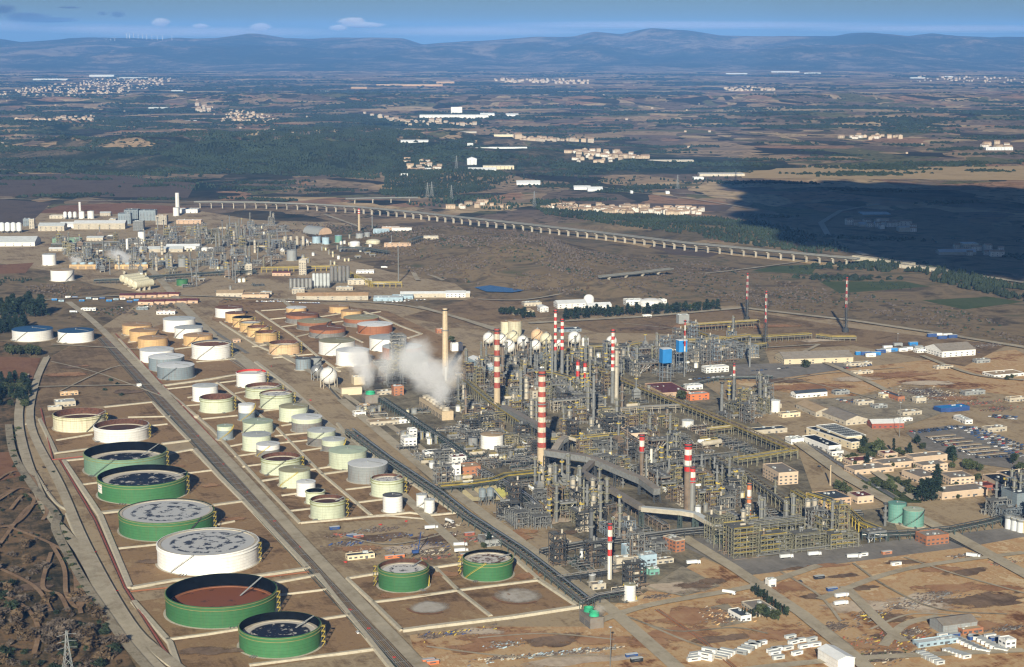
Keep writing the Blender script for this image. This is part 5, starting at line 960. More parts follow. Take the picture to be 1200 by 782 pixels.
# ------------------------------------------------------------------ buildings
def bld(cx,cy,rz,L1,L2,h,wall,roof,label,name='building',cat='building',kind='flat',lm=None,win=6,gr=None,rim=None,vents=3,base=0.,keep=True):
    t=thing(name,label,cat,cx,cy,base,rz,gr,lm,0)
    if keep:
        for i in range(max(1,int(L1/8))):
            for j in range(max(1,int(L2/8))):
                a,b=-L1/2+L1*(i+.5)/max(1,int(L1/8)),-L2/2+L2*(j+.5)/max(1,int(L2/8)); KEEP.append((cx+a*math.cos(rz)-b*math.sin(rz),cy+a*math.sin(rz)+b*math.cos(rz),7))
    m=MB()
    if kind=='gable':
        long=L1>=L2; A,B=(L1,L2) if long else (L2,L1); e=B*.16
        def q(a,b,z): return (a,b,z) if long else (-b,a,z)
        v=[q(-A/2,-B/2,0),q(A/2,-B/2,0),q(A/2,B/2,0),q(-A/2,B/2,0),q(-A/2,-B/2,h),q(A/2,-B/2,h),q(A/2,B/2,h),q(-A/2,B/2,h),q(-A/2,0,h+e),q(A/2,0,h+e)]
        m.add(v,[(0,1,5,4),(2,3,7,6),(1,2,6,9,5),(3,0,4,8,7)]); link('wall',m.mesh('wall',[wall]),t)
        m=MB(); o=.5
        for s in(-1,1): m.add([q(-A/2-o,s*(B/2+o),h-.12),q(A/2+o,s*(B/2+o),h-.12),q(A/2+o,0,h+e+.06),q(-A/2-o,0,h+e+.06),q(-A/2-o,s*(B/2+o),h+.13),q(A/2+o,s*(B/2+o),h+.13),q(A/2+o,0,h+e+.31),q(-A/2-o,0,h+e+.31)],[(0,3,2,1),(4,5,6,7),(0,1,5,4),(1,2,6,5),(3,0,4,7)] if s<0 else [(0,1,2,3),(7,6,5,4),(4,5,1,0),(5,6,2,1),(7,4,0,3)])
        rf=link('roof',m.mesh('roof',[roof]),t)
    else:
        m.box(0,0,0,L1,L2,h-.5); link('wall',m.mesh('wall',[wall]),t)
        m=MB(); m.box(0,0,h-.5,L1-.6,L2-.6,.25); rf=link('roof',m.mesh('roof',[roof]),t)
        m=MB()
        for s in(-1,1): m.box(0,s*(L2/2-.15),h-.5,L1+.1,.4,.8); m.box(s*(L1/2-.15),0,h-.5,.4,L2-.5,.8)
        link('parapet',m.mesh('parapet',[rim or wall]),t)
        m=MB()
        for _ in range(vents): s=R.uniform(1,2.4); m.box(R.uniform(-L1*.38,L1*.38),R.uniform(-L2*.36,L2*.36),h-.25,s*1.3,s,s*.7)
        if vents: link('roof_units',m.mesh('roof_units',['roof_pale']),rf)
    if win:
        st=max(1,int(h/3.6)); me=None
        for side,(LL,sx) in enumerate(((L1,0),(L2,1))):
            n=min(win,max(1,int(LL/4.5)))
            for k in range(st):
                m=MB(); z=1.2+k*3.4
                if z+1.4>h-.7: break
                for i in range(n):
                    p=-LL/2+LL*(i+.5)/n; w=min(2.6,LL/n*.6)
                    if sx: m.box(-L1/2,p,z,.14,w,1.4); m.box(L1/2,p,z,.14,w,1.4)
                    else: m.box(p,-L2/2,z,w,.14,1.4); m.box(p,L2/2,z,w,.14,1.4)
                link('window_row',m.mesh('window_row',['glass']),t)
        m=MB(); m.box(L1*.2,-L2/2,0,2.4,.2,2.6); link('door',m.mesh('door',['dark_grey']),t)
    return t
def b3(A,B,C,h,wall,roof,label,**k):
    a=gp(*A,h);b=gp(*B,h);c=gp(*C,h); L1=math.dist(a,b); e=((b[0]-a[0])/L1,(b[1]-a[1])/L1); n=(-e[1],e[0]); d=(c[0]-a[0])*n[0]+(c[1]-a[1])*n[1]
    rz=math.atan2(e[1],e[0]); cx,cy=a[0]+e[0]*L1/2+n[0]*d/2,a[1]+e[1]*L1/2+n[1]*d/2
    if math.sin(rz)*1+0>0.3 or abs(rz)>1.57: pass
    # keep local -y towards the viewer
    if (-n[0]*cx-n[1]*cy)<0 and False: rz+=math.pi
    return bld(cx,cy,rz,L1,abs(d),h,wall,roof,label,**k)
def bc(px,py,w,d,h,wall,roof,label,rot=0.,**k):
    x,y=gp(px,py); return bld(x,y,TH+math.radians(rot),w,d,h,wall,roof,label,**k)
WP='white_paint'
b3((945,501),(998,518.5),(956,498.5),8,'cream_wall','solar_dark','front strip of the solar-roofed hall, dark with white wall',kind='flat',rim='white_paint')
sol=b3((956.5,498.5),(992,512),(979,496.5),10,'cream_wall','solar_dark','big hall roofed with a grid of solar panels',rim='white_paint',lm='the solar-roofed hall',vents=0)
b3((940,511),(971,523),(952,508.5),7,WP,'solar_dark','lower white hall with dark roof in front of the solar hall',rim='white_paint')
bc(931,519,16,14,6,WP,'roof_pale','small white annex at the corner of the dark-roofed hall'); bc(979,533,14,10,5,WP,'solar_dark','little white house with dark roof beside the avenue'); bc(984,540,10,7,4,'cream_wall','tan_roof','low cream hut beside the avenue')
m=MB()                                                            # skylight strips between the panels
ch=[o for o in sol.children if o.name.startswith('roof')][0]; x1=max(v.co.x for v in ch.data.vertices); y1=max(v.co.y for v in ch.data.vertices)
for i in range(6): m.box(-x1+2*x1*(i+.5)/6,0,9.76,.3,2*y1,.2)
for i in range(9): m.box(0,-y1+2*y1*(i+.5)/9,9.74,2*x1,.22,.2)
link('panel_grid',m.mesh('panel_grid',['roof_pale']),ch)
b3((962,482),(991.5,493),(973.5,475),6,'concrete','grey_roof','hipped grey shed in the workshop row, nearest the solar hall',kind='gable',win=4); b3((932.7,472.8),(956,483),(945.5,467.5),6,'concrete','tan_roof','brown roofed shed in the middle of the workshop row',kind='gable',win=4)
bc(948,464.5,44,14,6,WP,'slate_roof','long white walled shed at the back of the workshop row',kind='gable'); b3((1016.5,492.5),(1022,496.5),(1049,488.5),6,'brick_red','roof_white','red brick building with long white roof',lm='the red brick building',kind='gable')
bc(1059,494,20,6,4,WP,'roof_white','low white arcade beside the red brick building'); b3((755.5,449.6),(776.6,460.8),(788,448.6),7,'brick_peach','maroon_roof','wide low hall with maroon roof',lm='the maroon-roofed hall')
bc(817,468,26,14,8,'orange_paint','roof_pale','bright orange walled block beside the maroon-roofed hall',win=3); bc(812,456,22,12,6,WP,'roof_pale','white block with roof plant behind the orange block'); bc(838,436,34,14,8,WP,'roof_white','white building with arched bays along the green rack',lm='the white arched building')
b3((919,421),(1000,418.5),(927,414.5),8,'cream_wall','grey_roof','long pale warehouse beside the dirt field',kind='gable',lm='the long pale warehouse'); bc(922,424.5,12,12,6,WP,'roof_white','white block at the end of the long pale warehouse'); bc(1005,428,40,9,4,'concrete','grey_roof','low shed in front of the long pale warehouse')
b3((1084,406),(1104.5,412),(1117.5,402),9,WP,'grey_roof','white hall beside the far storage yard',kind='gable',lm='the far white hall'); bc(1079,413,18,10,5,WP,'roof_pale','small white annex of the far white hall'); bc(1046,467,9,40,6,'brick_orange','slate_roof','brick shed with dark roof beside the grey scrap yard'); bc(1035,466,8,12,5,'cream_wall','roof_pale','small cream hut beside the brick shed')
bc(1077,472,14,10,7,'concrete','roof_pale','pale concrete box beside the grey scrap yard'); bc(1176,440,48,26,4,WP,'tan_roof','flat office with white rim beside the dark field',rim='white_paint'); b3((1117.5,486.7),(1131.5,492.5),(1123,485),5,WP,'roof_pale','long pale shed beside the blue roofed store',win=4); bc(1115,481,40,16,5,'blue_paint','blue_clad','blue roofed store behind the parking',win=0)
PK='pink_wall'
b3((1056.7,551),(1079,559.5),(1071,546),7,PK,'grey_roof','west wing of the larger peach office block'); b3((1100,553.5),(1114.5,560.5),(1123,549.5),8,PK,'grey_roof','peach office block with central light court',lm='the peach office block'); bc(1090,551,30,18,8,PK,'grey_roof','middle part of the larger peach office block'); bc(1123,580,52,22,7,PK,'grey_roof','long peach office nearest the front teal tank')
bc(1018,552,46,22,5,PK,'grey_roof','low peach office beside the avenue trees'); bc(1048,546,40,20,6,PK,'grey_roof','peach office behind the avenue lawn'); bc(1085,540,42,16,7,PK,'grey_roof','peach office with roof plant beside the parking'); bc(1008,543,30,18,5,PK,'maroon_roof','peach pavilion with red flat roof'); bc(1040,535,16,14,5,PK,'maroon_roof','small red-roofed pavilion among trees')
b3((1151,556),(1179,571),(1164,549.5),6,PK,'solar_dark','dark-roofed peach office at the edge',lm='the dark-roofed office'); bc(1192,562,34,24,7,PK,'solar_dark','second dark-roofed peach office behind the edge one'); bc(1152,573,18,14,5,'brick_red','maroon_roof','small reddish pavilion beside the long peach office')
b3((943.6,578),(962,586.5),(966,568.5),8,'brick_peach','slate_roof','wide hall with dark blue-grey roof',lm='the dark blue-roofed hall'); b3((993,577),(1005,582.5),(1007,573),7,PK,'maroon_roof','low building with red flat roof and pale rim',rim='concrete',lm='the red flat-roofed building')
b3((894,544),(912.6,554.5),(914,541),13,PK,'grey_roof','tall pinkish hall with beige roof',lm='the tall pink hall'); b3((1073,623),(1086,629),(1099,620),9,'brick_orange','grey_roof','orange brick control house with blue-grey end roof',lm='the brick control house'); b3((777,628),(792,634),(786,625.5),11,'brick_orange','grey_roof','orange brick block framed in white concrete',rim='concrete',lm='the orange brick block')
b3((728,501),(739.6,508.3),(742,499),13,PK,'slate_roof','pink-walled house with blue-grey roof among the units',lm='the pink-walled house'); b3((869,705),(889,717.5),(888,700.5),4,'concrete','grey_roof','wide grey flat-roofed shelter in the front yard',lm='the grey shelter'); b3((853,714),(868.5,722.5),(863,711),5,WP,'slate_roof','white cabin with blue-grey roof beside timber stacks')
b3((958.5,760),(982,774),(976,756),9,WP,'roof_white','large white tent hall in the front yard',kind='gable',lm='the white tent hall',win=0); bc(1117,737,30,18,7,'grey_paint','grey_roof','grey steel barn in the scrap yard',kind='gable',lm='the grey barn',win=0); bc(1136,741,18,9,4,'brick_orange','tan_roof','small brick shed beside the grey barn')
bc(903,688,7,6,7,WP,'slate_roof','small white tower cabin beside the long track',win=1); bc(1180,760,9,9,8,WP,'roof_white','white two storey cabin at the right edge'); bc(1096,755,34,8,4,'sky_blue','roof_pale','light blue cabin beside the scrap yard')
bc(76,475,24,20,6,'concrete','roof_pale','pale concrete pump house behind the cream open tank',lm='the concrete pump house'); bc(64,480,16,10,4,'concrete','roof_pale','lower annex of the concrete pump house',win=0); bc(81,463,22,7,4,'peach_paint','tan_roof','low tan shed behind the concrete pump house'); bc(163,453,6,5,3,WP,'roof_white','white hut beside the tank road',win=0,vents=0); bc(304,438,5,5,3,'concrete','roof_white','white hut beside the red-rimmed tank',win=0,vents=0)
bc(574,637,16,20,6,'grey_paint','grey_roof','grey shed behind the stained-roof green tank'); bc(422,654,24,8,4,'cream_wall','slate_roof','long low cream shed behind the spotted green tank')
bc(230,490,6,5,3,'concrete','tan_roof','small cream hut beside the tank road bund',win=0,vents=0); bc(265,513,9,6,4,'cream_wall','roof_white','cream hut in front of the smallest tank',win=1,vents=0); bc(277,401,11,8,4,'brick_peach','grey_roof','small brick hut beside the tank road',vents=0)
bc(412,463,26,5,9,'cream_wall','roof_white','cream panelled screen wall beside the steam tower',win=0,vents=0); bc(420,450,15,13,10,'cream_wall','cream_wall','cream box house behind the panelled screen',win=0); bc(466,463,13,11,12,'brick_orange','roof_pale','brick tower house beside the steam plumes',lm='the brick tower house'); bc(450,462,22,12,5,'concrete','grey_roof','low grey house beside the brick tower house')
bc(448,497,34,18,5,'concrete','tan_roof','tan flat-roofed office beside the main rack',lm='the tan-roofed office'); bc(475,495,26,14,5,WP,'tan_roof','white walled office behind the tan-roofed one'); bc(421,487,14,10,5,WP,'tan_roof','white and tan cabin beside the tank road'); bc(427,478,12,9,4,'peach_paint','tan_roof','small tan cabin beside the steam tower')
bc(479,525,14,15,13,WP,'roof_white','white block of stepped height beside the main rack',lm='the stepped white block'); bc(483,521,9,9,18,WP,'roof_white','white stair tower on the stepped white block'); bc(505,537,16,11,8,WP,'slate_roof','white house with dark roof beside the main rack'); bc(531,563,13,11,17,WP,'grey_roof','tall white box house before the red brick house'); bc(548,556,22,18,10,'brick_orange','tan_roof','red brick house beside the tall white box',lm='the red brick house'); bc(536,546,16,12,11,WP,'maroon_roof','white block with dark red roof behind the tall white box'); bc(527,538,9,9,10,'cream_wall','roof_white','cream square silo house')
b3((548.5,419),(574,430.5),(557,416.5),9,'sky_blue','roof_white','blue-walled shed with long pale roof behind the rear chimney',kind='gable',lm='the blue-walled shed'); b3((606,449.5),(624,458.5),(613,446.5),12,'concrete','tan_roof','tan-roofed process hall behind the largest chimney'); bc(517,390,16,8,6,'brick_orange','roof_white','brick hut behind the tall beige chimney'); bc(535,411,16,8,11,WP,'roof_white','white tilted duct house beside the beige chimney',win=0)
bc(738,657,12,10,14,'sky_blue','roof_white','pale blue box tower beside the white-legged stack',win=0); bc(757,662,15,11,10,'sky_blue','roof_pale','pale blue machine house beside the front yard'); bc(775,660,20,7,4,'concrete','grey_roof','low grey cabin beside the pale blue machine house'); bc(765,673,9,7,5,'teal_paint','roof_green','small pale green cabin in front of the machine house'); bc(752,673,8,7,5,'teal_paint','roof_green','small green cabin beside the machine house'); bc(733,664,20,8,9,'concrete','concrete','pale sloping concrete wall block behind the yellow-staired tank',win=0)
bc(1192,601,20,24,22,'blue_grey','slate_roof','grey clad tower house at the edge unit',win=0); bc(800,379,18,10,14,'grey_paint','roof_pale','grey box at the start of the yellow field rack',win=0)
# blue clad boxes on steel legs
for px,yt,ym,yb,w,l,lmk in((779.5,408.5,425,447,13,'larger blue box raised on steel legs','the larger blue box'),(798.2,398.5,412,437,12,'smaller blue box raised on steel legs behind',None)):
    x,y=gp(px,yb); zt,zm=zat(x,y,yt),zat(x,y,ym); t=thing('elevated_cabin',l,'clad tower',x,y,0,TH,None,lmk,9); m=MB(); m.box(0,0,zm,w,w*.8,zt-zm); link('cladding',m.mesh('cladding',['blue_clad']),t); m=MB(); m.box(0,0,zt+.02,w+.6,w*.8+.6,.5); link('roof',m.mesh('roof',['roof_white']),t)
    m=MB()
    for a in(-1,1):
        for b in(-1,1): m.beam((a*w*.45,b*w*.35,0),(a*w*.45,b*w*.35,zm),.6)
    for k in range(1,4): z=zm*k/4; m.beam((-w*.45,-w*.35,z),(w*.45,-w*.35,z),.4); m.beam((-w*.45,w*.35,z),(w*.45,w*.35,z),.4); m.beam((-w*.45,-w*.35,z),(-w*.45,w*.35,z),.4)
    link('legs',m.mesh('legs',['steel_blue']),t)
# cooling towers
def cool_tower(px,py,rz,n,cw,cd,h,label,wall='beige_concrete',fan='concrete',lm=None,fr=None):
    x,y=gp(px,py); t=thing('cooling_tower',label,'cooling tower',x,y,0,rz,None,lm,0); L=n*cw
    for i in range(n): a=-L/2+cw*(i+.5); KEEP.append((x+a*math.cos(rz),y+a*math.sin(rz),cd*.7))
    m=MB(); m.box(0,0,0,L,cd,h); link('casing',m.mesh('casing',[wall]),t); m=MB()
    for i in range(n):
        for s in(-1,1):
            for k in range(4): m.box(-L/2+cw*(i+.5),s*(cd/2),.8+k*h*.14,cw*.8,.3,h*.07)
    link('louvres',m.mesh('louvres',['dark_grey']),t)
    for i in range(n): m=MB(); r=fr or cw*.36; m.lathe([(r,h),(r*.92,h+1.6),(r,h+3),(r*.85,h+3),(r*.8,h+.6),(.05,h+.6)],20,-L/2+cw*(i+.5),0); link('fan_stack',m.mesh('fan_stack',[fan]),t)
    m=MB()
    for s in(-1,1): m.beam((-L/2,s*cd/2,h+1.1),(L/2,s*cd/2,h+1.1),.2)
    link('handrail',m.mesh('handrail',['steel_grey']),t); return t
AU=math.atan2(U[1],U[0])
cool_tower(511,484,AU-math.radians(0),7,13,14,11,'long concrete cooling tower with a row of fan stacks',lm='the long cooling tower'); cool_tower(434,472,AU,1,17,17,11,'square grey cooling tower with green fan',wall='grey_roof',fan='green_fan',fr=6,lm='the square cooling tower'); cool_tower(693,732,AU,2,11,11,9,'cooling tower with two green fans at the yard',wall='grey_roof',fan='green_fan',fr=4,lm='the green-fanned tower'); cool_tower(102,315,0.02,4,16,18,9,'far row of blue-topped coolers, west bank',wall='tan_paint',fan='sky_blue'); cool_tower(155,315,0.02,4,16,18,9,'far row of blue-topped coolers, east bank',wall='tan_paint',fan='sky_blue')
# air cooler decks seen from above
for px,w,d,h,l,c in(((834,590),24,9,13,'long brown air cooler in front of the broad stack','steel_brown'),((860,566),18,9,12,'olive air cooler beside the tall pink hall','steel_olive'),((784,577),20,9,10,'grey air cooler behind the silver capped stack','steel_olive'),((1024,634),18,11,9,'blue-grey air cooler deck beside the brick control house','steel_blue'),((662,482),34,10,14,'wide pale gridded air cooler behind the largest chimney','concrete'),((642,575),16,9,8,'dark air cooler on yellow frame below the conveyor','steel_yellow')):
    x,y=gp(*px); ks=cooler_kit(w,d,h,c); t=thing('air_cooler',l,'air cooler',x,y,0,TH+(math.pi/2 if w==24 else 0),'air coolers',None,8); [link(n,me,t) for n,me in ks]
# sulphur silo pair, hopper
x,y=gp(570,592); t=thing('hopper_pair','pair of grey hoppers on legs at the sulphur pit','hopper',x,y,0,TH,None,'the sulphur hoppers',8)
for s in(-1,1):
    m=MB(); m.lathe([(.6,5),(3.6,9),(3.6,16),(.1,17.5)],18,s*4,0); link('hopper',m.mesh('hopper',['blue_grey']),t); m=MB()
    for a in(-1,1):
        for b in(-1,1): m.beam((s*4+a*2.6,b*2.6,0),(s*4+a*2.6,b*2.6,9),.5)
    link('legs',m.mesh('legs',['steel_grey']),t)
m=MB(); m.beam((7,-1,15),(17,-7,2),1.6,1.2); link('chute',m.mesh('chute',['steel_grey']),t)
# silos of the far complex
def silos(px,py,n,r,h,col,label,step=None,base='steel_grey',rz=0.05,head='cream_wall'):
    for i in range(n):
        x,y=gp(px,py); st=step or r*2.15; x+=i*st*math.cos(rz); y+=i*st*math.sin(rz); t=thing('silo',label,'silo',x,y,0,0,'silos of the far complex',None,r+2); m=MB(); m.lathe([(r*.3,1.5),(r,5),(r,h),(r*.4,h+r*.4),(.05,h+r*.4)],16); link('shell',m.mesh('shell',[col]),t); m=MB()
        for k in range(4): a=k*math.pi/2+.4; m.beam((math.cos(a)*r*.9,math.sin(a)*r*.9,0),(math.cos(a)*r*.9,math.sin(a)*r*.9,6),.6)
        link('legs',m.mesh('legs',[base]),t)
silos(2.5,273,4,6,22,'roof_white','far white silo beside the western sheds',13); silos(341,340,6,3.2,20,'silver','far silver silo in the front bank'); silos(368,338,5,3.,26,'roof_pale','far pale silo in the rear bank'); silos(389,332,5,3.4,31,'lower_grey','far tall dark silo in the east bank'); silos(334,289.5,4,3.4,22,'concrete','far cream silo beside the white sphere',13); silos(76.5,257,3,4.5,17,'roof_white','far white upright silo below the slim white flare',12)
for px,py,w,d,h,wl,rf,l,kd in[(388,275,0,0,0,'','','',''),(20,287,90,60,9,WP,'roof_pale','far white shed with scalloped roof at the west edge','gable'),(38,268,12,12,30,'cream_wall','cream_wall','far beige tower house at the west edge','flat'),(32,265,16,16,24,'blue_grey','slate_roof','far dark block beside the white silos','flat'),(62,270,60,36,12,'concrete','roof_pale','far grey shed with dark gable','gable'),(84,267,50,30,9,WP,'roof_white','far white shed in the middle of the rear row','gable'),(118,268,120,34,14,'concrete','roof_white','far long white warehouse in the rear row','gable'),(133,266,16,24,20,'cream_wall','roof_pale','far cream block at the end of the long warehouse','flat'),
    (70,256,46,20,8,'concrete','roof_pale','far pale building under the ploughed field','flat'),(124,253,26,16,8,'cream_wall','roof_pale','far cream house near the ploughed field','gable'),(190,263,26,26,30,'cream_wall','roof_tan','far tall cream block in the blue steel units','flat'),(219,249,60,40,9,WP,'roof_pale','far white flat building beside the lettered tower','flat'),(222,262,60,24,9,'brick_red','roof_white','far red building with white roof','flat'),(147,262,30,26,34,'blue_grey','slate_roof','far dark blue-grey block in the steel units, west','flat'),(155,258,34,30,36,'blue_grey','slate_roof','far dark blue-grey block in the steel units, middle','flat'),(174,258,40,30,34,'blue_grey','slate_roof','far dark blue-grey block in the steel units, east','flat'),(163,270,24,22,30,'steel_grey','roof_pale','far grey stepped block before the dark ones','flat'),
    (79,284,60,26,9,'sage_green','roof_green','far green roofed process house','flat'),(112,282,36,18,7,'cream_wall','roof_pale','far cream house beside the green roofed one','gable'),(75,294,60,14,5,'concrete','roof_white','far long pale wall building behind the white tank','gable'),(190,295,90,26,7,'cream_wall','roof_pale','far long cream shed, front of the pair','gable'),(215,292,70,24,7,WP,'roof_white','far long pale shed, rear of the pair','gable'),(240,294,16,14,8,WP,'roof_white','far white domed hut, west one','dome'),(247,293.5,14,12,7,WP,'roof_white','far white domed hut, east one','dome'),
    (270,347,46,24,7,'cream_wall','brick_orange','far house row with orange roof beside the tank road','gable'),(300,349,46,22,7,'brick_orange','tan_roof','far low orange building beside the car rows','flat'),(312,346,20,14,6,'concrete','roof_pale','far pale hut beside the low orange building','flat'),(330,323,34,12,6,'brick_orange','maroon_roof','far orange shed behind the silver silos','gable'),(350,344,22,18,9,'cream_wall','roof_white','far cream house below the silos','flat'),(355,322,14,12,28,'cream_wall','roof_white','far cream silo head house','flat'),(292,322,12,10,20,'cream_wall','roof_white','far slim cream tower beside teal rack','flat'),
    (390,351,122,24,8,'concrete','roof_tan','very long tan-roofed warehouse beside the far road','gable'),(422,333,44,18,9,'cream_wall','roof_pale','far cream shed with green base','flat'),(404,340,30,14,6,'concrete','roof_pale','far pale shed beside the dark silos','flat'),(428,320,34,16,5,WP,'roof_white','far white low building beside the yellow rack bend','flat'),(447,280,36,16,9,'sky_blue','roof_white','far light blue and white shed','flat'),(458,278,40,18,9,'brick_red','roof_white','far red and white shed beside the light blue one','flat'),(471,280,44,16,7,WP,'roof_tan','far white shed beside the red one','flat'),(466,296,56,16,8,'brick_peach','tan_roof','far brownish shed beside the loop road','flat'),(505,292,32,14,6,'concrete','roof_white','far pale hut on the loop road','flat'),
    (510,348,120,16,7,'cream_wall','roof_white','long cream shed beside the far works road','gable'),(534,348,34,18,8,WP,'roof_white','white house at the end of the long cream shed','gable'),(455,352,50,22,6,'sky_blue','roof_pale','far bluish workshop beside the far road','flat'),(472,350,36,18,6,'sky_blue','roof_pale','second far bluish workshop','flat'),(195,368,30,14,5,WP,'brick_red','white shed with red roof behind the tall white tank','flat'),(104,364,24,8,4,WP,'roof_white','white lorry shelter on the far road','flat'),(167,363,18,8,4,'blue_grey','roof_white','pale cabins beside the far road','flat'),
    (636,365,14,20,8,WP,'roof_white','white gabled hall with open front beside the tree belt','gable'),(612,368,34,22,6,'cream_wall','tan_roof','beige yard building beside the white gabled hall','flat'),(668,360,50,26,8,WP,'roof_white','white industrial shed behind the tree belt, west','gable'),(690,356,18,18,16,WP,'roof_white','tall white plant behind the tree belt','dome'),(701,361,40,20,6,WP,'roof_white','white machine shed behind the tree belt','gable'),(763,358,40,26,12,WP,'roof_white','round white hall behind the tree belt','dome'),(742,357,30,18,9,WP,'roof_pale','white batching plant behind the tree belt','flat'),(776,357,12,12,9,WP,'roof_white','small white silo house behind the tree belt','flat'),(623,358,30,20,6,'concrete','roof_pale','pale shed behind the beige yard building','flat'),
    (758,372,14,8,4,WP,'roof_white','white hut on the empty brown plot','flat'),(666,388,36,20,4,'steel_blue','slate_roof','blue-grey basin shed behind the spheres','flat')]:
    if not w: continue
    if px<240 and h>20: h*=.74
    if px<560: wl={'cream_wall':'concrete','brick_orange':'brick_peach','brick_red':'brick_peach'}.get(wl,wl); rf={'brick_orange':'tan_roof'}.get(rf,rf)
    x,y=gp(px,py)
    if kd=='dome':
        t=thing('dome_building',l,'building',x,y,0,0,None,None,8); m=MB(); r=w/2; m.lathe([(r,0),(r,h*.5)]+[(r*math.cos(q),h*.5+h*.5*math.sin(q)) for q in [i*math.pi/16 for i in range(1,8)]]+[(.05,h)],24); link('shell',m.mesh('shell',[wl]),t); m=MB(); m.box(0,-r,0,3,.4,3); link('door',m.mesh('door',['dark_grey']),t)
    else: bld(x,y,.04 if px<560 else TH*.7,w,d,h,wl,rf,l,kind=kd,win=5)
# vaulted storage shed
x,y=gp(372,274); t=thing('vaulted_shed','large grey-green vaulted shed with orange end wall','shed',x,y,0,math.radians(-48),None,'the vaulted shed',40); Lh,rr=62,19; m=MB(); k=14
m.add([(s*Lh/2,rr*math.cos(math.pi*i/k),rr*.85*math.sin(math.pi*i/k)) for s in(-1,1) for i in range(k+1)],[(i+1,i,k+1+i,k+2+i) for i in range(k)],0,True); link('vault',m.mesh('vault',['grey_paint']),t)
for s in(-1,1): m=MB(); m.add([(s*Lh/2,rr*.98*math.cos(math.pi*i/k),rr*.83*math.sin(math.pi*i/k)) for i in range(k+1)],[tuple(range(k+1))]); link('end_wall',m.mesh('end_wall',['brick_peach']),t)
# row of roofed furnaces with red roofs (far, left of the tank road)
for i in range(5):
    for j in range(2):
        x,y=gp(150+i*13+j*22,349-i*.4+j*7.5); bld(x,y,-.06,26,14,5,'brick_peach','maroon_roof','small pink house with dark red roof in the far rows',name='row_house',cat='house',kind='gable',gr='red roofed row houses',win=2)
# horizontal bullets
for i,(px,py) in enumerate(((153,333),(158,335.5),(163,338),(168,340.5))):
    x,y=gp(px,py); t=thing('bullet_tank','big cream horizontal gas tank in the far bank of four','gas tank',x,y,0,.95,'far horizontal gas tanks',None,10); m=MB(); m.drum((-20,0,12),(20,0,12),7,20); link('shell',m.mesh('shell',['cream_paint']),t)
    for s in(-12,0,12): m=MB(); m.box(s,0,0,1.5,10,7); link('saddle',m.mesh('saddle',['concrete']),t)
for k,(px,py,l) in enumerate(((829,414,'white horizontal vessel at the blue-grey unit, west'),(835,417,'white horizontal vessel at the blue-grey unit, east'),(846,414,'white upright drum group at the blue-grey unit'),(760,541,'silver vessel beside the yellow-white pipe bridge'),(825,522,'silver horizontal drum between rack and units'),(834,525,'second silver horizontal drum between rack and units'))): 
    x,y=gp(px,py); place('drum',x,y,TH+(1.2 if k<2 else .2),k%3,l,sz=1.5,r=6)
for px,py in((1183,620),(1190,622),(1197,624)): x,y=gp(px,py); place('small_tank',x,y,0,0,'slim white upright vessel at the edge unit',sz=1.5)
# ------------------------------------------------------------------ viaducts
def viaduct(px,z,label,w=14,sp=30,lm=None,first=True):
    pts=W(px,z); pts=dense(pts,25); x0,y0=pts[len(pts)//2]; t=thing('viaduct',label,'viaduct',x0,y0,0,0,None,lm); q=[(x-x0,y-y0) for x,y in pts]
    m=MB(); m.strip(q,w,0,prof=[(-w/2,z),(-w/2,z-.8),(-w*.3,z-3.),(w*.3,z-3.),(w/2,z-.8),(w/2,z)]); link('deck',m.mesh('deck',['viaduct_concrete']),t); m=MB(); m.strip(q,w-1.4,z+.05); link('carriageway',m.mesh('carriageway',[G_asph]),t)
    for s in(-1,1): m=MB(); o=s*(w/2-.25); m.strip(q,.5,0,prof=[(o-.25,z),(o-.25,z+1.2),(o+.25,z+1.2),(o+.25,z)]); link('parapet',m.mesh('parapet',['viaduct_concrete']),t)
    acc=0; pm=MB(); pm.box(0,0,0,2.,5.,z-3.); pm.box(0,0,z-4.6,3.6,w*.8,1.3); me=pm.mesh('pier',['concrete']); nxt=sp/2
    for a,b in zip(q,q[1:]):
        L=math.dist(a,b)
        while nxt<=acc+L:
            f=(nxt-acc)/L; link('pier',me,t,(a[0]+(b[0]-a[0])*f,a[1]+(b[1]-a[1])*f,0),math.atan2(b[1]-a[1],b[0]-a[0])); nxt+=sp
        acc+=L
viaduct([(228,236.5),(300,237),(360,239),(420,242.5),(480,248),(540,254.5),(620,263),(700,272),(800,284),(900,293.5),(960,299),(1006,303)],17,'long concrete motorway viaduct curving across the plain',15,30,lm='the long viaduct'); viaduct([(405,233),(440,232),(490,231.5)],14,'short road bridge behind the long viaduct',12,50); viaduct([(703,334),(745,329.5),(787,324.5)],8,'low road bridge over the dry riverbed',11,40,lm='the low river bridge')
x,y=gp(1035,309); bld(x,y,math.radians(-52),150,14,9,'bund_concrete',G_asph,'white concrete abutment at the end of the long viaduct',name='bridge_abutment',cat='abutment',win=0,vents=0); x,y=gp(1083,317); bld(x,y,math.radians(-50),110,12,7,'concrete',G_asph,'ribbed retaining wall beyond the white abutment',name='retaining_wall',cat='wall',win=9,vents=0)
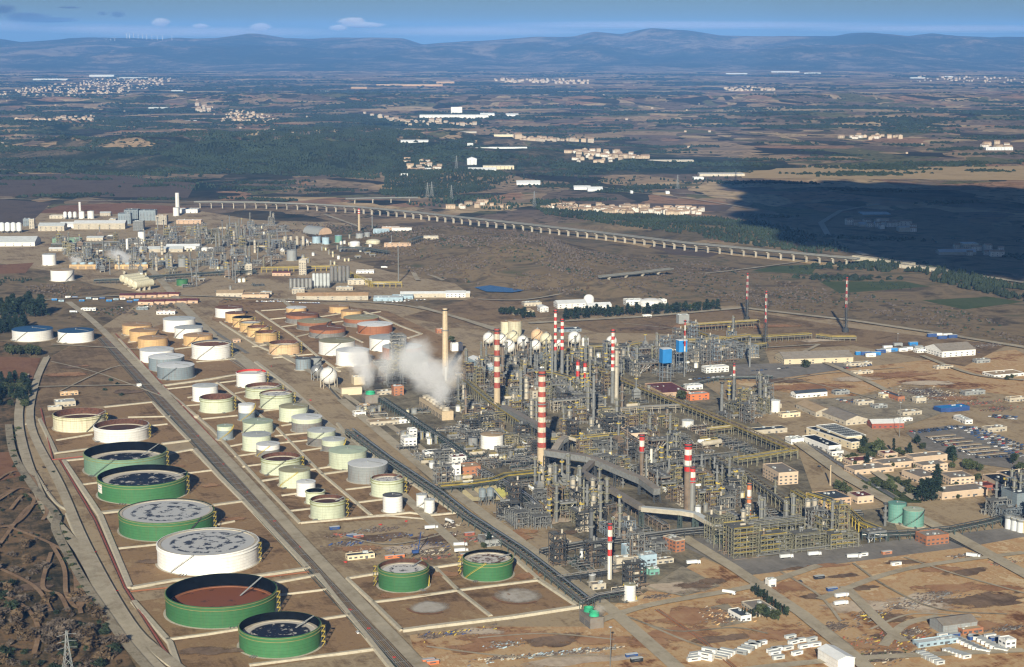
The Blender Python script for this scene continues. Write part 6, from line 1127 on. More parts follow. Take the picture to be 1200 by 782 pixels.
# ------------------------------------------------------------------ vehicles and yard things
def car_mesh(c):
    m=MB(); m.box(0,0,.3,4.4,1.8,.75,0,0,.97); m.box(-.2,0,1.05,2.5,1.6,.6,0,1,.78); m.box(-.2,0,1.64,1.85,1.2,.06,0,0)
    for a in(-1.35,1.35):
        for b in(-.85,.85): m.tube((a,b-.1,.33),(a,b+.1,.33),.33,8,2)
    return m.mesh('car',[c,'glass','black_paint'])
CARM={k:car_mesh('car_'+k) for k in('white','silver','dark','blue','red')}; CARN={'white':'white','silver':'silver grey','dark':'dark','blue':'blue','red':'red'}
def car(px,py,rz,label='parked car',gr='parked cars',k=None):
    k=k or R.choices(list(CARM),[2,3.4,5,3.4,.5])[0]; x,y=gp(px,py); o=link('parked_car',CARM[k],None,(x,y,.62),rz); return reg(o,'%s %s'%(CARN[k],label),'car',gr)
def row(p,q,n,rz,label,gr,skip=.1):
    for i in range(n):
        if R.random()>skip: f=(i+.5)/n; car(p[0]+(q[0]-p[0])*f,p[1]+(q[1]-p[1])*f,rz+R.uniform(-.04,.04)+R.choice([0,math.pi]),label,gr)
for j in range(7): row((1122+j*3.2,500.5+j*.1),(1192+j*5,538-j*1.),18,TH+(.2),'car in the open rows of the car park','cars in the open rows of the car park')
for j in range(2): row((1066+j*3,507+j*1.6),(1124+j*3,500.5+j*1.6),17,TH+math.pi/2,'car along the rear fence of the car park','cars along the rear fence of the car park')
def carport(px,py,n,label):
    x,y=gp(px,py); t=thing('carport',label,'carport',x,y,0,TH,'carports of the car park'); m=MB(); L=n*2.6; m.box(0,0,2.7,L,5.6,.22); link('roof',m.mesh('roof',['tan_roof']),t); m=MB()
    for i in range(0,n+1,3):
        m.beam((-L/2+i*2.6*(n/(n+.001)),2.2,0),(-L/2+i*2.6,2.2,2.7),.3)
    link('posts',m.mesh('posts',['steel_grey']),t); m=MB(); m.box(0,-2.8,2.55,L,.25,.5); link('fascia',m.mesh('fascia',['concrete']),t)
for i in range(7):
    cx,cy=1102+i*10,513.5+i*3.6; carport(cx,cy,14,'tan flat carport roof'); row((cx-19,cy+2.4),(cx+19,cy+1),11,TH+math.pi/2,'car under the tan carports','cars under the carports',.15)
row((985,433),(1022,428.5),12,TH+math.pi/2,'car in front of the long pale warehouse','cars before the pale warehouse'); row((880,436),(925,432),9,TH,'car by the green rack','cars by the green rack',.3); row((806,446),(860,441),10,TH,'car on the asphalt beside the blue-grey unit','cars beside the blue-grey unit',.2)
row((322,354),(345,355),9,0,'car in the far works yard','cars in the far works yard',.05); row((300,354),(322,354.5),8,0,'car in the far works yard','cars in the far works yard',.1); row((350,356),(375,356),8,0,'car in the far works yard','cars in the far works yard',.1); row((444,356),(500,352),12,0,'car beside the far bluish workshops','cars beside the far workshops',.3); row((140,362),(180,360),8,.1,'car on the far road verge','cars on the far road',.3)
row((1160,487),(1192,490),10,.5,'dark wreck in the right yard','cars in the right yard',.1); row((1158,489),(1196,493),10,.5,'car in the right yard','cars in the right yard',.2); row((975,468),(1010,474),8,.5,'car in the workshop yard','cars in the workshop yard',.2); row((1055,578),(1062,566),5,TH,'car beside the office lawn','cars beside the offices',.1); row((1010,577),(1040,570),4,TH,'car beside the avenue','cars by the avenue',.3); row((995,558),(1004,552),3,TH,'car by the low peach office','cars by the avenue',.1)
for px,py in((419,743),(305,655),(938,683),(910,520),(960,548),(470,655),(745,620)): car(px,py,1.9,'car alone on an open road','lone cars')
def truck(px,py,rz,label,col='roof_white',tank=False):
    x,y=gp(px,py); t=thing('parked_truck',label,'truck',x,y,.5,rz); m=MB()
    if tank: m.drum((-4.5,0,2.2),(4.5,0,2.2),1.3,12)
    else: m.box(-1,0,1.1,9.5,2.5,2.6)
    link('trailer',m.mesh('trailer',[col]),t); m=MB(); m.box(5.4,0,.6,2.2,2.4,2.6,0,0,.9); m.box(6.2,0,1.9,.9,2.1,.9,0,1); link('cab',m.mesh('cab',['car_white','glass']),t)
    for a in(-4,-2.8,2.4,5.4):
        m=MB()
        for b in(-1.,1.): m.tube((a,b-.2,.5),(a,b+.2,.5),.5,8)
        link('axle_wheels',m.mesh('axle_wheels',['black_paint']),t)
truck(526,613,-.9,'white tanker truck parked beside the main rack',tank=True); truck(505,621,.2,'white lorry on the middle yard'); truck(540,648,.2,'white truck behind the stained-roof green tank'); truck(539,641,.2,'pale truck beside the grey shed'); truck(812,662,.25,'white coach-like truck beside the orange brick block'); truck(853,697,-.5,'white tanker trailer beside the front yard track',tank=True); truck(1140,654,-.5,'long white trailer on the brown yard'); truck(921,655,.3,'white and teal truck beside the front lattice unit'); truck(954,652,.3,'cream truck beside the front lattice unit'); truck(86,367,.02,'white lorry on the far straight road'); truck(986,701,.4,'white truck on the grey slab in the right yard'); truck(985,710,.4,'white pickup truck below the grey slab'); truck(450,315,.1,'white lorry on the far works road'); truck(1000,655,.1,'white container truck at the front fence')
def container(px,py,rz,col,label,L=9,w=3,h=2.9,gr='site cabins and containers',st=1):
    x,y=gp(px,py)
    for k in range(st):
        t=thing('site_cabin',label,'cabin',x,y,.5+k*h,rz,gr); m=MB(); m.box(0,0,0,L,w,h-.2); link('body',m.mesh('body',[col]),t); m=MB(); m.box(0,0,h-.2,L+.2,w+.2,.16); link('roof',m.mesh('roof',['roof_pale']),t); m=MB(); m.box(0,-w/2,1,L*.5,.1,.9); link('window',m.mesh('window',['glass']),t)
c=R
for i in range(3): container(813+i*1.5,775-i*3,TH,WP,'white site cabin, west of the cabin village',10)
for i in range(3): container(827+i*4,772-i*4.5+2,TH-.9,WP,'white stacked site cabin in the cabin village',11,st=2 if i<2 else 1)
for i in range(4): container(843+i*3.4,773-i*2.4,TH-.9,R.choice([WP,'roof_white','concrete']),'white long cabin in the second cabin row',12)
for i in range(5): container(868+i*4.2,767-i*2.6,TH-.9,WP if i%2 else 'grey_paint','cabin in the third cabin row',10)
for i,(a,b) in enumerate(((884,759),(892,756),(905,765),(911,763),(926,749),(930,755),(937,753),(942,760),(951,752),(955,758),(923,762),(934,768),(912,773),(908,768))): container(a,b,TH+(i%3)*.1,R.choice([WP,'roof_white','roof_white']) if i%4 else 'roof_pale','white cabin in the loose eastern cabin group',9)
for i in range(6): container(1079+i*4.4,768+i*2.2,TH,R.choice([WP,'roof_white','roof_pale']),'white cabin in the slanting row beside the tent hall',7)
for i in range(6): container(1110+i*4.4,765+i*1.4,TH,WP,'white cabin in the middle slanting row',7)
for i in range(8): container(1120+i*4.6,751+i*2.1,TH-.9,WP if i not in(0,) else 'blue_paint','white cabin in the eastern slanting row',10)
for i in range(7): container(1143+i*5,749+i*2.6,TH-.9,'sky_blue' if i in(0,) else WP,'white cabin in the outer slanting row',10)
for i,(a,b,cc) in enumerate(((1105,747,WP),(1118,747,'blue_paint'),(1141,750,'blue_paint'),(1166,751,'blue_paint'),(1160,748,WP))): container(a,b,TH,cc,'%s container at the head of the cabin rows'%('white' if cc==WP else 'blue'),9)
for a,b,cc,l in((1004,653,WP,'white container beside the orange one'),(1011,652,WP,'second white container by the front fence'),(1039,650,'brick_orange','orange container on the front fence line'),(740,771,'blue_paint','bright blue container lying in the front yard'),(746,776,'black_paint','black container beside the bright blue one'),(975,693,'blue_paint','dark blue pipe bundle box on the grey slab'),(960,679,'car_dark','dark machine box in the right yard'),(550,628,'brick_red','red container beside the main rack'),(545,653,'brick_orange','orange box behind the stained-roof green tank'),(468,654,'orange_paint','orange box beside the blue crane, east'),(457,655,'orange_paint','orange box beside the blue crane, west'),(392,621,'blue_paint','blue container in front of the middle tank field'),(412,630,'blue_paint','blue container beside the red one'),(420,631,'brick_red','red container in the laydown yard'),(502,777,'orange_paint','orange container at the bottom front'),(1050,663,WP,'white square slab cover on brown ground'),(507,779,'orange_paint','small orange hut at the bottom front')): container(a,b,TH,cc,l,9,gr='coloured containers')
for i in range(6): container(1008+i*6,416+R.uniform(-3,3),.2,['blue_clad','blue_paint',WP][i%3],'blue or white container in the far storage yard',14,5,5)
for i in range(8): container(1040+i*6,408+R.uniform(-4,5),.2,[WP,'blue_clad','grey_paint',WP][i%4],'pale container before the far white hall',13,5,5)
for i in range(5): container(1092+i*6,395+R.uniform(-2,3),.2,['blue_paint',WP][i%2],'container behind the far white hall',14,5,5)
for i in range(14): container(64+i*8,350+R.uniform(-4,4)+ (4 if i>6 else 0),.05,['blue_clad','sky_blue',WP,'car_blue'][i%4],'blue or white container in the far laydown strip',9,4,3)
def heap(px,py,w,d,n,cols,label,cat='scrap heap',name='scrap_heap',hh=2.5):
    x,y=gp(px,py); m=MB(); n=int(n*1.6); cols=['scrap']+[c for c in cols if c!='scrap']
    for i in range(n):
        a,b=max(-w,min(w,R.gauss(0,.33)*w)),max(-d,min(d,R.gauss(0,.33)*d)); L_=R.uniform(.4,1.7); m.beam((a-L_,b,.2),(a+L_,b+R.uniform(-1,1),R.uniform(.2,hh*.6)),R.uniform(.3,1.),R.uniform(.3,.9),R.choice([0,0]+list(range(len(cols)))))
    m.prism([(math.cos(q*.785)*w*.42*R.uniform(.7,1.15),math.sin(q*.785)*d*.45*R.uniform(.7,1.15)) for q in range(8)],0,.35,len(cols)-1 if 0 else 0); o=link(name,m.mesh(name,cols),None,(x,y,.4),TH); reg(o,label,cat,'heaps in the yards')
HP=['scrap','steel_brown','silver','concrete']
for a in [(1080,460,60,60,140,['silver','steel_grey','concrete'],'wide grey field of scrap metal beside the brick shed'),(1105,466,60,50,120,['silver','steel_grey','concrete'],'grey scrap field reaching the blue roofed store'),(980,735,30,16,60,['steel_brown','scrap'],'rusty heap beside the lower track'),(1020,722,22,14,60,['steel_yellow','scrap','steel_grey'],'yellow and grey heap beside the rusty one'),(1085,705,44,16,70,['silver','scrap'],'long grey heap on the brown yard'),(1060,712,30,12,60,['silver','concrete','scrap'],'grey heap at the west end of the long one'),(1100,697,26,10,50,['scrap','steel_grey'],'dark heap behind the long grey one'),(1045,750,44,24,110,['scrap','steel_yellow','silver','brick_red'],'mixed coloured heap north of the tent hall'),(1035,770,60,22,110,['scrap','leaf_olive','concrete','steel_brown'],'weedy rubble heap beside the slanting cabins'),(1068,742,20,14,50,['silver','concrete'],'pale heap beside the light blue cabin'),
    (590,757,26,9,60,['silver','steel_grey','sky_blue'],'grey heap in the front dirt yard'),(535,743,40,12,70,['scrap','steel_yellow','blue_paint'],'coloured scrap row before the old tank pads'),(508,747,20,8,40,['steel_brown','scrap'],'brown pipe stack before the old tank pads'),(640,768,60,5,80,['concrete','silver','sky_blue'],'long line of pale rubble at the bottom'),(690,764,40,5,60,['concrete','silver','steel_grey'],'end of the pale rubble line'),(585,772,26,6,40,['concrete','scrap'],'start of the pale rubble line'),(410,638,30,9,40,['silver','scrap','blue_paint'],'laydown pipes in front of the middle tank field'),(402,628,26,8,30,['steel_brown','brick_red'],'rusty pipe row in the laydown yard'),(435,622,30,10,30,['silver','steel_grey'],'grey steel stack in the laydown yard'),(500,640,40,16,60,['scrap','blue_paint','silver'],'dark scrap beside the blue crane'),(525,628,24,14,40,['brick_red','steel_brown','silver'],'reddish scrap beside the main rack'),
    (845,724,26,26,90,['tan_paint','steel_brown','concrete'],'stacked timber and beams beside the white cabin'),(1005,470,40,14,60,['scrap','car_dark','brick_red'],'workshop yard machinery behind the hipped shed'),(1160,405,60,20,90,['silver','scrap'],'scrap strip behind the far white hall'),(1125,415,30,10,40,['blue_paint','silver'],'machinery on the bare field by the far hall'),(1170,480,40,20,70,['scrap','steel_brown','brick_red'],'dark scrap in the right yard'),(1150,473,44,14,70,['brick_red','scrap'],'red earth heap with machinery in the right yard'),(1130,652,24,8,40,['silver','scrap'],'pale debris beside the long white trailer'),(1175,660,24,10,40,['brick_red','scrap'],'red debris beside the right track'),(1180,738,24,8,40,['silver','scrap'],'debris by the right edge'),(770,700,24,7,30,['steel_brown','scrap'],'brown strip of pipes on the pale slab'),(330,352,40,10,40,['car_white','silver'],'far yard of white vans')]: heap(*a)
for a in [(445,622,26,10,60,['scrap','steel_brown'],'brown scrap behind the blue crane'),(462,630,30,10,70,['scrap','silver','blue_paint'],'dark pipe heap west of the blue crane'),(478,644,34,12,90,['scrap','blue_paint','dark_steel'],'blue and black steel around the crane'),(505,648,30,12,80,['scrap','dark_steel','concrete'],'black heap east of the blue crane'),(520,618,30,12,50,['concrete','scrap'],'pale debris under the main rack'),(430,646,24,8,40,['scrap','concrete'],'thin debris west of the low cream shed'),(560,632,20,14,50,['scrap','brick_red','silver'],'mixed debris beside the grey shed'),(505,655,40,6,60,['brick_red','scrap'],'reddish pipes behind the two front green tanks')]: heap(*a)
# blue crawler crane in the laydown yard
x,y=gp(487,650); t=thing('crawler_crane','blue crane with short lattice boom in the laydown yard','crane',x,y,.3,.4,None,'the blue crane'); m=MB(); m.box(0,-2.6,0,8,1.4,1.6); m.box(0,2.6,0,8,1.4,1.6); link('tracks',m.mesh('tracks',['black_paint']),t); m=MB(); m.box(-.5,0,1.7,7,4,3.2); link('cab',m.mesh('cab',['blue_paint']),t); m=MB()
for s in(-.8,.8):
    for q in(-.8,.8): m.beam((3,s,3+q),(7,s*.5,26+q*.5),.35)
for k in range(9): m.beam((3+k*.44,-.8,2.4+k*2.6),(3.44+k*.44,.8,5+k*2.6),.3)
m.beam((-2,0,5),(7,0,26),.2); link('boom',m.mesh('boom',['blue_paint']),t); t.scale=(.75,.75,.75)
# red hydrant posts and valve boxes along the tank roads
for (px,py) in [(130,402),(160,428),(186,462),(214,486),(232,512),(262,545),(290,578),(322,612),(352,642),(386,690),(410,716),(432,738),(462,772),(84,607),(112,648),(136,694),(158,733),(250,420),(286,452),(318,430),(346,462),(372,488),(402,520),(436,548),(470,572),(302,520),(336,516),(364,470),(420,512),(450,530),(118,532),(100,540),(340,404),(318,392),(298,384),(446,616),(476,612),(405,660)]:
    x,y=gp(px,py); m=MB(); m.box(0,0,0,1.6,.9,1.); m.tube((-1.1,0,0),(-1.1,0,1.4),.2,6); m.tube((.8,0,.6),(2.,0,.6),.2,6); o=link('hydrant_station',m.mesh('hydrant_station',['red_paint']),None,(x,y,.5),R.uniform(0,3)); reg(o,'red hydrant station on the verge','hydrant','red hydrant stations')
for a in [(1012,474,22,12,5,'concrete','grey_roof','dull grey shed in the workshop yard'),(1030,478,18,10,4,'grey_paint','grey_roof','small grey shed beside the red brick building'),(1066,486,26,12,5,'concrete','grey_roof','pale workshop behind the car park fence'),(985,462,20,10,5,'grey_paint','slate_roof','dark-roofed shed behind the brown shed'),(1010,438,30,8,4,'concrete','tan_roof','low tan shed on the dirt field edge'),(1105,432,26,10,4,'concrete','grey_roof','grey shed on the far dirt road'),(1150,425,22,10,5,'grey_paint','grey_roof','grey shed on the bare eastern plot'),(905,478,20,10,5,'concrete','grey_roof','pale shed beside the steel unit at the dirt field'),(925,488,24,10,5,'cream_wall','grey_roof','long pale shed beside the workshop road'),(898,507,46,14,5,'concrete','slate_roof','long dark-roofed shelter beside the yellow rack'),(1165,505,26,12,5,'concrete','grey_roof','grey shed by the right yard'),(1190,470,24,10,5,'concrete','tan_roof','tan-roofed shed by the right yard'),(1140,462,30,10,5,'grey_paint','grey_roof','grey store beyond the scrap field'),(985,640,14,8,5,'concrete','grey_roof','grey switch house in the front unit'),(700,690,12,8,5,'concrete','grey_roof','small grey house beside the white-legged stack'),(660,640,12,8,5,'concrete','grey_roof','small grey house by the long cross rack')]: bc(*a,win=3)
# lattice pylons
def pylon(px,yt,yb,label,lm=None):
    x,y=gp(px,yb); h=zat(x,y,yt); t=thing('lattice_pylon',label,'pylon',x,y,0,.5,None,lm); m=MB(); b=h*.1; k=7
    P4=[(a,c) for a in(-1,1) for c in(-1,1)]; wz=lambda z:(b*(1-z/h)**1.4+.5)
    for i in range(k):
        z0,z1=h*i/k,h*(i+1)/k; w0,w1=wz(z0),wz(z1)
        for a,c in P4: m.beam((a*w0,c*w0,z0),(a*w1,c*w1,z1),.3)
        for (a,c),(d,e) in(((-1,-1),(1,-1)),((1,-1),(1,1)),((1,1),(-1,1)),((-1,1),(-1,-1))): m.beam((a*w0,c*w0,z0),(d*w1,e*w1,z1),.2); m.beam((d*w0,e*w0,z0),(a*w1,c*w1,z1),.2)
    link('tower',m.mesh('tower',['grey_paint']),t)
    for q in(.62,.76,.9): m=MB(); z=h*q; [m.beam((0,0,z+h*.03),(s*h*.2,0,z),.3) or m.beam((0,0,z-.2),(s*h*.2,0,z),.3) for s in(-1,1)]; link('cross_arm',m.mesh('cross_arm',['grey_paint']),t)
pylon(80,739,794,'pale lattice power pylon on the scrubby slope',lm='the near pylon')
for px,yt,yb,l in((501,214,232,'far lattice pylon at the forest, west of two'),(506,213,232,'far lattice pylon at the forest, east of two'),(529,217,234,'far lattice pylon right of the forest pair'),(626,224,243,'far lattice pylon beside the motorway viaduct'),(535,194,212,'far lattice pylon above the pine wood'),(862,200,216,'far lattice pylon at the cloud shadow edge'),(794,205,222,'far lattice pylon in the vineyards')): pylon(px,yt,yb,l)
for px,yt,yb,l in((1054,472,512,'tall lamp mast behind the car park'),(1052,391,400,'lamp mast beside the far white hall'),(715,735,782,'lamp mast at the bottom front')):
    x,y=gp(px,yb); h=zat(x,y,yt); t=thing('lamp_mast',l,'lamp mast',x,y); m=MB(); m.tube((0,0,0),(0,0,h),.35,8,0,.2); link('pole',m.mesh('pole',['steel_grey']),t); m=MB(); m.lathe([(1.2,h-.3),(1.4,h),(1.2,h+.3)],10,cap0=True,cap1=True); link('lamp_head',m.mesh('lamp_head',['roof_pale']),t)
# wind turbines on the far ridge
for i,(px,yb) in enumerate(((131,52),(136,52),(141,51),(155,45),(158,45),(163,44.5),(168,45),(173,45),(178,46),(184,46.5),(190,47),(196,47),(207,47))):
    y=31500.; x=(px-CX)/F*y; zb=zat(x,y,yb); 
    hb=90; t=thing('wind_turbine','tiny white wind turbine on the skyline','wind turbine',x,y,zb-5,0,'wind turbines on the ridge'); m=MB(); m.cyl(0,0,0,hb,3.5,2.5,n=8); link('tower',m.mesh('tower',['white_paint']),t); m=MB(); m.box(0,0,hb,4,9,4); link('nacelle',m.mesh('nacelle',['white_paint']),t); bm_=MB(); a0=R.uniform(0,2)
    for k in range(3): a=a0+k*2.094; bm_=MB(); bm_.beam((0,-5,hb+2),(math.cos(a)*44,-5,hb+2+math.sin(a)*44),3,1); link('blade',bm_.mesh('blade',['white_paint']),t)
# ------------------------------------------------------------------ trees
def leaf_crown(n,rx,rz,zc,seed,leaf=1.1,conif=False,lobes=6):
    rs=np.random.RandomState(seed); pts=[]
    if conif:
        z=rs.rand(n)**.8; rad=rx*(1-z)**.8*np.sqrt(rs.uniform(.35,1.,n))*(1+.25*np.sin(z*40)); a=rs.rand(n)*6.283
        C=np.stack([rad*np.cos(a),rad*np.sin(a),zc-rz+2*rz*z],-1)
    else:
        lc=rs.normal(0,1,(lobes,3)); lc/=np.linalg.norm(lc,axis=1)[:,None]; lc*=np.array([rx,rx,rz])*.55; lr=rs.uniform(.4,.62,lobes)
        k=rs.randint(0,lobes,n); d=rs.normal(0,1,(n,3)); d/=np.linalg.norm(d,axis=1)[:,None]; d*=(rs.uniform(.5,1.,n)**.5)[:,None]
        C=lc[k]+d*np.array([rx,rx,rz])*lr[k][:,None]; C[:,2]+=zc
    q=rs.normal(0,1,(n,3,3))*leaf; q[:,:,2]*=.7
    v=(C[:,None,:]+q).reshape(-1,3); f=np.arange(n*3).reshape(n,3); return v,f
def tree_kit(kind,i):
    h={'pine':13,'round':8,'cypress':15,'conifer':15,'poplar':14}[kind]; tr=MB(); tr.tube((0,0,0),(0,0,h*.55),.4,6,0,.18)
    for k in range(4): a=k*1.6+i; tr.tube((0,0,h*(.3+.06*k)),(math.cos(a)*h*.16,math.sin(a)*h*.16,h*(.5+.07*k)),.16,5,0,.06)
    mat={'pine':'leaf_dark','round':'leaf_olive','cypress':'leaf_conifer','conifer':'leaf_conifer','poplar':'leaf_dark'}[kind]
    if kind=='pine': v,f=leaf_crown(420,h*.42,h*.3,h*.72,i)
    elif kind=='round': v,f=leaf_crown(340,h*.5,h*.4,h*.6,i+20,1.)
    elif kind=='conifer': v,f=leaf_crown(420,h*.3,h*.46,h*.54,i+40,1.,True)
    elif kind=='poplar': v,f=leaf_crown(380,h*.2,h*.42,h*.55,i+60,.9)
    else: v,f=leaf_crown(300,h*.09,h*.48,h*.5,i+80,.7,True)
    return tr.mesh('trunk',['bark']),npmesh('crown',v,f,P[mat])
TRK={k:[tree_kit(k,i) for i in range(3)] for k in('pine','round','cypress','conifer','poplar')}
TN={'pine':('pine_tree','dark spreading pine'),'round':('round_tree','rounded olive green tree'),'cypress':('cypress_tree','slender dark cypress beside the offices'),'conifer':('conifer_tree','dark pointed conifer'),'poplar':('poplar_tree','tall dark tree')}
def tree(px,py,kind,s,label=None,gr=None):
    x,y=gp(px,py); tm,cm=R.choice(TRK[kind]); t=thing(TN[kind][0],label or TN[kind][1],'tree',x,y,.2,R.uniform(0,6.28),gr or 'trees of the site'); t.scale=(s*R.uniform(.9,1.1),s*R.uniform(.9,1.1),s); link('trunk',tm,t); link('crown',cm,t)
for a in [(1029,531,'round',1.7),(1012,527,'poplar',1.2),(1009,532,'round',1.),(1000,540,'round',1.),(994,541,'round',.9),(1047,533,'cypress',1.2),(1066,532,'conifer',.8),(1053,531,'round',.8),(1058,534,'round',.7),(1075,522,'poplar',.9),(1081,527,'round',1.),(1073,520,'round',.9),(1115,537,'poplar',1.1),(1117,540,'conifer',1.),(1111,539,'conifer',.9),(1132,548,'round',1.1),(1140,551,'round',1.2),(1148,553,'round',1.),(1187,545,'poplar',1.),(1195,553,'round',1.2),(1190,541,'round',1.),(1022,538,'round',1.),(1016,546,'conifer',.9),(1045,549,'round',.8),(1013,553,'round',.6),(1093,548,'round',.9),(1074,551,'round',.8),(1116,549,'round',.8),(1145,563,'round',.9),(1098,567,'conifer',1.3),(1042,574,'round',1.3),(1047,577,'round',1.),(1037,575,'round',1.1),(1080,588,'conifer',1.5),(1086,585,'conifer',1.4),(1092,587,'conifer',1.4),(1099,583,'conifer',1.3),(1076,583,'round',1.2),(1062,572,'round',1.),(1066,580,'round',1.),(1025,568,'round',.8),(1030,572,'round',.8),(1018,570,'round',.7),(1138,580,'round',.6),(1170,580,'round',.9),(1155,595,'round',.6),(1050,590,'round',.7),(1057,584,'round',.6),(988,577,'round',1.2),(981,574,'round',1.1),(994,580,'round',1.),(798,470,'round',1.6),(944,432,'round',1.4),(908,727,'round',1.),(892,724,'round',1.3),(899,727,'poplar',.8),(573,640,'conifer',.8),(567,643,'round',.7),(610,429,'round',1.),(529,402,'round',1.2),(1180,446,'round',.8),(1186,444,'round',.7)]:
    tree(*a)
for i in range(26): tree(R.uniform(1000,1150),R.uniform(540,585),'round',R.uniform(.4,.8),'small olive tree among the office blocks','office garden trees')
for i in range(13): tree(882+i*3.3+R.uniform(-.6,.6),696+i*2.3,'cypress' if i%3 else 'poplar',R.uniform(.5,.7),'small dark tree in the hedge row beside the grey shelter','hedge row trees')
for i in range(7): tree(870+i*3+R.uniform(-.5,.5),724+R.uniform(-2,2),'cypress',R.uniform(.4,.55),'low dark tree before the white cabin','cabin hedge trees')
for i in range(26): tree(R.uniform(-4,52),372-R.uniform(0,7),'poplar' if i%2 else 'conifer',R.uniform(1.5,2.3),'tall dark conifer in the western wood','western wood')
for i in range(22): tree(R.uniform(-4,30),392-R.uniform(0,9),'conifer',R.uniform(1.1,1.6),'dark conifer in the block beside the blue-roofed tank','conifer block')
for i in range(10): tree(R.uniform(2,46),418-R.uniform(0,5),'round',R.uniform(1.2,1.8),'dark bushy tree above the perimeter drain','drain trees')
for i in range(40): tree(R.uniform(-4,34),478-R.uniform(0,34),'conifer' if i%2 else 'round',R.uniform(.8,1.2),'dark tree in the wood west of the perimeter road','perimeter wood')
for i in range(46): tree(664+i*3.9+R.uniform(-1.5,1.5),374-i*.22+R.uniform(-2,1),'poplar' if i%3 else 'conifer',R.uniform(1.,1.35),'dark tree in the long belt before the white plant','tree belt')
for i in range(14): tree(586+i*2.2,370+R.uniform(-1,1),'poplar',R.uniform(.8,1.1),'dark tree in the short belt by the yard building','short belt'); 
for i in range(5): tree(613+i*3,373+R.uniform(-1,1),'poplar',R.uniform(.8,1),'dark tree in the short belt by the yard building','short belt')
# shrubs on the scrubby slope at the lower left
def shrub_kit(i):
    v,f=leaf_crown(150,2.6,1.7,1.5,i+200,.75,False,5); return npmesh('shrub',v,f,P[['leaf_olive','twig_brown','leaf_dark','twig_grey'][i%4]])
SHK=[shrub_kit(i) for i in range(8)]; SHN=['olive green','brown twiggy','dark green','grey twiggy']
def shrub(px,py,s,k,label,gr):
    x,y=gp(px,py); o=link('shrub',SHK[k],None,(x,y,.25),R.uniform(0,6.28)); o.scale=(s,s,s*R.uniform(.8,1.2)); reg(o,SHN[k%4]+' '+label,'shrub',gr)
SL=[(-30,640),(30,640),(60,655),(92,690),(118,725),(145,760),(165,800),(-30,800)]; n=0
while n<190:
    a,b=R.uniform(-30,165),R.uniform(610,800)
    if inpoly(a,b,SL) and not(20<a<95 and 640<b<715 and R.random()<.75): shrub(a,b,R.uniform(.7,2.3),R.choice([1,3,5,7,1,3,2,6]),'shrub on the rough lower slope','shrubs on the lower slope'); n+=1
for i in range(60):
    f=R.random(); a=[(30,500),(20,520),(45,585),(80,612),(88,650),(112,700),(140,745)]; k=min(5,int(f*6)); g=f*6-k; shrub(a[k][0]+(a[k+1][0]-a[k][0])*g-R.uniform(6,16),a[k][1]+(a[k+1][1]-a[k][1])*g+R.uniform(-3,3),R.uniform(.6,1.3),R.choice([2,6,0]),'shrub along the outer edge of the drain','shrubs along the drain')
for i in range(40): shrub(R.uniform(-4,70),R.uniform(545,640),R.uniform(.4,.9),R.choice([2,1,3]),'shrub among the dirt bike trails','shrubs among the trails')
for px,py in((130,447),(123,458),(142,464),(138,452),(82,395)): shrub(px,py,1.1,2,'bush alone on the bare plot by the tank road','bare plot bushes')
# ------------------------------------------------------------------ woods and scrub that read as masses
def blob_mesh(name,pts,rad,hgt,mat,seed,n=5,sp=.35):
    rs=np.random.RandomState(seed); N=len(pts); a=np.arange(n)*2*math.pi/n
    j=1+rs.uniform(-sp,sp,(N,2,n)); off=rs.rand(N,1)*6.28
    V=np.zeros((N,2*n+1,3))
    for l,(kr,kz) in enumerate(((1.,.12),(.82,.58))):
        V[:,l*n:(l+1)*n,0]=pts[:,0:1]+rad[:,None]*kr*j[:,l]*np.cos(a+off); V[:,l*n:(l+1)*n,1]=pts[:,1:2]+rad[:,None]*kr*j[:,l]*np.sin(a+off); V[:,l*n:(l+1)*n,2]=(hgt[:,None]*(kz+rs.uniform(-.1,.1,(N,n))))
    V[:,-1,0]=pts[:,0]+rad*rs.uniform(-.3,.3,N); V[:,-1,1]=pts[:,1]; V[:,-1,2]=hgt
    V[:,:,2]+=np.array([gh(a_,b_) for a_,b_ in pts])[:,None]
    f=[]
    for i in range(n): k=(i+1)%n; f+=[(i,k,n+k),(i,n+k,n+i),(n+i,n+k,2*n)]
    f=np.array(f); Fc=(np.arange(N)[:,None,None]*(2*n+1)+f[None]).reshape(-1,3)
    return npmesh(name,V.reshape(-1,3),Fc,mat)
def sample(px,density,seed,cap=20000):
    rs=np.random.RandomState(seed); w=np.array(W(px)); lo,hi=w.min(0),w.max(0); n=int(min(cap*3,(hi-lo).prod()*density)); q=lo+(hi-lo)*rs.rand(n,2); x,y=q[:,0],q[:,1]; c=np.zeros(n,bool); j=len(w)-1
    for i in range(len(w)):
        with np.errstate(divide='ignore',invalid='ignore'): c^=((w[i,1]>y)!=(w[j,1]>y))&(x<(w[j,0]-w[i,0])*(y-w[i,1])/(w[j,1]-w[i,1])+w[i,0])
        j=i
    return q[c][:cap],rs
def wood(name,px,density,h,mat,seed,gap=.0,r=None):
    q,rs=sample(px,density,seed)
    if gap: nz=np.sin(q[:,0]*.021+seed)*np.sin(q[:,1]*.013+seed*2)+.5*np.sin(q[:,0]*.05+q[:,1]*.03); q=q[nz>gap]
    N=len(q); H_=h*rs.uniform(.55,1.25,N); o=struct(name,blob_mesh(name,q,(r or h*.33)*rs.uniform(.6,1.4,N),H_,P[mat],seed),'stuff'); return o
wood('pine_forest',[(180,192),(270,176),(330,166),(400,158),(470,166),(455,200),(440,215),(380,212),(300,203),(230,198)],.009,8.5,'far_forest',1,-.9); wood('pine_forest',[(300,166),(390,150),(470,150),(500,165),(470,170),(400,162),(340,170)],.004,8.5,'far_forest',2,-.6)
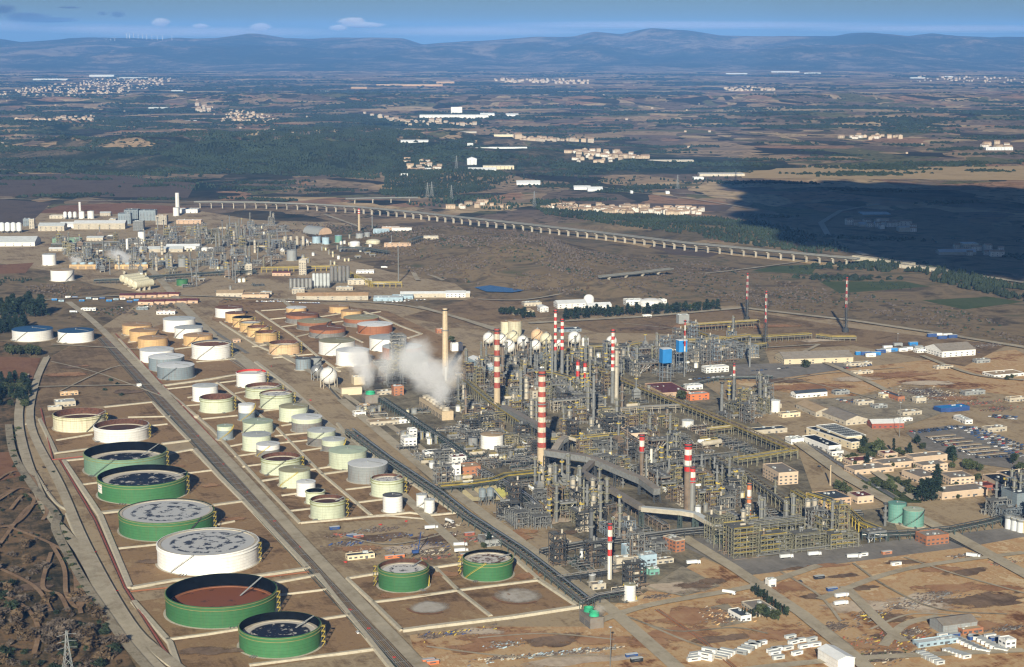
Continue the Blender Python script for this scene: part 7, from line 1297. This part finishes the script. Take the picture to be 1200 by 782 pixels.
wood('pine_forest',[(443,228),(455,208),(500,200),(560,202),(598,214),(580,222),(520,230),(470,232)],.012,9,'far_forest',3,-1.1); wood('pine_forest',[(470,240),(560,228),(620,236),(600,248),(540,246)],.004,9,'leaf_dark',4,-.3)
wood('pine_forest',[(620,236),(650,235),(680,250),(720,257),(760,254),(840,256),(880,266),(925,280),(960,298),(880,289),(800,279),(720,269),(640,257)],.013,8.5,'far_forest',5,-.9); wood('pine_forest',[(840,258),(900,262),(960,282),(1000,296),(960,298),(900,288)],.006,9,'leaf_dark',6,-.7)
wood('dark_grove',[(1012,313),(1045,306),(1055,314),(1040,320),(1015,318)],.012,11,'far_forest',7); wood('dark_grove',[(1058,318),(1100,315),(1140,324),(1220,345),(1220,362),(1160,345),(1100,333)],.008,12,'far_forest',8,-.8); wood('dark_grove',[(905,318),(950,316),(960,326),(900,328)],.008,4,'leaf_dark',9,-.5); wood('dark_grove',[(1010,330),(1060,334),(1080,340),(1030,340)],.006,4,'leaf_dark',10,-.4)
wood('dark_grove',[(620,190),(680,200),(760,210),(840,205),(860,212),(760,222),(640,222),(560,218)],.0016,9,'far_forest',11,.05); wood('dark_grove',[(60,205),(180,200),(300,215),(420,218),(380,230),(200,222)],.0012,7,'leaf_dark',12,.1)
wood('dark_grove',[(-60,330),(40,326),(30,334),(-60,338)],.01,5,'leaf_dark',13,-.4)
for i,(px,h) in enumerate([([(420,275),(560,290),(660,300),(700,320),(690,350),(560,335),(480,320),(430,300)],3.5),([(520,262),(620,275),(660,295),(600,300),(530,280)],3.2),([(330,262),(420,262),(500,270),(520,285),(430,280),(340,275)],3.2),([(640,305),(800,300),(920,330),(1000,345),(900,360),(760,350),(660,335)],2.6),([(880,340),(1010,345),(1130,365),(1220,395),(1220,415),(1100,385),(1000,372),(880,358)],3.),([(60,378),(180,368),(330,345),(250,352),(120,362)],2.8),([(20,336),(90,332),(130,345),(60,352)],3)]):
    wood('scrub',px,.006,h,'twig_grey',30+i,-.3,r=2.6); wood('scrub',px,.003,h*.8,'twig_brown',50+i,-.1,r=2.4); wood('scrub',px,.0022,h*.9,'leaf_dark',70+i,.15,r=2.2)
wood('poplar_grove',[(600,270),(640,285),(668,310),(690,325),(680,345),(655,335),(625,300)],.008,8,'twig_grey',90,-.4,r=2.4)
# distant woods, one mass of clumps per belt of the plain
def far_woods(seed,y0,y1,n,size,clump,hh,bias):
    rs=np.random.RandomState(seed); Q=[];RA=[]
    for _ in range(n):
        py=rs.uniform(y0,y1); px=rs.uniform(-100,1300)
        if rs.rand()>bias(px,py): continue
        cx,cy=gp(px,py); a=rs.uniform(-.4,.4); L=size*rs.uniform(.5,2.2); Wd=size*rs.uniform(.2,.8); k=int(L*Wd/clump**2*1.1)+3
        u=rs.normal(0,.33,(k,2))*np.array([L,Wd]); Q.append(np.stack([cx+u[:,0]*math.cos(a)-u[:,1]*math.sin(a),cy+u[:,0]*math.sin(a)+u[:,1]*math.cos(a)],-1))
    q=np.concatenate(Q); q=q[q[:,1]<25500]; N=len(q); return struct('distant_woods',blob_mesh('distant_woods',q,clump*.6*rs.uniform(.6,1.3,N),hh*rs.uniform(.6,1.3,N),P['far_forest'],seed),'stuff')
def shade(px,py): return 0 if (860<px and 205<py) else 1.
far_woods(1,200,236,70,80,9,7,lambda px,py: .6*shade(px,py)); far_woods(2,150,205,260,130,13,8,lambda px,py: .95 if px<560 else .45); far_woods(3,112,152,330,230,22,10,lambda px,py:.95 if px<560 else .45); far_woods(4,84,114,300,420,45,12,lambda px,py:.7 if px<600 else .4); far_woods(6,130,212,110,170,12,8,lambda px,py:.95 if px<540 else 0.); far_woods(5,212,330,60,90,9,6,lambda px,py: 1. if px>900 else 0.)
# ------------------------------------------------------------------ villages and far works
def house_mesh(i):
    m=MB(); w,d,h=[(11,9,6.5),(16,9,6.5),(12,10,9),(20,10,7)][i%4]; e=2.2
    v=[(-w/2,-d/2,0),(w/2,-d/2,0),(w/2,d/2,0),(-w/2,d/2,0),(-w/2,-d/2,h),(w/2,-d/2,h),(w/2,d/2,h),(-w/2,d/2,h),(-w/2,0,h+e),(w/2,0,h+e)]
    m.add(v,[(0,1,5,4),(2,3,7,6),(1,2,6,9,5),(3,0,4,8,7)]); o=.4; m.add([(-w/2-o,-d/2-o,h-.1),(w/2+o,-d/2-o,h-.1),(w/2+o,0,h+e+.1),(-w/2-o,0,h+e+.1)],[(0,1,2,3)],1); m.add([(-w/2-o,d/2+o,h-.1),(w/2+o,d/2+o,h-.1),(w/2+o,0,h+e+.1),(-w/2-o,0,h+e+.1)],[(3,2,1,0)],1)
    for k in range(int(h/3)):
        for j in range(3): m.box(-w/2+w*(j+.5)/3,-d/2,1+k*3,1.1,.12,1.3,0,2)
    return m.mesh('house',[['house_cream','house_white'][i//4],'tile_roof','glass'])
HM=[house_mesh(i) for i in range(8)]
HCOUNT=0; HREST=[]
def village(px,n,label,gr,seed,individual=True,sc=1.,white=.35,flat=False):
    global HCOUNT
    q,rs=sample(px,.02,seed,cap=6000); keep=[]; md=15*sc
    for x,y in q:
        if all((x-a)**2+(y-b)**2>md*md for a,b in keep): keep.append((x,y))
        if len(keep)>=n: break
    for x,y in keep:
        i=R.randrange(4)+(4 if R.random()<white else 0); rz=R.choice([0,0,.25,1.57,-.2])+R.uniform(-.15,.15); s=sc*R.uniform(.85,1.25)
        if individual and HCOUNT<298:
            o=link('house',HM[i],None,(x,y,-.1+gh(x,y)),rz); o.scale=(s,s,s); reg(o,('white' if i>3 else 'cream')+' house '+label,'house',gr); HCOUNT+=1
        else: HREST.append((x,y,rz,s,i))
village([(630,247),(660,240),(700,243),(760,243),(765,250),(690,253)],85,'in the dense village beyond viaduct','village beyond the viaduct, west half',1); village([(765,244),(822,246),(824,252),(766,252)],34,'in newer rows beyond the viaduct','village beyond the viaduct, east end',2,white=.85)
village([(660,190),(690,183),(735,184),(760,191),(720,196),(680,197)],70,'in the hill village among fields','hill village',3,sc=1.3); village([(475,196),(520,200),(530,208),(480,210)],32,'scattered among trees above the pine wood','houses above the pine wood',4,sc=1.2); village([(500,240),(560,236),(600,245),(540,247)],12,'scattered behind the long viaduct','houses behind the viaduct',5)
village([(985,160),(1060,160),(1060,164),(985,165)],16,'in the hamlet on the eastern plain','eastern hamlet',6,sc=1.5); village([(1150,170),(1180,169),(1182,176),(1155,177)],6,'beside the dark eastern wood','eastern farm houses',7,sc=1.8); village([(980,258),(1070,264),(1070,272),(1000,266)],16,'under the cloud shadow','shaded houses',8,sc=1.3,white=1.); village([(1120,290),(1200,296),(1200,302),(1130,302)],8,'beside the shaded factory','shaded houses east',9,sc=1.2,white=1.)
village([(255,146),(270,130),(300,132),(330,140),(325,148),(280,150)],110,'x','',10,False,.95); village([(0,108),(60,100),(120,93),(200,92),(205,98),(150,108),(60,118),(0,116)],380,'x','',11,False,1.3,.5); village([(10,145),(110,135),(115,145),(20,150)],50,'x','',12,False,1.6); village([(140,72),(300,80),(300,83),(140,77)],30,'x','',13,False,1.8,.8); village([(580,92),(690,95),(690,99),(580,97)],80,'x','',14,False,1.9,.6); village([(850,103),(910,104),(910,107),(850,107)],60,'x','',15,False,1.6,.7); village([(230,125),(250,128),(245,133),(230,131)],16,'x','',16,False,2); village([(590,165),(660,166),(700,170),(600,172)],40,'x','',17,False,1.6); village([(1080,90),(1200,92),(1200,98),(1060,96)],60,'x','',18,False,1.6); village([(420,132),(480,142),(600,150),(480,150)],50,'x','',19,False,1.6); village([(760,95),(1180,125),(1190,190),(800,190),(560,130)],36,'x','',20,False,.8); village([(0,60+60),(400,118),(420,180),(0,200)],36,'x','',21,False,.8)
def merged_houses():
    V=[];Fq=[];o=0
    W_=[(-5.5,-4.5,0),(5.5,-4.5,0),(5.5,4.5,0),(-5.5,4.5,0),(-5.5,-4.5,7),(5.5,-4.5,7),(5.5,4.5,7),(-5.5,4.5,7),(-5.5,0,9.2),(5.5,0,9.2)]
    m=MB()
    for x,y,rz,s,i in HREST:
        c,n=math.cos(rz),math.sin(rz); s*=R.uniform(.6,1.4); v=[(x+(a*c-b*n)*s,y+(a*n+b*c)*s,z*s-.2+gh(x,y)) for a,b,z in W_]; k=0 if i<4 else 2
        m.add(v,[(0,1,5,4),(2,3,7,6),(1,2,6,9,5),(3,0,4,8,7)],k); m.add([v[4],v[5],v[9],v[8],v[7],v[6]],[(0,1,2,3),(5,4,3,2)],1)
    return m.mesh('distant_houses',['far_house','tile_roof','house_cream'])
struct('distant_houses',merged_houses(),'stuff')
for px,py,w,d,h,l in((532,139,700,160,34,'huge white factory block on the plain'),(535,134,120,90,75,'white tower block on the huge white factory'),(510,138.5,260,120,22,'lower white wing of the huge white factory'),(571,136,150,60,16,'pinkish white sheds beside the huge white factory'),(600,137,130,70,14,'pale greenish sheds beside the huge white factory'),(536,156,330,50,12,'long pale nursery roof on the plain'),(593,168,190,60,16,'cream warehouse on the plain'),(583,186,400,40,13,'very long white warehouse beside fields'),(551,186,40,40,22,'white end block of the very long warehouse'),(486,183,190,40,12,'pale long shed with white end'),(553,199,60,50,36,'grey cube tower beside white sheds'),(565,203,170,50,12,'white sheds beside the grey cube tower'),(584,201,190,60,20,'cream hall beside the grey cube tower'),(619,219,130,50,12,'white shed with arches by the wood'),(682,222,90,40,12,'pink and white shed in the vineyards'),(697,224,80,44,14,'teal and white shed in the vineyards'),(785,194,300,50,9,'long pale greenhouse on the plain'),(845,206,270,70,14,'long grey logistics hall at the shadow edge'),(818,210,60,40,12,'white house beside the logistics hall'),
    (740,226.5,14,30,12,'white bridge end wall in the vineyards, west'),(782,227,20,30,12,'white bridge end wall in the vineyards, east'),(502,203,60,40,14,'white villa above the pine wood'),(474,213,40,30,10,'white farmhouse in the pine wood'),(1170,176,200,40,20,'white walled factory beside the dark eastern wood'),(1023,265,130,40,9,'long pale shaded shed'),(1060,271,60,40,18,'pale shaded apartment block'),(1025,250.5,130,70,4,'blue-grey shaded pool roof'),(1135,292,60,50,24,'pale shaded tower factory'),(1120,298,140,40,10,'long shaded shed beside the tower factory'),(1162,297,60,30,12,'small pale shaded house block')):
    x,y=gp(px,py); h*=.55; w*=.55; d*=.7; col=('white_paint' if 'huge' in l else 'roof_white') if 'white' in l else ('sage_green' if 'teal' in l else ('cream_wall' if 'cream' in l else ('sky_blue' if 'blue' in l else 'concrete'))); bld(x,y,.04,w,d,h,col,'roof_white' if 'white' in l else 'roof_pale',l,win=8 if h>10 else 0,kind='gable' if 'shed' in l and w<200 else 'flat',vents=2,keep=False)
for px,py,w,d,h,l in((60,94,900,200,40,'far white works at the edge of the western town'),(120,90,700,200,60,'far tall white works behind the western town'),(160,92,900,200,30,'far pale industrial sheds east of the western town'),(290,81,1500,200,40,'far white factory line under the hills'),(225,82,800,200,40,'far white works west of the factory line'),(480,101,1500,200,45,'far long tan hall on the plain'),(522,99,420,200,75,'far tall end of the long tan hall'),(421,104,350,150,40,'far white sheds beside the long tan hall'),(280,147,220,60,16,'white works below the small western village'),(186,128,300,70,20,'white twin sheds on the western plain'),(97,115,90,60,26,'white silo house below the western town'),(378,108,300,90,24,'white works on the western plain'),(215,146,330,40,12,'long white sheds on the western plain'),(863,87,650,120,30,'far white sheds under the eastern hills, west'),(920,85,900,150,40,'far white sheds under the eastern hills, middle'),(952,87,500,120,50,'far white sheds under the eastern hills, east'),(1075,92,400,100,30,'far pale works on the eastern plain'),(1110,91,300,100,40,'far white works on the eastern plain'),(208,107,240,60,20,'pale long building below the western town')):
    x,y=gp(px,py); w*=.42; d*=.4; bld(x,y,0,w,d,h*.36,'roof_pale' if 'tan' not in l else 'roof_tan','roof_white',l,win=0,vents=0,keep=False)
# ------------------------------------------------------------------ air, steam and clouds
EL=math.radians(22); AZ=math.radians(4.6)            # sun behind the viewer, shadows run away from us
LH=(math.sin(AZ),math.cos(AZ))
def vol_mat(name,col,dens,noise=None,thr=(.45,.7),aniso=0.,ell=True,power=1.):
    m=bpy.data.materials.new(name); m.use_nodes=True; nt=m.node_tree; L=nt.links; nt.nodes.remove(nt.nodes['Principled BSDF']); v=nod(nt,'ShaderNodeVolumePrincipled'); L.new(v.outputs[0],nt.nodes['Material Output'].inputs['Volume'])
    v.inputs['Color'].default_value=(*col,1); v.inputs['Density'].default_value=dens; v.inputs['Anisotropy'].default_value=aniso
    if noise:
        tc=nod(nt,'ShaderNodeTexCoord'); n=nod(nt,'ShaderNodeTexNoise'); n.inputs['Scale'].default_value=noise; n.inputs['Detail'].default_value=6; n.inputs['Roughness'].default_value=.66; n.inputs['Distortion'].default_value=1.1
        oi=nod(nt,'ShaderNodeObjectInfo'); ad=nod(nt,'ShaderNodeVectorMath',operation='ADD'); L.new(tc.outputs['Object'],ad.inputs[0]); L.new(oi.outputs['Location'],ad.inputs[1]); L.new(ad.outputs[0],n.inputs['Vector'])
        le=nod(nt,'ShaderNodeVectorMath',operation='LENGTH'); L.new(tc.outputs['Object'],le.inputs[0])      # unit-sphere object space: thins towards the rim
        fo=nod(nt,'ShaderNodeMapRange'); fo.inputs['From Min'].default_value=1.; fo.inputs['From Max'].default_value=.1; L.new(le.outputs['Value'],fo.inputs['Value'])
        k=nod(nt,'ShaderNodeMath',operation='MULTIPLY_ADD'); k.inputs[1].default_value=.62; L.new(fo.outputs[0],k.inputs[0]); L.new(n.outputs['Fac'],k.inputs[2])
        mr=nod(nt,'ShaderNodeMapRange'); mr.inputs['From Min'].default_value=thr[0]; mr.inputs['From Max'].default_value=thr[1]; mr.inputs['To Max'].default_value=dens; L.new(k.outputs[0],mr.inputs['Value'])
        mm=nod(nt,'ShaderNodeMath',operation='MULTIPLY'); L.new(mr.outputs[0],mm.inputs[0]); L.new(fo.outputs[0],mm.inputs[1]); L.new(mm.outputs[0],v.inputs['Density'])
    return m
m=MB(); HX=31000; m.add([(sx*HX,sy,z) for z in(-11.5,900.) for sx,sy in((-1,-4200),(1,-4200),(1,52500),(-1,52500))],[(3,2,1,0),(4,5,6,7),(0,1,5,4),(1,2,6,5),(2,3,7,6),(3,0,4,7)])
haze=struct('haze',m.mesh('haze',[vol_mat('haze',HAZE_COL,HAZE_D,aniso=HAZE_G)]),'stuff')
# the ground sheet ends inside the haze box
def puff_ball(name,mat,loc,scale,kind='stuff',rz=0.):
    b=MB(); b.sphere(0,0,0,1.,24,12); o=struct(name,b.mesh(name,[mat]),kind); o.location=loc; o.scale=scale; o.rotation_euler=(0,0,rz); return o
STEAM=vol_mat('steam',(.99,.99,1.),.10,2.,(.72,.98),aniso=-.2)
SMOKE=vol_mat('thin steam',(.98,.99,1.),.06,2.2,(.7,.98),aniso=-.2)
def plume(px0,py0,px1,py1,rpx,label_z0,mat=STEAM,name='steam'):
    x0,y0=gp(px0,py0,label_z0); d=dep(x0,y0,label_z0); z1=zat(x0,y0,py1); x1=x0+(px1-px0)*d/F; r=rpx*d/F
    o=puff_ball(name,mat,((x0+x1)/2,y0,(label_z0+z1)/2),(max(r,1),max(r*.9,1),math.hypot(z1-label_z0,x1-x0)/2*1.15)); o.rotation_euler=(0,math.atan2(x1-x0,z1-label_z0),0); return o
plume(518,483,514,440,22,12); plume(510,470,500,412,38,13); plume(492,455,478,400,36,13,SMOKE); plume(520,470,536,405,26,13,SMOKE); plume(500,440,470,392,40,25,SMOKE); plume(432,463,428,420,16,11); plume(430,452,420,405,24,13); plume(426,440,412,398,26,16); plume(446,455,462,396,24,13,SMOKE); plume(700,722,705,706,13,10,SMOKE); plume(140,310,148,294,34,6,SMOKE); plume(88,311,92,300,16,6,SMOKE); plume(536,428,542,412,6,4)
# clouds far beyond the haze
CLW=vol_mat('cumulus',(1,.96,.93),.02,1.6,(.62,.95)); CLG=vol_mat('grey cloud',(.22,.27,.4),.009,1.8,(.62,1.0)); CLB=vol_mat('cloud bank',(.85,.82,.84),.0006,1.4,(.5,1.1))  # CLG: the clouds' shade is painted in as a dark grey-blue volume colour
def cloud(px,py,wpx,hpx,mat,y=64000.):
    s=y/F; x=(px-CX)*s; z=H+(YH-py)*s; puff_ball('cloud',mat,(x,y,z),(wpx/2*s,wpx*.35*s,hpx/2*s),'structure')
for a in((415,26,44,13,CLW),(430,30,60,9,CLW),(195,27,30,14,CLW),(240,31,26,8,CLW),(310,32,34,12,CLW),(400,33,30,10,CLW),(10,12,60,16,CLG),(40,20,80,12,CLG),(145,18,30,11,CLG),(128,17,20,8,CLG),(90,10,40,4,CLG),(60,24,120,9,CLG),(20,30,180,18,CLB),(250,38,420,16,CLB),(120,34,300,14,CLB),(560,37,400,16,CLB),(800,30,600,12,CLB),(1100,34,460,12,CLB)): cloud(*a)
# the cloud whose shadow lies on the eastern plain (overhead, behind the frame's top edge)
def shadow_cloud(poly,zb,th,name='cloud'):
    off=zb/math.tan(EL); w=[(x-LH[0]*off,y-LH[1]*off) for x,y in poly]; rs=random.Random(3); cx=sum(p[0] for p in w)/len(w); cy=sum(p[1] for p in w)/len(w); out=[]
    for p,q in zip(w,w[1:]+w[:1]):
        n=14
        for i in range(n): f=i/n; out.append((p[0]+(q[0]-p[0])*f+rs.uniform(-60,60),p[1]+(q[1]-p[1])*f+rs.uniform(-60,60)))
    n=len(out); m=MB(); V=[]; rings=[(1.,.35),(.97,.0),(.9,.05),(1.0,.55),(.93,.85),(.75,1.),(.4,1.05)]
    for k,zz in((.9,.02),(.985,.12),(1.,.4),(.96,.75),(.82,.95),(.5,1.08)):
        for x,y in out: V.append((cx+(x-cx)*k,cy+(y-cy)*k,zb+th*(zz+rs.uniform(-.06,.06))))
    fs=[(r*n+i,r*n+(i+1)%n,(r+1)*n+(i+1)%n,(r+1)*n+i) for r in range(5) for i in range(n)]; m.add(V,fs,0,True); m.add([V[i] for i in range(n)],[tuple(range(n-1,-1,-1))]); m.add([V[5*n+i] for i in range(n)],[tuple(range(n))])
    cm=M('cloud white',(.9,.9,.9),rough=1.,var=.03,scale=.002); return struct(name,m.mesh(name,[cm]))
shadow_cloud([(690,5340),(645,4850),(605,4450),(565,4110),(610,3750),(700,3640),(775,3440),(845,3300),(935,3170),(1400,3060),(2900,3150),(2900,5100),(1560,5060),(1040,5340)],1100,110)
# ------------------------------------------------------------------ light, sky, camera
sun=bpy.data.lights.new('sun','SUN'); sun.energy=SUN_E; sun.angle=math.radians(.5); sun.color=(1.,.92,.74); so=link('sun',sun); so.rotation_euler=(math.radians(90)-EL,0,-AZ)
w=bpy.data.worlds.new('World'); SC.world=w; w.use_nodes=True; nt=w.node_tree; bg=nt.nodes['Background']; sk=nod(nt,'ShaderNodeTexSky',sky_type='NISHITA'); sk.sun_disc=False; sk.sun_elevation=EL; sk.sun_rotation=math.pi+AZ; sk.altitude=SKY_ALT; sk.air_density=SKY_AIR; sk.dust_density=SKY_DUST; sk.ozone_density=SKY_OZ
tm=nod(nt,'ShaderNodeVectorMath',operation='MULTIPLY'); tm.inputs[1].default_value=SKY_TINT; nt.links.new(sk.outputs[0],tm.inputs[0]); nt.links.new(tm.outputs[0],bg.inputs['Color']); bg.inputs['Strength'].default_value=SKY_S
cam=bpy.data.cameras.new('camera'); cam.sensor_width=36.; cam.lens=F/1200*36; cam.clip_start=1.; cam.clip_end=200000.; co=link('camera',cam); co.location=(0,0,H); co.rotation_euler=(math.pi/2-TILT,0,0); SC.camera=co
SC.view_settings.view_transform='Standard'; SC.view_settings.look='None'; SC.view_settings.gamma=1; SC.view_settings.use_curve_mapping=False; SC.view_settings.exposure=EXPO
SC.render.engine='CYCLES'; cy=SC.cycles; cy.max_bounces=6; cy.diffuse_bounces=2; cy.glossy_bounces=2; cy.transmission_bounces=2; cy.volume_bounces=2; cy.transparent_max_bounces=8; cy.use_denoising=True; cy.denoiser='OPENIMAGEDENOISE'; cy.volume_step_rate=2.; cy.volume_max_steps=128; cy.sample_clamp_indirect=6
try: cy.denoising_prefilter='ACCURATE'; cy.denoising_input_passes='RGB_ALBEDO_NORMAL'
except Exception: pass
SC.render.filter_size=1.2 if hasattr(SC.render,'filter_size') else 1.5; cy.pixel_filter_type='BLACKMAN_HARRIS'; cy.filter_width=1.3
# ------------------------------------------------------------------ labels: say of each look-alike what it stands beside
ORD=['first','second','third','fourth','fifth','sixth','seventh','eighth','ninth','tenth','eleventh','twelfth','thirteenth','fourteenth','fifteenth','sixteenth','seventeenth','eighteenth','nineteenth','twentieth']
TENS=['','','twenty','thirty','forty','fifty','sixty','seventy','eighty','ninety']
def ordinal(n):
    if n<=20: return ORD[n-1]
    t,u=divmod(n,10)
    if n>=100: return 'hundred-and-'+ordinal(n-100) if n>100 else 'hundredth'
    return TENS[t]+('-'+ORD[u-1] if u else '')  if u else TENS[t][:-1]+'ieth'
LMS=[(lm,*pj(x,y,z+8),o) for o,l,lm,x,y,z in REG if lm]
def near(px,py,me,k=0):
    return sorted(((math.hypot((a-px),(b-py)*1.6),n,a,b) for n,a,b,o in LMS if o is not me))[k]
NOLM={'village beyond the viaduct, west half','village beyond the viaduct, east end','hill village','houses above the pine wood','houses behind the viaduct','eastern hamlet','eastern farm houses','shaded houses','shaded houses east','wind turbines on the ridge','shrubs along the drain','shrubs on the lower slope','shrubs among the trails','tree belt','short belt','western wood','conifer block','perimeter wood','drain trees','cars under the carports','cars in the open rows of the car park','cars along the rear fence of the car park'}
def finalize():
    by={}
    for r in REG: by.setdefault(r[1],[]).append(r)
    for base,rs in by.items():
        if len(rs)==1: continue
        wb=len(base.split()); sub={}
        for r in rs:
            px,py=pj(r[3],r[4],r[5]+4); d,n,a,b=near(px,py,r[0])
            rel='beside' if abs(a-px)>abs(b-py)*1.3 else ('behind' if py<b else 'before')
            if d>160: rel='beyond' if py<b else 'before'
            key=base if (wb+1+len(n.split())>12 or r[0].get('group') in NOLM) else '%s %s %s'%(base,rel,n)
            sub.setdefault(key,[]).append((px,py,r))
        for key,q in sub.items():
            if len(q)==1: q[0][2][0]['label']=key; continue
            q.sort(key=lambda e:e[0])
            for i,(px,py,r) in enumerate(q):
                if len(q)==2: s='the left one' if i==0 else 'the right one'
                elif i==len(q)-1: s='rightmost'
                elif i==0: s='leftmost'
                else: s=ordinal(i+1)+' from left'
                r[0]['label']=key+', '+s
                if not r[0].get('group'): r[0]['group']=base+'s'
    bad=[r[0]['label'] for r in REG if len(r[0]['label'].split())>16 or len(r[0]['label'].split())<4]
    print('labels',len(REG),'bad',len(bad),bad[:6])
finalize()
print('objects',len(bpy.data.objects),'polys',sum(len(m.polygons) for m in bpy.data.meshes),'houses',HCOUNT,len(HREST),CNT)
